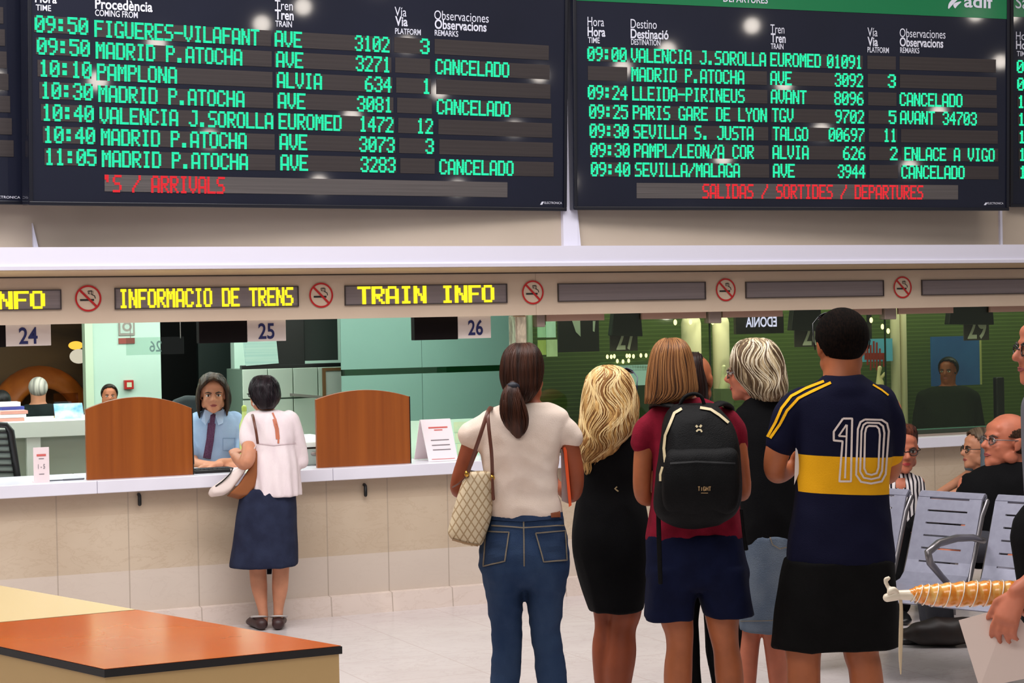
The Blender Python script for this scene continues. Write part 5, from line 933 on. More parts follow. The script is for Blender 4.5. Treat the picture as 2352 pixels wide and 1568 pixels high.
obj('lettering', decal(tf, pl + [([(1610, 1131), (1626, 1131)], 1.5)], .005, 1.5), mat('tan lettering', (172, 138, 92), .6), fp)
obj('reflector', patch(tb, [(1640, 1046), (1662, 1050), (1658, 1072), (1636, 1068)], .01, 4, 4), mat('reflector grey', (48, 50, 54), .4), bp)
for q in ([(1552, 934, -.17, 9), (1524, 928, -.12, 12), (1505, 928, -.03, 12), (1502, 945, .08, 12), (1510, 1040, .14, 10), (1510, 1120, .05, 8), (1520, 1165, -.12, 6)], [(1640, 934, -.17, 9), (1656, 926, -.12, 13), (1672, 932, -.03, 13), (1676, 950, .08, 12), (1680, 1040, .15, 10), (1692, 1120, .05, 8), (1688, 1165, -.12, 6)]): obj('shoulder_strap', F.tube(q, flat=.45), BPK, bp, smooth=True)
obj('grab_loop', F.tube([(1560, 932, -.2, 4), (1572, 912, -.2, 4), (1592, 904, -.2, 4), (1610, 910, -.2, 4), (1618, 930, -.2, 4)]), BPK, bp, smooth=True)
obj('loose_strap', F.tube([(1512, 1175, -.2, 5), (1514, 1250, -.19, 5.5), (1517, 1340, -.18, 5)], flat=.3), BPK, bp, smooth=True); obj('strap_end', F.tube([(1703, 1170, -.12, 4), (1708, 1220, -.1, 4), (1714, 1262, -.1, 5)], flat=.4), BPK, bp, smooth=True)
# ---- dark-haired person almost hidden behind her
F = Fig(9.0); P = F.P; fy = F.fy(1640); H = Head(P(1598, 930, .0), P(1596, 812, .0), yaw=-25)
tp = [(935, 1575, 1635, .055), (950, 1545, 1680, .09), (990, 1535, 1692, .11), (1080, 1545, 1680, .12), (1180, 1540, 1690, .13)]
bod = H.body(P(1604, 940, 0), .05) + [F.loft([(y, a + 7, c - 7, h - .014) for y, a, c, h in tp], sub=3), F.loft([(1150, 1550, 1680, .11), (1300, 1545, 1690, .12)], sub=2)]
for q in ([(1550, 970, 0, 18), (1540, 1080, .05, 15), (1560, 1130, .2, 13), (1580, 1110, .3, 9)], [(1680, 970, 0, 18), (1688, 1080, .05, 15), (1670, 1130, .2, 13), (1650, 1110, .3, 9)]): bod.append(F.tube(q))
bod += hand(P(1582, 1108, .31), (.5, 1, .2), (1, 0, 0), (0, 0, 1), .165) + hand(P(1648, 1108, .31), (-.5, 1, .2), (-1, 0, 0), (0, 0, 1), .165)
for x in (1570, 1668): bod.append(F.tube([(x, 1280, 0, 38), (x, 1450, 0, 24), (x - 2, fy - 12, 0, 14)]))
pD, _ = person(bod, skin('olive'), 'person with dark brown hair in black trousers, mostly hidden behind the backpack'); H.face(pD)
wear('top', [F.loft(tp), F.tube([(1556, 966, 0, 24), (1542, 1030, .02, 21)]), F.tube([(1676, 966, 0, 24), (1687, 1030, .02, 21)])], BKC, pD, seed=21)
wear('trousers', [F.loft([(1160, 1544, 1688, .125), (1240, 1535, 1700, .14), (1310, 1532, 1705, .13)])] + [F.tube(q) for q in ([(1576, 1300, 0, 42), (1566, 1420, 0, 38), (1572, 1500, 0, 36), (1574, 1568, 0, 38), (1574, fy - 14, 0, 40)], [(1662, 1300, 0, 44), (1662, 1420, 0, 46), (1668, 1500, 0, 45), (1676, 1568, 0, 42), (1676, fy - 14, 0, 40)])], BKC, pD, seed=22)
hd_ = [(808, 1584, 1606, .02, -.02), (818, 1566, 1612, .07, -.02), (845, 1556, 1618, .1, -.02), (880, 1553, 1624, .105, -.03), (910, 1552, 1626, .1, -.03), (935, 1555, 1626, .09, -.04)]
b = remesh([F.loft(hd_)], .009, 3); b.merge(strands(F, hd_, 60, .002, seed=14, out=.001, wob=.006)); obj('hair', b, hairmat('near black', (26, 14, 12), (40, 22, 18)), pD, smooth=True)
for x in (1572, 1674): obj('shoe', shoe(P(x, F.fy(x)), 0, .24), BLACK, pD, smooth=True)
# ---- woman with short grey-blonde hair
F = Fig(8.7); P = F.P; fy = F.fy(1770); H = Head(P(1730, 918, .02), P(1740, 786, .0), yaw=72, tilt=-2)
tp = [(918, 1716, 1776, .055, -.01), (932, 1706, 1800, .08), (955, 1698, 1822, .1), (1010, 1690, 1836, .12), (1090, 1694, 1838, .13), (1170, 1696, 1836, .138), (1245, 1700, 1838, .14)]
bod = H.body(P(1746, 935, .0), .055, True) + [F.loft([(y, a + 8, c - 8, h - .016, 0) for y, a, c, h, *d in tp], sub=3), F.loft([(1220, 1712, 1825, .12), (1330, 1712, 1825, .13)], sub=2)]
for q in ([(1704, 960, 0, 20), (1692, 1040, .05, 18), (1696, 1100, .1, 16), (1725, 1105, .25, 13), (1745, 1095, .33, 10)], [(1822, 965, 0, 22), (1836, 1040, .03, 18), (1832, 1105, .08, 16), (1800, 1110, .24, 13), (1780, 1098, .33, 10)]): bod.append(F.tube(q))
bod += hand(P(1747, 1094, .34), (.4, 1, .1), (1, 0, 0), (0, 0, 1), .165) + hand(P(1778, 1097, .34), (-.4, 1, .1), (-1, 0, 0), (0, 0, 1), .165)
bod += [F.tube([(1735, 1320, .02, 38), (1728, 1440, .02, 24), (1722, 1490, .02, 22), (1716, 1580, .02, 20), (1716, fy - 12, .02, 12)]), F.tube([(1775, 1320, -.03, 38), (1776, 1440, -.03, 27), (1782, 1500, -.03, 25), (1788, 1568, -.03, 22), (1788, fy - 12, -.03, 12)])]
pE, _ = person(bod, skin('rosy'), 'person with short grey-blonde hair and glasses, black top and denim skirt'); H.face(pE, brow=(120, 100, 80)); H.glasses(pE, mat('thin silver frame', (120, 110, 110), .3, metal=.8))
wear('top', [F.loft(tp), F.loft([(910, 1722, 1772, .06, -.01), (930, 1712, 1786, .075)]), F.tube([(1716, 960, 0, 30), (1698, 1010, .02, 26), (1692, 1060, .05, 22)]), F.tube([(1812, 962, 0, 30), (1832, 1010, .01, 26), (1838, 1060, .03, 22)])], BKC, pE, seed=31, fold=.007)
DSK = cloth('grey denim', (84, 96, 112), (108, 118, 130), .35, (6, 6, 5)); sE, ms = wear('skirt', [F.loft([(1225, 1706, 1832, .142), (1270, 1702, 1836, .15), (1350, 1700, 1836, .155), (1444, 1700, 1834, .155)])], DSK, pE, fold=.004, seed=32)
obj('pocket_stitching', decal(bvh(ms), [([(1768, 1232), (1774, 1250), (1790, 1260), (1808, 1256)], 2.5), ([(1702, 1426), (1760, 1425), (1830, 1420)], 2)], .004), DST, sE)
GRB = hairmat('grey blonde', (112, 88, 62), (216, 196, 158), (34, 34, 9)); he = [(777, 1722, 1750, .02, .0), (783, 1702, 1768, .06, .0), (800, 1687, 1784, .095), (830, 1680, 1797, .115), (860, 1688, 1803, .115), (885, 1706, 1806, .11, -.01), (905, 1722, 1802, .09, -.02), (920, 1735, 1790, .06, -.02)]
b = remesh([F.loft(he)], .008, 2); folds(b, .007, (26, 26, 9), 13, 1.5); b.merge(strands(F, he, 300, .0026, seed=15, out=.003, wob=.035)); hE = obj('hair', b, GRB, pE, smooth=True)
obj('hair_highlights', strands(F, he, 80, .003, seed=36, out=.006, wob=.04), hairmat('ash blonde', (220, 204, 172), (232, 220, 196)), hE, smooth=True); obj('hair_lowlights', strands(F, he, 70, .003, seed=37, out=.006, wob=.04), hairmat('dark ash', (84, 64, 46), (104, 82, 62)), hE, smooth=True)
for x in (1716, 1788): obj('shoe', shoe(P(x, F.fy(x)), 10, .23), BLACK, pE, smooth=True)
# ---- man in the navy and yellow shirt
F = Fig(7.6); P = F.P; fy = F.fy(1900); H = Head(P(1934, 868, .02), P(1930, 712, .0), yaw=8, tilt=-2, wide=1.02)
st = [(866, 1888, 1982, .062, -.01), (880, 1862, 2004, .085), (900, 1832, 2032, .11), (935, 1822, 2046, .128), (990, 1826, 2050, .138), (1050, 1832, 2049, .14), (1110, 1830, 2040, .138), (1160, 1824, 2040, .14), (1220, 1814, 2048, .145), (1270, 1808, 2053, .148), (1294, 1808, 2054, .148)]
inn = [(y, a + 9, c - 9, h - .016, 0) for y, a, c, h, *d in st]
bod = H.body(P(1934, 878, .0), .074) + [F.loft(inn, sub=3), F.loft([(1270, 1820, 2040, .13), (1400, 1825, 2035, .13)], sub=2)]
for q in ([(1822, 935, 0, 32), (1800, 985, 0, 31), (1788, 1030, 0, 30), (1780, 1068, .02, 27), (1785, 1086, .07, 25), (1805, 1082, .17, 21), (1822, 1072, .24, 15)], [(2040, 940, 0, 31), (2052, 990, .02, 28), (2050, 1050, .05, 25), (2040, 1090, .1, 23), (2000, 1090, .24, 20), (1965, 1080, .32, 14)]): bod.append(F.tube(q))
bod += hand(P(1816, 1074, .17), (.55, .25, .35), (.5, -.6, 0), (0, 0, 1), .19, .9) + hand(P(1963, 1079, .33), (-1, .5, .1), (0, -.6, -.4), (0, 0, 1), .19)
bod += [F.tube([(1850, 1400, 0, 52), (1845, 1490, 0, 43), (1846, 1530, 0, 39), (1846, 1590, 0, 38), (1850, 1680, 0, 25), (1852, fy - 16, 0, 17)]), F.tube([(1985, 1400, 0, 52), (1977, 1490, 0, 42), (1986, 1530, 0, 39), (1993, 1590, 0, 38), (2000, 1680, 0, 25), (2002, fy - 16, 0, 17)])]
pF, _ = person(bod, skin('olive'), 'person in navy and yellow football shirt with number 10, sunglasses on head'); H.face(pF)
SHT = cloth('navy and yellow shirt', (14, 15, 38), None, .2, (30, 30, 30))
sv = [F.tube([(1846, 925, 0, 42), (1816, 955, 0, 42), (1800, 990, 0, 38), (1794, 1016, 0, 35)]), F.tube([(2020, 925, 0, 42), (2040, 960, 0, 36), (2048, 1010, .02, 32), (2046, 1046, .04, 30)])]
sF, mS = wear('shirt', [F.loft(st), F.loft([(862, 1890, 1979, .086, -.005), (872, 1884, 1986, .10), (886, 1866, 2002, .112), (905, 1846, 2018, .118)])] + sv, SHT, pF, fold=.006, seed=41, sc=(7, 7, 6)); tS = bvh(mS)
nt, bb = nodes(SHT); gp = nt.nodes.new('ShaderNodeTexCoord'); sx = nt.nodes.new('ShaderNodeSeparateXYZ'); nt.links.new(gp.outputs['Object'], sx.inputs[0])
zt_ = P(1930, 1043).z - WORLD[sF].z; zb_ = P(1930, 1128).z - WORLD[sF].z; zz = mathn(nt, 'ADD', sx.outputs[2], mathn(nt, 'MULTIPLY', sx.outputs[0], .05))
fy_ = mathn(nt, 'MULTIPLY', mathn(nt, 'LESS_THAN', zz, zt_), mathn(nt, 'GREATER_THAN', zz, zb_)); fy_ = mathn(nt, 'MULTIPLY', fy_, mathn(nt, 'GREATER_THAN', sx.outputs[0], P(1829, 1080).x - WORLD[sF].x)); nt.links.new(mixc(nt, fy_, lin((14, 15, 38)), lin((222, 160, 22))), bb.inputs['Base Color'])
YL = cloth('yellow stripe', (226, 166, 24)); obj('shoulder_stripes', decal(tS, [([(1893, 876), (1850, 893), (1818, 910), (1796, 938), (1782, 970), (1764, 1003)], 6), ([(1909, 879), (1866, 899), (1834, 915), (1808, 943), (1792, 974), (1770, 1006)], 6), ([(2004, 884), (2024, 896), (2040, 908)], 4)], .003, 3), YL, sF)
NM = cloth('number white', (214, 198, 190)); one = [(1936, 961), (1957, 961), (1954, 1105), (1928, 1105), (1935, 1013), (1915, 1011), (1915, 991), (1936, 961)]
def ins(pts, d):
    cx = sum(p[0] for p in pts) / len(pts); cy = sum(p[1] for p in pts) / len(pts); w = max(p[0] for p in pts) - cx; h = max(p[1] for p in pts) - cy; return [(cx + (x - cx) * (1 - d / w), cy + (y - cy) * (1 - d / h)) for x, y in pts]
zero = [(1986, 963), (2024, 964), (2036, 972), (2040, 990), (2033, 1088), (2024, 1105), (2000, 1110), (1977, 1106), (1966, 1090), (1970, 985), (1976, 969), (1986, 963)]
obj('number_ten', decal(tS, [(one, 4.6), ([(1945, 975), (1941, 1098)], 4), ([(1926, 1001), (1944, 975)], 4), ([(1926, 1001), (1943, 1002)], 4), (zero, 4.6), (ins(zero, 10), 4.4), (ins(zero, 20), 4.4)], .003, 2), NM, sF)
BKS = cloth('black sport shorts', (8, 7, 7), (11, 10, 10), .2, (12, 12, 12))
wear('shorts', [F.loft([(1282, 1806, 2052, .15), (1340, 1790, 2056, .155), (1420, 1780, 2062, .155), (1484, 1774, 2064, .15)], ex=2.8)], BKS, pF, fold=.008, sc=(6, 6, 3), seed=43)
b = MB(); c = H.cap(.035, .62, .2, .24, sides=.42)
hb_ = obj('hair', c, hairmat('cropped black', (7, 5, 4), (20, 12, 8), (120, 120, 160), .95), pF, smooth=True, solid=.006)
H.glasses(pF, BLKF, DARKL, 'sunglasses', 60, 1.14)
for x in (1852, 2002): obj('shoe', shoe(P(x, F.fy(x)), 0, .27), mat('dark trainer', (40, 40, 44), .6), pF, smooth=True)
b = MB(); b.prism([P(1828, 1006, -.03), P(1838, 1012, -.03), P(1835, 1086, -.03), P(1824, 1113, -.03)], V3((.03, .16, 0))); t = obj('paper_sheet', b, mat('paper white', (226, 216, 212), .6)); tag(t, 'white paper held at the left elbow of the person in the number 10 shirt', 'paper')
# ================================================================== AT THE COUNTER
# ---- woman in the white blouse
F = Fig(11.6); P = F.P; fy = F.fy(612); H = Head(P(600, 941, .02), P(605, 866, 0), yaw=32, tilt=-3)
bl = [(942, 588, 640, .06, -.01), (950, 572, 662, .085), (966, 562, 678, .11), (1000, 566, 682, .125), (1022, 570, 680, .13), (1060, 572, 686, .145), (1100, 576, 689, .155), (1137, 581, 691, .16)]
inn = [(y, a + 7, c - 7, h - .02, 0) for y, a, c, h, *d in bl]
bod = H.body(P(612, 950, 0), .052) + [F.loft(inn, sub=3), F.loft([(1120, 575, 668, .12), (1250, 570, 672, .12)], sub=2)]
bod += [F.tube([(576, 975, 0, 15), (573, 1015, -.07, 17), (570, 1050, -.14, 17.5), (561, 1064, -.14, 16), (547, 1054, -.03, 13), (538, 1046, .08, 9)]), F.tube([(672, 975, 0, 15), (684, 1020, .02, 15), (686, 1056, .05, 13), (672, 1070, .2, 12), (655, 1068, .32, 9)])]
bod += hand(P(538, 1046, .09), (-.15, .8, .35), (.3, -.3, -1), (1, 0, .2), .16, .9) + hand(P(654, 1068, .33), (-.3, 1, 0), (0, 0, -1), (-1, 0, 0), .16)
bod += [F.tube([(592, 1240, 0, 26), (592, 1300, 0, 20.5), (595, 1345, 0, 19), (602, 1390, 0, 12.5), (605, 1412, 0, 11), (604, fy - 12, .01, 11)]), F.tube([(646, 1240, -.01, 26), (645, 1300, 0, 20), (643, 1350, 0, 18.5), (640, 1390, 0, 12.5), (639, 1412, 0, 11), (639, fy - 12, .01, 11)])]
pG, _ = person(bod, skin('fair'), 'person with short black hair, white blouse and navy skirt at the counter', .008); H.face(pG)
H.glasses(pG, BLKF)
BLS = cloth('white blouse', (234, 220, 222), (224, 208, 212), .2, (14, 14, 5))
def peplum(p, t, a): k = max(0, t - .42); return p + V3((math.cos(a), math.sin(a), 0)) * (k * .012 * math.sin(a * 13 + 1))
gB, mg = wear('blouse', [F.loft(bl, n=72, fn=peplum), F.tube([(584, 968, 0, 24), (574, 992, -.03, 24), (573, 1012, -.06, 22)]), F.tube([(664, 966, 0, 24), (682, 1010, .01, 19), (690, 1044, .03, 17), (692, 1060, .03, 16)])], BLS, pG, .008, .004, (10, 10, 4), 51)
tg = bvh(mg); obj('back_opening', decal(tg, [([(626, 948), (632, 962), (637, 980), (640, 1000), (639, 1018)], 4), ([(630, 962), (636, 985), (638, 1008)], 9)], .003, 2), skin('rosy'), gB)
obj('gathered_seam', decal(tg, [([(592, 1018), (630, 1022), (680, 1017)], 2)], .004, 2), mat('seam white', (206, 186, 190), .8), gB)
wear('skirt', [F.loft([(1120, 554, 678, .15), (1160, 548, 680, .165), (1230, 537, 681, .175), (1298, 527, 684, .18)])], cloth('navy skirt', (34, 38, 58), (42, 48, 70), .3, (12, 12, 12)), pG, fold=.006, sc=(7, 7, 2.5), seed=52)
obj('skirt_vent', F.loft([(1290, 612, 626, .01, .14), (1318, 613, 624, .01, .14)]), cloth('navy vent', (16, 18, 30)), pG)
hg = [(862, 596, 614, .02, 0), (866, 584, 626, .06), (880, 575, 638, .1), (900, 573, 643, .115), (915, 579, 643, .11, -.01), (928, 588, 636, .09, -.02), (938, 595, 629, .06, -.03)]
b = remesh([F.loft(hg)], .008, 2); folds(b, .006, (24, 24, 14), 17); b.merge(strands(F, hg, 130, .0024, seed=18, out=.002, wob=.03)); obj('hair', b, hairmat('black', (14, 10, 16), (30, 20, 26)), pG, smooth=True)
b = MB(); b.ell(P(583, 927, -.02), (.008, .008, .011)); obj('earring', b, mat('pearl', (232, 226, 220), .2), pG, smooth=True)
SHB = mat('dark brown sandal', (52, 26, 26), .5); SHG = mat('silver strap', (172, 166, 164), .35)
for x, yw in ((596, 24), (640, 4)):
    c = P(x, fy, 0); o = obj('sandal', shoe(c, yw, .22, .045), SHB, pG, smooth=True); b = MB(); z = .07
    b.tube([(V3((c.x + .045 * math.cos(a), c.y + .01 + .05 * math.sin(a), z + .02 * math.sin(a * 1) * -.5)), .010, .006) for a in [i * math.pi / 8 for i in range(17)]], 8, round_ends=False); obj('ankle_strap', b, SHG, o, smooth=True)
bg = thing('shoulder_bag', P(545, 1145, -.1), 'white and tan slouchy shoulder bag of the person in the white blouse', 'bag')
b = MB()
def slab(fig, poly, d0, d1, n=5):
    c = V3((sum(p[0] for p in poly) / len(poly), sum(p[1] for p in poly) / len(poly), 0)); m_ = MB(); k = len(poly); prof = [(0, .82), (.2, .97), (.5, 1.0), (.8, .97), (1, .82)]; vs = []
    for t, sc in prof:
        for x, y in poly: vs.append(fig.P(c.x + (x - c.x) * sc, c.y + (y - c.y) * sc, d0 + (d1 - d0) * t))
    fs = [(j * k + i, j * k + (i + 1) % k, (j + 1) * k + (i + 1) % k, (j + 1) * k + i) for j in range(len(prof) - 1) for i in range(k)] + [tuple(range(k))[::-1], tuple(range(4 * k, 5 * k))]
    return m_.add(vs, fs)
up_ = [(592, 1014), (585, 1045), (560, 1088), (530, 1128), (512, 1138), (484, 1142), (477, 1134), (482, 1122), (512, 1100), (540, 1078), (556, 1070), (578, 1040)]
lo_ = [(594, 1020), (594, 1090), (588, 1120), (570, 1143), (548, 1147), (520, 1139), (548, 1112), (574, 1072), (586, 1040)]
obj('white_panel', remesh([slab(F, up_, -.15, -.03)], .008, 4), mat('bag white', (232, 216, 210), .6), bg, smooth=True)
obj('tan_panel', remesh([slab(F, lo_, -.14, .02)], .008, 4), mat('bag tan', (136, 76, 34), .5), bg, smooth=True)
obj('strap', F.tube([(592, 1018, -.17, 3), (588, 990, -.19, 3), (583, 965, -.16, 3), (580, 953, -.08, 3), (578, 950, .02, 3)], flat=.5), BR_STRAP, bg, smooth=True)
obj('dark_lacing', F.tube([(534, 1076, -.13, 1.5), (528, 1088, -.155, 1.5), (512, 1104, -.155, 1.5), (496, 1116, -.15, 1.5)]), BLACK, bg, smooth=True)
# ---- the clerk on an office chair
Yc = (W0 + WU * wu(490, 1000, -.9) + WN * -.9).y; F = Fig(Yc); P = F.P
H = Head(P(489, 945, -.10), P(487, 862, -.02), yaw=192, tilt=-6, wide=.98)
cs = [(940, 468, 512, .06, -.02), (952, 448, 536, .10, -.01), (970, 437, 554, .125), (1010, 436, 556, .13), (1060, 440, 550, .135), (1110, 442, 548, .14), (1180, 442, 548, .15)]
inn = [(y, a + 6, c - 6, h - .018, d[0] if d else 0) for y, a, c, h, *d in cs]
bod = H.body(P(492, 955, 0), .058) + [F.loft(inn, sub=3)]
# sitting legs
cx = P(495, 1000).x; Yb = Yc
bod += [MB().tube([(V3((cx + s_ * .1, Yb, .52)), .085), (V3((cx + s_ * .12, Yb - .22, .53)), .075), (V3((cx + s_ * .13, Yb - .34, .50)), .062), (V3((cx + s_ * .13, Yb - .33, .25)), .055), (V3((cx + s_ * .13, Yb - .30, .08)), .04)], 14) for s_ in (-1, 1)]
bod += [F.tube([(448, 972, 0, 20), (440, 1020, -.05, 18), (440, 1060, -.14, 16), (460, 1068, -.25, 13), (492, 1070, -.30, 11), (512, 1066, -.32, 9)]), F.tube([(544, 972, 0, 20), (556, 1015, -.06, 18), (552, 1050, -.16, 15), (535, 1062, -.28, 12), (510, 1062, -.36, 10), (500, 1066, -.40, 9)])]
bod += hand(P(512, 1066, -.33), (1, -.15, -.05), (0, .2, -1), (0, -1, .2), .18) + hand(P(500, 1066, -.41), (-1, -.1, -.05), (0, .2, -1), (0, -1, .2), .18)
pH, _ = person(bod, skin('fair'), 'seated person with long dark hair, pale blue shirt and purple tie behind the counter', .007); H.face(pH, brow=(36, 26, 20), lips=(150, 76, 70))
SB = cloth('pale blue shirt', (164, 188, 220), (150, 176, 210), .2, (7, 7, 7))
sH, mh = wear('shirt', [F.loft(cs), F.tube([(456, 968, 0, 25), (442, 1010, -.04, 21), (438, 1040, -.1, 19.5)]), F.tube([(536, 968, 0, 25), (556, 1008, -.05, 21), (556, 1036, -.11, 19)])], SB, pH, .008, .006, (8, 8, 6), 61); th = bvh(mh)
b = MB()
for q in ([(490, 950), (470, 940), (464, 966), (474, 976)], [(492, 950), (514, 944), (512, 972), (502, 976)]):
    A = [hit(th, x, y, .014) or P(x, y, -.13) for x, y in q]; b.prism(A, V3((0, .004, 0)))
obj('collar', b, cloth('collar blue', (176, 198, 228)), sH); obj('pocket_seam', decal(th, [([(512, 1006), (540, 1006), (540, 1034), (512, 1034), (512, 1006)], 1.5)], .003, 3), cloth('seam blue', (130, 156, 192)), sH)
tie = decal(th, [([(490, 952), (487, 975)], 11), ([(487, 972), (483, 1010), (476, 1052)], 17)], .008, 3); obj('tie', tie, cloth('purple tie', (86, 56, 84), (98, 64, 92), .2, (40, 40, 8), .6), pH, smooth=True, solid=.004)
wear('trousers', [MB().tube([(V3((cx + s_ * .1, Yb, .52)), .095), (V3((cx + s_ * .12, Yb - .22, .53)), .085), (V3((cx + s_ * .13, Yb - .35, .50)), .07), (V3((cx + s_ * .13, Yb - .33, .25)), .068), (V3((cx + s_ * .13, Yb - .30, .1)), .065)], 14) for s_ in (-1, 1)], BKC, pH, .01, seed=62)
for s_ in (-1, 1): obj('shoe', shoe((cx + s_ * .13, Yb - .30), 180, .27), BLACK, pH, smooth=True)
hh = [(857, 476, 500, .03, .0), (862, 466, 510, .07), (876, 459, 518, .1, .01), (892, 456, 522, .085, .05), (912, 454, 526, .075, .065), (932, 455, 527, .07, .06), (946, 458, 522, .05, .06)]
b = remesh([F.loft(hh)] + [F.tube([(464, 872, -.05, 6), (459, 895, -.06, 7), (457, 920, -.06, 8), (460, 938, -.05, 6), (465, 946, -.04, 3)]), F.tube([(512, 872, -.05, 6), (521, 895, -.06, 7), (524, 920, -.06, 8), (520, 938, -.05, 6), (516, 946, -.04, 3)]), F.tube([(468, 868, -.09, 6), (484, 861, -.10, 7), (504, 866, -.09, 6)])], .007, 3); folds(b, .005, (28, 28, 6), 19)
b.merge(strands(F, hh, 160, .0024, seed=20, out=.002, wob=.02, t0=.1)); obj('hair', b, hairmat('dark brown', (34, 24, 18), (66, 48, 34)), pH, smooth=True)
cl = []
for s_ in (-1, 1):
    for i in range(15):
        t = i / 14; y0_ = .34 - .62 * t; z0_ = (.905, .945, .975, .99, 1.0, 1.01, 1.015, 1.015, 1.01, 1.0, .99, .975, .955, .93, .90)[i]
        pth = [(s_ * .012, y0_, z0_), (s_ * .14, y0_ * .97, z0_ - .035), (s_ * .27, y0_ * .9 - .01, z0_ - .15), (s_ * .36, min(y0_ * .72, .17) - .02, .60), (s_ * .385, min(y0_ * .6, .13) - .03, .34), (s_ * .39, min(y0_ * .5, .11) - .04, .10), (s_ * .36, min(y0_ * .5, .10) - .05, -.06 - .05 * (i % 3))]
        cl.append(MB().tube([(H.p(*q), H.h * (.03, .036, .045, .05, .05, .042, .015)[k]) for k, q in enumerate(pth)], 8))
b = remesh(cl, .0065, 2); folds(b, .003, (50, 50, 6), 23); obj('hair_curtain', b, hairmat('dark brown', (34, 24, 18), (66, 48, 34)), pH, smooth=True)
ch = thing('office_chair', V3((cx, Yb + .05, .012)), 'dark grey office chair behind the clerk, its curved back showing', 'chair')
b = MB(); b.tube([(V3((cx, Yb + .02, .42)), .24, .05), (V3((cx, Yb + .02, .44)), .25, .05)], 18, up=(1, 0, 0)); b = MB(); b.box(cx - .24, cx + .24, Yb - .2, Yb + .22, .38, .44); obj('seat', b, mat('chair grey fabric', (44, 54, 56), .8), ch, bevel=.03)
b = remesh([slab(F, [(380, 1060), (382, 950), (396, 918), (425, 907), (452, 908), (490, 925), (505, 1060)], .2, .26)], .012, 3); obj('backrest', b, mat('chair grey fabric', (44, 54, 56), .8), ch, smooth=True)
b = MB(); b.tube([(V3((cx, Yb + .05, .05)), .03), (V3((cx, Yb + .05, .38)), .03)], 10); b.tube([(V3((cx, Yb + .2, .4)), .02), (V3((cx - .1, Yb + .27, .5)), .02), (V3((cx - .12, Yb + .24, .75)), .02)], 8); obj('pedestal', b, BLACK, ch, smooth=True)
for i in range(5):
    a = i * 2 * math.pi / 5 + .3; b = MB(); b.tube([(V3((cx, Yb + .05, .09)), .02), (V3((cx + .27 * math.cos(a), Yb + .05 + .27 * math.sin(a), .04)), .02)], 8); obj('leg', b, BLACK, ch, smooth=True)
# ---- three people deeper in the office and lobby
def bystander(px_top, py_top, py_chin, px, half, n, sk, label, hair, top, hn, yaw, vis):
    Y = (W0 + WU * wu(px, 950, n) + WN * n).y; F = Fig(Y); P = F.P; H = Head(P(px, py_chin, 0), P(px_top, py_top, 0), yaw=yaw); k = 1 / F.s; y0 = py_chin + .02 * k
    rows = [(y0, px - .09 * k, px + .09 * k, .06), (y0 + .05 * k, px - half * k, px + half * k, .10), (y0 + .25 * k, px - half * k * 1.02, px + half * k * 1.02, .13), (y0 + .6 * k, px - half * k * .92, px + half * k * .92, .13)]
    bod = H.body(P(px, y0 + .03 * k), .055) + [F.loft([(a, b_ + 4, c - 4, d - .015) for a, b_, c, d in rows], sub=3)]
    for s_ in (-1, 1):
        bod.append(F.tube([(px + s_ * half * .93 * k, y0 + .09 * k, 0, .05 * k), (px + s_ * half * 1.1 * k, y0 + .32 * k, .02, .042 * k), (px + s_ * half * 1.0 * k, y0 + .45 * k, -.1, .036 * k)])); w = P(px + s_ * half * 1.0 * k, y0 + .45 * k, -.1); bod += hand(w, (-s_ * .3, -1, -.2), (0, 0, -1), (-s_, 0, 0), .175)
        zk = P(px, y0 + .6 * k).z; x = P(px + s_ * .09 * k, y0).x; bod.append(MB().tube([(V3((x, Y, zk + .08)), .09), (V3((x, Y, max(zk - .35, .5))), .065), (V3((x, Y, .08)), .04)], 14))
    r, _ = person(bod, skin(sk), label, .01); H.face(r); wear('jacket', [F.loft(rows)] + [F.tube([(px + s_ * half * .9 * k, y0 + .09 * k, 0, .06 * k), (px + s_ * half * 1.1 * k, y0 + .30 * k, .02, .053 * k)]) for s_ in (-1, 1)], top, r, .011, .005, seed=px)
    zk = P(px, y0 + .6 * k).z; wear('trousers', [MB().tube([(V3((P(px + s_ * .09 * k, y0).x, Y, zk + .06)), .105), (V3((P(px + s_ * .09 * k, y0).x, Y, .5)), .085), (V3((P(px + s_ * .09 * k, y0).x, Y, .1)), .075)], 14) for s_ in (-1, 1)], BKC, r, .012, 0)
    for s_ in (-1, 1): obj('shoe', shoe((P(px + s_ * .09 * k, y0).x, Y), yaw, .26), BLACK, r, smooth=True)
    c = H.cap(.035, .66, .2, .16, sides=.36); obj('hair', c, hair, r, smooth=True, solid=.012); return r, F, H
r, F2, H2 = bystander(88, 868, 922, 88, .21, -3.05, 'fair', 'grey-haired person in a dark vest seen from behind, left of the blue leaflets', hairmat('grey', (150, 146, 138), (206, 200, 188)), cloth('charcoal vest', (26, 32, 32), (34, 42, 42), .3, (9, 9, 9)), 0, 20, 0)
r, F2, H2 = bystander(254, 884, 932, 252, .19, -2.5, 'mid', 'dark-haired person mostly hidden behind the left wooden divider', hairmat('very dark brown', (26, 20, 16), (46, 36, 28)), cloth('grey pullover', (86, 88, 92)), 0, 195, 0)
r, F2, H2 = bystander(4, 898, 952, 4, .19, -2.62, 'mid', 'black-haired person cut off at the far left edge behind the desk', hairmat('black b', (12, 10, 10), (24, 20, 20)), BKC, 0, 10, 0)
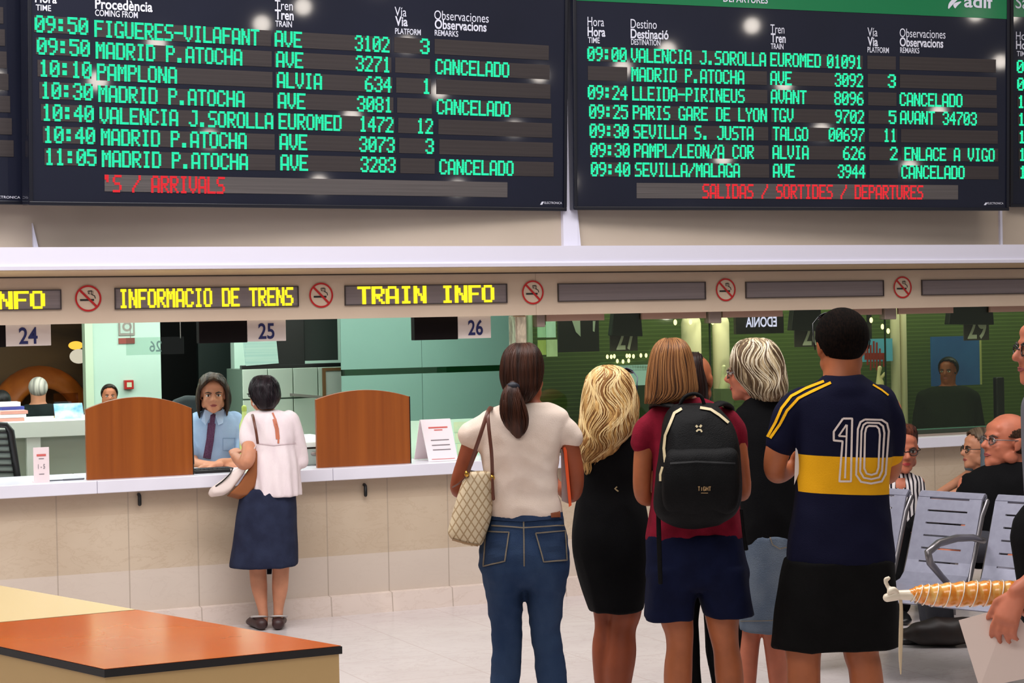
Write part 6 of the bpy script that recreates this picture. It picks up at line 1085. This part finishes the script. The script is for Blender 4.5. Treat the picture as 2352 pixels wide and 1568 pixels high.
# ================================================================== BENCH SEATING ON THE RIGHT
SEATM = mat('lavender grey steel', (146, 146, 162), .38, metal=.35, c2=(138, 138, 154), scale=(30, 30, 30)); FRM = mat('brushed frame', (126, 122, 124), .3, metal=.8)
PSI = math.radians(45); LA = V3((math.cos(PSI), -math.sin(PSI), 0)); FD = V3((-math.sin(PSI), -math.cos(PSI), 0)); UPV = V3((0, 0, 1))
def seat_at(base, label):
    """base: floor point below the middle of the seat's rear edge"""
    base = V3(base); T = lambda x, y, z: base + LA * x + FD * y + UPV * z; hw = .185
    root = bench
    prof = [(-.19, .85), (-.20, .875), (-.185, .884), (-.16, .858), (-.138, .798), (-.116, .737), (-.094, .676), (-.072, .615), (-.048, .55), (-.02, .49), (.02, .455), (.08, .44)]
    def shell(name, pr, slots):
        nonlocal root
        vs = []; fs = []; xs = [-hw, -hw + .07, hw - .07, hw]; k = 0
        def stripq(a, b, x0, x1): b_ = MB(); return b_.quad(T(x0, *a), T(x1, *a), T(x1, *b), T(x0, *b))
        m_ = MB()
        for i in range(len(pr) - 1):
            a, b = pr[i], pr[i + 1]
            if i in slots:
                t = .14; c = (a[0] + (b[0] - a[0]) * t, a[1] + (b[1] - a[1]) * t)
                m_.merge(stripq(a, c, xs[0], xs[1])); m_.merge(stripq(a, c, xs[2], xs[3])); m_.merge(stripq(c, b, xs[0], xs[3]))
            else: m_.merge(stripq(a, b, xs[0], xs[3]))
        return obj(name, m_, SEATM, root, solid=.012)
    root = shell('seat', prof[9:] + [(.18, .435), (.28, .44), (.38, .45), (.43, .44), (.45, .41)], ()); shell('backrest', prof[:10], (3, 4, 5, 6, 7, 8))
    b = MB()
    for s_ in (-1, 1): b.tube([(T(s_ * hw, -.20, .85), .014), (T(s_ * hw, -.15, .78), .014), (T(s_ * hw, -.07, .58), .014), (T(s_ * hw, -.02, .46), .014), (T(s_ * hw, .08, .42), .014), (T(s_ * hw, .42, .42), .012)], 8)
    obj('side_frame', b, FRM, root, smooth=True); return root, T
def arm_at(T, root, x):
    b = MB(); b.tube([(T(x, -.10, .665), .016), (T(x, .0, .69), .018), (T(x, .14, .70), .019), (T(x, .30, .69), .019), (T(x, .39, .655), .019), (T(x, .375, .605), .018), (T(x, .28, .53), .016), (T(x, .16, .44), .016)], 12); obj('armrest', b, FRM, root, smooth=True)
base2 = at(2146, 1360, 9.75); base2.z = 0; pitch = .445
bench = thing('waiting_bench', base2, 'lavender-grey perforated steel waiting bench with looped armrests at the right', 'bench')
seats = []
for i, lab in ((-1, 'perforated grey steel bench seat, leftmost, beside the black shorts'), (0, 'middle grey steel bench seat with a looped armrest on its right'), (1, 'rightmost grey steel bench seat, cut by the photo edge')):
    r, T = seat_at(base2 + LA * (pitch * i), lab); seats.append(r)
    if i == 0: arm_at(T, r, .222)
    if i == -1: arm_at(T, r, -.222)
beam = bench; T = lambda x, y, z: base2 + LA * x + FD * y + UPV * z
b = MB(); b.tube([(T(-pitch * 1.6, .12, .39), .028), (T(pitch * 2.4, .12, .39), .028)], 10); obj('beam', b, FRM, beam, smooth=True)
for x in (-.55, .58):
    for y0, s_ in ((.12, 1), (.12, -1)):
        b = MB(); b.tube([(T(x, y0, .37), .03, .022), (T(x, y0 + s_ * .14, .26), .028, .02), (T(x, y0 + s_ * .30, .13), .026, .018), (T(x, y0 + s_ * .33, .07), .026, .018), (T(x, y0 + s_ * .33, .02), .024, .018)], 10); o = obj('leg', b, FRM, beam, smooth=True)
        b = MB(); b.tube([(T(x, y0 + s_ * .33, .006), .03), (T(x, y0 + s_ * .33, .018), .026)], 10); obj('foot', b, BLACK, o, smooth=True)
b = remesh([Fig(10.5).tube([(2084, 1420, 0, 14), (2110, 1418, 0, 26), (2160, 1416, 0, 31), (2230, 1414, 0, 30), (2290, 1412, 0, 24), (2310, 1412, 0, 12)], flat=1.0)], .012, 4); folds(b, .012, (7, 7, 7), 3)
zmin = min(v.z for v in b.v); b.v = [v - V3((0, 0, zmin - .004)) for v in b.v]; tg_ = obj('dark_bundle', b, mat('dark brown bundle', (22, 14, 12), .55, c2=(34, 20, 14), scale=(20, 20, 20)), smooth=True); tag(tg_, 'dark soft travel bag on the floor under the bench seats', 'bag')  # dark soft bundle resting on the floor under the seats
# rear bench that the two seated people use
rb = thing('rear_bench', at(2300, 1360, 11.1) * V3((1, 1, 0)) if False else V3((at(2300, 1360, 11.1).x, 11.0, 0)), 'second steel bench behind the front row, under the bald person', 'bench')
x0 = at(2262, 1300, 10.7).x
b = MB(); b.box(x0, x0 + .6, 10.5, 10.9, .40, .425); obj('seat_pan', b, SEATM, rb, bevel=.01); b = MB(); b.box(x0 + .06, x0 + .1, 10.55, 10.85, 0, .40); b.box(x0 + .5, x0 + .54, 10.55, 10.85, 0, .40); obj('legs', b, FRM, rb)
# ---- seated woman in the striped blouse
Y = 11.8; F = Fig(Y); P = F.P; H = Head(P(2071, 1083, -.04), P(2078, 978, .02), yaw=186, tilt=-4)
tp = [(1086, 2050, 2094, .055, -.02), (1096, 2034, 2106, .085), (1112, 2026, 2112, .11), (1160, 2024, 2112, .12), (1240, 2026, 2110, .14), (1300, 2026, 2112, .15)]
bod = H.body(P(2070, 1096, 0), .05) + [F.loft([(y, a + 5, c - 5, h - .018, 0) for y, a, c, h, *d in tp], sub=3)]
xs = P(2070, 1100).x
for s_ in (-1, 1):
    bod.append(MB().tube([(V3((xs + s_ * .09, Y, .52)), .09), (V3((xs + s_ * .1, Y - .38, .5)), .065), (V3((xs + s_ * .1, Y - .40, .28)), .05), (V3((xs + s_ * .1, Y - .38, .07)), .04)], 12)); x = 2069 + s_ * 44
    bod.append(F.tube([(2069 + s_ * 40, 1108, 0, 15), (x + s_ * 3, 1160, -.03, 14), (x, 1215, -.1, 12), (2069 + s_ * 22, 1235, -.3, 10)])); bod += hand(P(2069 + s_ * 22, 1236, -.31), (-s_ * .6, -1, -.2), (0, 0, -1), (-s_, 0, .3), .165)
pI, _ = person(bod, skin('rosy'), 'seated person with short brown hair, glasses and striped top behind the benches', .008); H.face(pI, brow=(60, 36, 26), lips=(176, 60, 60)); H.glasses(pI, BLKF)
STR = cloth('striped top', (222, 214, 214)); nt, bb = nodes(STR); wv = nt.nodes.new('ShaderNodeTexWave'); wv.inputs['Scale'].default_value = 12; wv.inputs['Distortion'].default_value = 2.5; wv.inputs['Detail'].default_value = 1; tcn = nt.nodes.new('ShaderNodeTexCoord'); nt.links.new(tcn.outputs['Object'], wv.inputs[0])
nt.links.new(mixc(nt, mathn(nt, 'GREATER_THAN', wv.outputs[1], .62), lin((226, 218, 218)), lin((40, 36, 44))), bb.inputs['Base Color'])
sI, mi = wear('blouse', [F.loft(tp)] + [F.tube([(2069 + s_ * 36, 1110, 0, 19), (2069 + s_ * 45, 1160, -.03, 18), (2069 + s_ * 45, 1195, -.07, 16)]) for s_ in (-1, 1)], STR, pI, .009, .003, seed=71)
obj('open_neck', decal(bvh(mi), [([(2068, 1098), (2069, 1120)], 22), ([(2069, 1120), (2070, 1145)], 10)], .003, 3), skin('rosy'), sI, smooth=True)
wear('trousers', [MB().tube([(V3((xs + s_ * .09, Y, .52)), .10), (V3((xs + s_ * .1, Y - .38, .5)), .08), (V3((xs + s_ * .1, Y - .40, .28)), .075), (V3((xs + s_ * .1, Y - .38, .1)), .07)], 12) for s_ in (-1, 1)], BKC, pI, .012, 0)
for s_ in (-1, 1): obj('shoe', shoe((xs + s_ * .1, Y - .38), 180, .23), BLACK, pI, smooth=True)
hi_ = [(974, 2060, 2090, .03, .03), (980, 2050, 2100, .07, .02), (994, 2045, 2105, .09, .03), (1015, 2048, 2106, .07, .06), (1035, 2052, 2102, .06, .07)]
b = remesh([F.loft(hi_), F.tube([(2050, 1000, -.08, 8), (2066, 990, -.11, 10), (2090, 994, -.1, 9), (2098, 1004, -.07, 6)])], .009, 3); folds(b, .006, (30, 30, 20), 21); b.merge(strands(F, hi_, 70, .0024, seed=22, out=.003, wob=.03)); obj('hair', b, hairmat('chestnut', (54, 26, 20), (96, 50, 34)), pI, smooth=True)
b = MB(); b.box(xs - .3, xs + .3, Y - .28, Y + .15, .40, .43); t = thing('rear_bench', V3((xs, Y, 0)), 'steel bench seat under the person in the striped top', 'bench'); obj('seat_pan', b, SEATM, t, bevel=.01); b = MB(); b.box(xs - .27, xs - .22, Y - .2, Y + .1, 0, .40); b.box(xs + .22, xs + .27, Y - .2, Y + .1, 0, .40); obj('legs', b, FRM, t)
# ---- bald man in black leaning to the left
Y = 10.7; F = Fig(Y); P = F.P; H = Head(P(2304, 1076, .0), P(2336, 944, .0), yaw=108, tilt=8, k=.95, wide=1.04)
tp = [(1060, 2280, 2372, .07), (1076, 2244, 2404, .10), (1098, 2214, 2432, .13), (1135, 2196, 2444, .15), (1200, 2204, 2440, .16), (1300, 2224, 2440, .17)]
bod = H.body(P(2334, 1080, .02), .070) + [F.loft([(y, a + 6, c - 6, h - .02) for y, a, c, h in tp], sub=3)]
for s_, x in ((-1, 2222), (1, 2404)):
    bod.append(F.tube([(x, 1112, 0, 22), (x + s_ * 6, 1180, -.03, 20), (x - s_ * 4, 1240, -.12, 17), (x - 40, 1262, -.25, 13)])); bod += hand(P(x - 41, 1263, -.26), (-1, -.5, -.1), (0, 0, -1), (0, -1, 0), .19)
xb = P(2315, 1100).x
for s_ in (-1, 1): bod.append(MB().tube([(V3((xb, Y + s_ * .09, .53)), .10), (V3((xb - .4, Y + s_ * .1, .52)), .075), (V3((xb - .42, Y + s_ * .1, .28)), .06), (V3((xb - .40, Y + s_ * .1, .07)), .045)], 12))
pJ, _ = person(bod, skin('rosy'), 'balding person with glasses in black tee, smiling in profile', .008); H.face(pJ, brow=(70, 50, 40)); H.glasses(pJ, mat('thin silver frame', (120, 110, 110), .3, metal=.8))
wear('tee_shirt', [F.loft(tp)] + [F.tube([(x - s_ * 8, 1112, 0, 27), (x + s_ * 5, 1160, -.02, 25), (x + s_ * 6, 1195, -.04, 23)]) for s_, x in ((-1, 2222), (1, 2404))], BKC, pJ, .01, seed=81)
wear('trousers', [MB().tube([(V3((xb, Y + s_ * .09, .53)), .11), (V3((xb - .4, Y + s_ * .1, .52)), .09), (V3((xb - .42, Y + s_ * .1, .28)), .08), (V3((xb - .40, Y + s_ * .1, .1)), .075)], 12) for s_ in (-1, 1)], cloth('grey trousers', (60, 60, 66)), pJ, .012, 0)
for s_ in (-1, 1): obj('shoe', shoe((xb - .40, Y + s_ * .1), 90, .27), BLACK, pJ, smooth=True)
b = MB(); b.ell((0, 0, 0), (.352, .435, .385), nu=96, nv=64); b.v = [v + V3((0, -.06, .62)) for v in b.v]
keep = [f for f in b.f if all(.26 < b.v[i].z < .66 + .22 * min(1, max(0, (-b.v[i].y + .16) / .5)) and b.v[i].y < (.15 - .5 * (b.v[i].z - .6) if b.v[i].z > .56 else -.05) for i in f)]; b.f = keep; b.v = [V3((v.x * H.w, v.y, v.z)) for v in b.v]; b.xf(H.M); use = sorted({i for f in b.f for i in f}); mp_ = {o: i for i, o in enumerate(use)}; c = MB(); c.v = [b.v[i] for i in use]; c.f = [tuple(mp_[i] for i in f) for f in b.f]
obj('hair', c, hairmat('fringe dark', (44, 30, 22), (66, 46, 34), (90, 90, 90), .7), pJ, smooth=True, solid=.008)
# ---- face behind him
Y = 12.6; F = Fig(Y); P = F.P; H = Head(P(2246, 1076, 0), P(2258, 986, 0), yaw=100, tilt=4)
tp = [(1082, 2236, 2282, .055), (1094, 2222, 2298, .09), (1120, 2212, 2306, .12), (1200, 2214, 2306, .14), (1290, 2216, 2306, .15)]
bod = H.body(P(2256, 1090, 0), .05) + [F.loft([(y, a + 5, c - 5, h - .016) for y, a, c, h in tp], sub=3)]; xk = P(2258, 1100).x
for s_ in (-1, 1): bod.append(MB().tube([(V3((xk, Y + s_ * .09, .52)), .09), (V3((xk - .36, Y + s_ * .1, .5)), .065), (V3((xk - .38, Y + s_ * .1, .27)), .05), (V3((xk - .36, Y + s_ * .1, .07)), .04)], 12)); w = V3((xk - .25, Y + s_ * .13, .62)); bod.append(MB().tube([(V3((xk, Y + s_ * .19, .98)), .045), (V3((xk - .02, Y + s_ * .22, .74)), .04), (w, .03)], 12)); bod += hand(w, (-1, -s_ * .3, -.3), (0, 0, -1), (0, -s_, 0), .165)
pK, _ = person(bod, skin('fair'), 'person with glasses and pale face partly hidden behind the balding person', .009); H.face(pK); H.glasses(pK, BLKF)
wear('top', [F.loft(tp)] + [MB().tube([(V3((xk, Y + s_ * .18, .97)), .055), (V3((xk - .02, Y + s_ * .22, .78)), .05)], 12) for s_ in (-1, 1)], cloth('grey top', (90, 100, 108)), pK, .011, 0); wear('trousers', [MB().tube([(V3((xk, Y + s_ * .09, .52)), .10), (V3((xk - .36, Y + s_ * .1, .5)), .08), (V3((xk - .38, Y + s_ * .1, .27)), .075), (V3((xk - .36, Y + s_ * .1, .1)), .07)], 12) for s_ in (-1, 1)], BKC, pK, .012, 0)
for s_ in (-1, 1): obj('shoe', shoe((xk - .36, Y + s_ * .1), 90, .23), BLACK, pK, smooth=True)
obj('hair', H.cap(.05, .62, .2, .1, sides=.3), hairmat('ash brown', (70, 56, 44), (110, 92, 74)), pK, smooth=True, solid=.012)
b = MB(); b.box(xk - .22, xk + .22, Y - .25, Y + .25, .39, .42); t = thing('rear_bench', V3((xk, Y, 0)), 'steel bench seat under the pale-faced person with glasses', 'bench'); obj('seat_pan', b, SEATM, t, bevel=.01); b = MB(); b.box(xk - .2, xk - .15, Y - .2, Y + .2, 0, .39); b.box(xk + .15, xk + .2, Y - .2, Y + .2, 0, .39); obj('legs', b, FRM, t)
# ---- man at the right edge with paper and wrapped snack
Y = 6.6; F = Fig(Y); P = F.P; fy = F.fy(2440); H = Head(P(2404, 885, 0), P(2416, 714, 0), yaw=97, tilt=2)
tp = [(885, 2380, 2470, .07), (905, 2362, 2510, .12), (940, 2354, 2530, .17), (1050, 2358, 2530, .2), (1180, 2364, 2520, .2), (1300, 2368, 2520, .2)]
bod = H.body(P(2444, 900, 0), .062) + [F.loft([(y, a + 8, c - 8, h - .02) for y, a, c, h in tp], sub=3)]
bod += [F.tube([(2440, 935, -.2, 36), (2450, 1080, -.25, 33), (2456, 1200, -.28, 30), (2420, 1280, -.3, 26), (2366, 1338, -.3, 22), (2336, 1358, -.3, 19)]), F.tube([(2440, 935, .2, 36), (2450, 1080, .25, 33), (2456, 1200, .2, 30), (2430, 1300, .1, 24), (2400, 1350, .05, 19)])]
bod += hand(P(2340, 1358, -.3), (-.45, -.1, -.9), (.6, .75, -.3), (-.8, -.3, .4), .215, .5, .2, .3) + hand(P(2398, 1352, .04), (-.8, -.2, -.4), (0, -.8, -.5), (0, 0, 1), .19, .8)
for dx in (-.1, .1): x = P(2440, 1300).x; bod.append(MB().tube([(V3((x, Y + dx, .85)), .1), (V3((x, Y + dx, .5)), .07), (V3((x, Y + dx, .09)), .045)], 14))
pL, _ = person(bod, skin('rosy'), 'person cut off at the right edge with dark glasses, holding paper and a snack', .0065); H.face(pL); H.glasses(pL, BLKF)
wear('shirt', [F.loft(tp)] + [F.tube([(2440, 935, d * .2, 42), (2450, 1040, d * .24, 40), (2454, 1120, d * .26, 38)]) for d in (-1, 1)], cloth('grey shirt', (100, 100, 106)), pL, .012, .005, seed=91); x = P(2440, 1300).x
wear('trousers', [MB().tube([(V3((x, Y + dx, 1.02)), .15), (V3((x, Y + dx, .8)), .12), (V3((x, Y + dx, .5)), .09), (V3((x, Y + dx, .1)), .085)], 14) for dx in (-.1, .1)], BKC, pL, .013, 0)
for dx in (-.1, .1): obj('shoe', shoe((x, Y + dx), 90, .27), BLACK, pL, smooth=True)
obj('hair', H.cap(.04, .66, .18, .2, sides=.45), hairmat('dark brown b', (30, 20, 16), (54, 36, 28)), pL, smooth=True, solid=.012)
b = MB(); q = [P(2202, 1424, -.22), P(2320, 1392, -.27), P(2440, 1540, -.3), P(2250, 1580, -.26)]; b.prism(q, V3((.0008, .0015, 0))); t = obj('paper_sheet', b, mat('cream paper', (228, 206, 194), .6)); tag(t, 'large cream paper sheet held below the wrapped snack at the right edge', 'paper')
sn = thing('wrapped_snack', P(2200, 1390, -.1), 'long orange snack in clear net wrapping with a tied white end', 'snack')
def ribs(p, t, a): return p
pts = [(2096, 1364, -.1, 13), (2112, 1364, -.1, 20), (2150, 1366, -.1, 25), (2210, 1364, -.1, 28), (2270, 1362, -.1, 28), (2330, 1360, -.1, 26), (2400, 1358, -.1, 24), (2450, 1358, -.1, 16)]
R = dense(pts, 14); k = len(R); b = MB().tube([(P(r[0], r[1], r[2]), r[3] * F.s * (1 + .05 * math.sin(i * .95))) for i, r in enumerate(R)], 20)
SNK = mat('orange puffed snack', (226, 134, 30), .25, c2=(238, 186, 100), scale=(60, 18, 18), coat=.8, lo=.45, hi=.7); obj('snack_roll', b, SNK, sn, smooth=True)
NET = mat('clear film', (238, 226, 208), .15, coat=1.0)
for i in range(6, k - 14, 7):
    r = R[i]; b = MB(); c = P(r[0], r[1], r[2]); rr = r[3] * F.s * 1.05; b.tube([(c + V3((.012 * math.sin(a), rr * math.cos(a), rr * math.sin(a))), .0022) for a in [j * math.pi / 10 for j in range(21)]], 5, round_ends=False); obj('net_ring', b, NET, sn, smooth=True)
b = F.tube([(2062, 1366, -.1, 11), (2085, 1366, -.1, 12), (2105, 1366, -.1, 14), (2118, 1366, -.1, 12)]); b.merge(F.tube([(2038, 1372, -.1, 10), (2056, 1367, -.1, 12), (2066, 1366, -.1, 11)])); obj('white_end', b, mat('white plastic end', (226, 212, 188), .35, coat=.4), sn, smooth=True)
obj('tie_knot', remesh([F.tube([(2043, 1360, -.11, 7), (2052, 1354, -.11, 8), (2060, 1360, -.11, 6)]), F.tube([(2042, 1352, -.1, 5), (2036, 1340, -.1, 5), (2034, 1330, -.1, 5), (2042, 1327, -.1, 4.5)])], .005, 2), mat('white plastic end', (226, 212, 188), .35), sn, smooth=True)
obj('hanging_ribbon', F.tube([(2068, 1376, -.1, 4), (2070, 1400, -.1, 4), (2069, 1460, -.1, 5), (2068, 1510, -.1, 4), (2069, 1548, -.1, 1.5)], flat=.25), mat('ribbon cream', (206, 184, 150), .6), sn, smooth=True)
# ================================================================== FOREGROUND TABLE
HT = .75; EB = .024
A = [atz(x, y, HT) for x, y in ((240, 1538), (786, 1484), (316, 1401), (-179, 1447))]
down = V3((0, 0, -1)); OT = mat('orange laminate', (206, 100, 34), .14, c2=(198, 92, 32), scale=(2, 2, 2)); CT = mat('cream laminate', (226, 200, 150), .25); BD = mat('ochre side panel', (200, 166, 112), .5)
def unit(q, label, top, name, body):
    c = sum(q, V3()) / 4; root = thing(name, V3((c.x, c.y, 0)), label, 'table', 'foreground table units')
    b = MB(); b.prism([p + V3((0, 0, -EB)) for p in q], V3((0, 0, EB))); obj('edge_band', b, EDGE, root)
    b = MB(); b.prism([c + V3((0, 0, 0)) + (p - c) * .994 + V3((0, 0, .001)) for p in q], V3((0, 0, .0015))); obj('table_top', b, top, root)
    b = MB(); z = HT - EB; qq = [c + (p - c) * .985 for p in q]; b.prism([V3((p.x, p.y, .06)) for p in qq], V3((0, 0, z - .06))); obj('cabinet', b, body, root)
    b = MB(); qq = [c + (p - c) * .93 for p in q]; b.prism([V3((p.x, p.y, 0)) for p in qq], V3((0, 0, .06))); obj('plinth', b, EDGE, root)
unit(A, 'orange-topped table unit with black edge in the foreground', OT, 'table_unit', BD)
e = (A[2] - A[1]); g = (A[3] - A[0]); B4 = [A[3] + g * .004, A[2] + e * .004, A[2] + e * 1.0, A[3] + g * 1.0]
unit(B4, 'cream-topped table unit joined behind the orange one, lower left', CT, 'table_unit', BD)

r, F2, H2 = bystander(2172, 822, 880, 2178, .20, -.56, 'dark', 'dim dark-clothed figure behind the green glass before the blue screen', hairmat('black c', (10, 12, 8), (18, 20, 12)), cloth('dark olive jacket', (22, 30, 16)), 0, 150, 0)  # bystander stands in for a silhouette reflected in the window glass
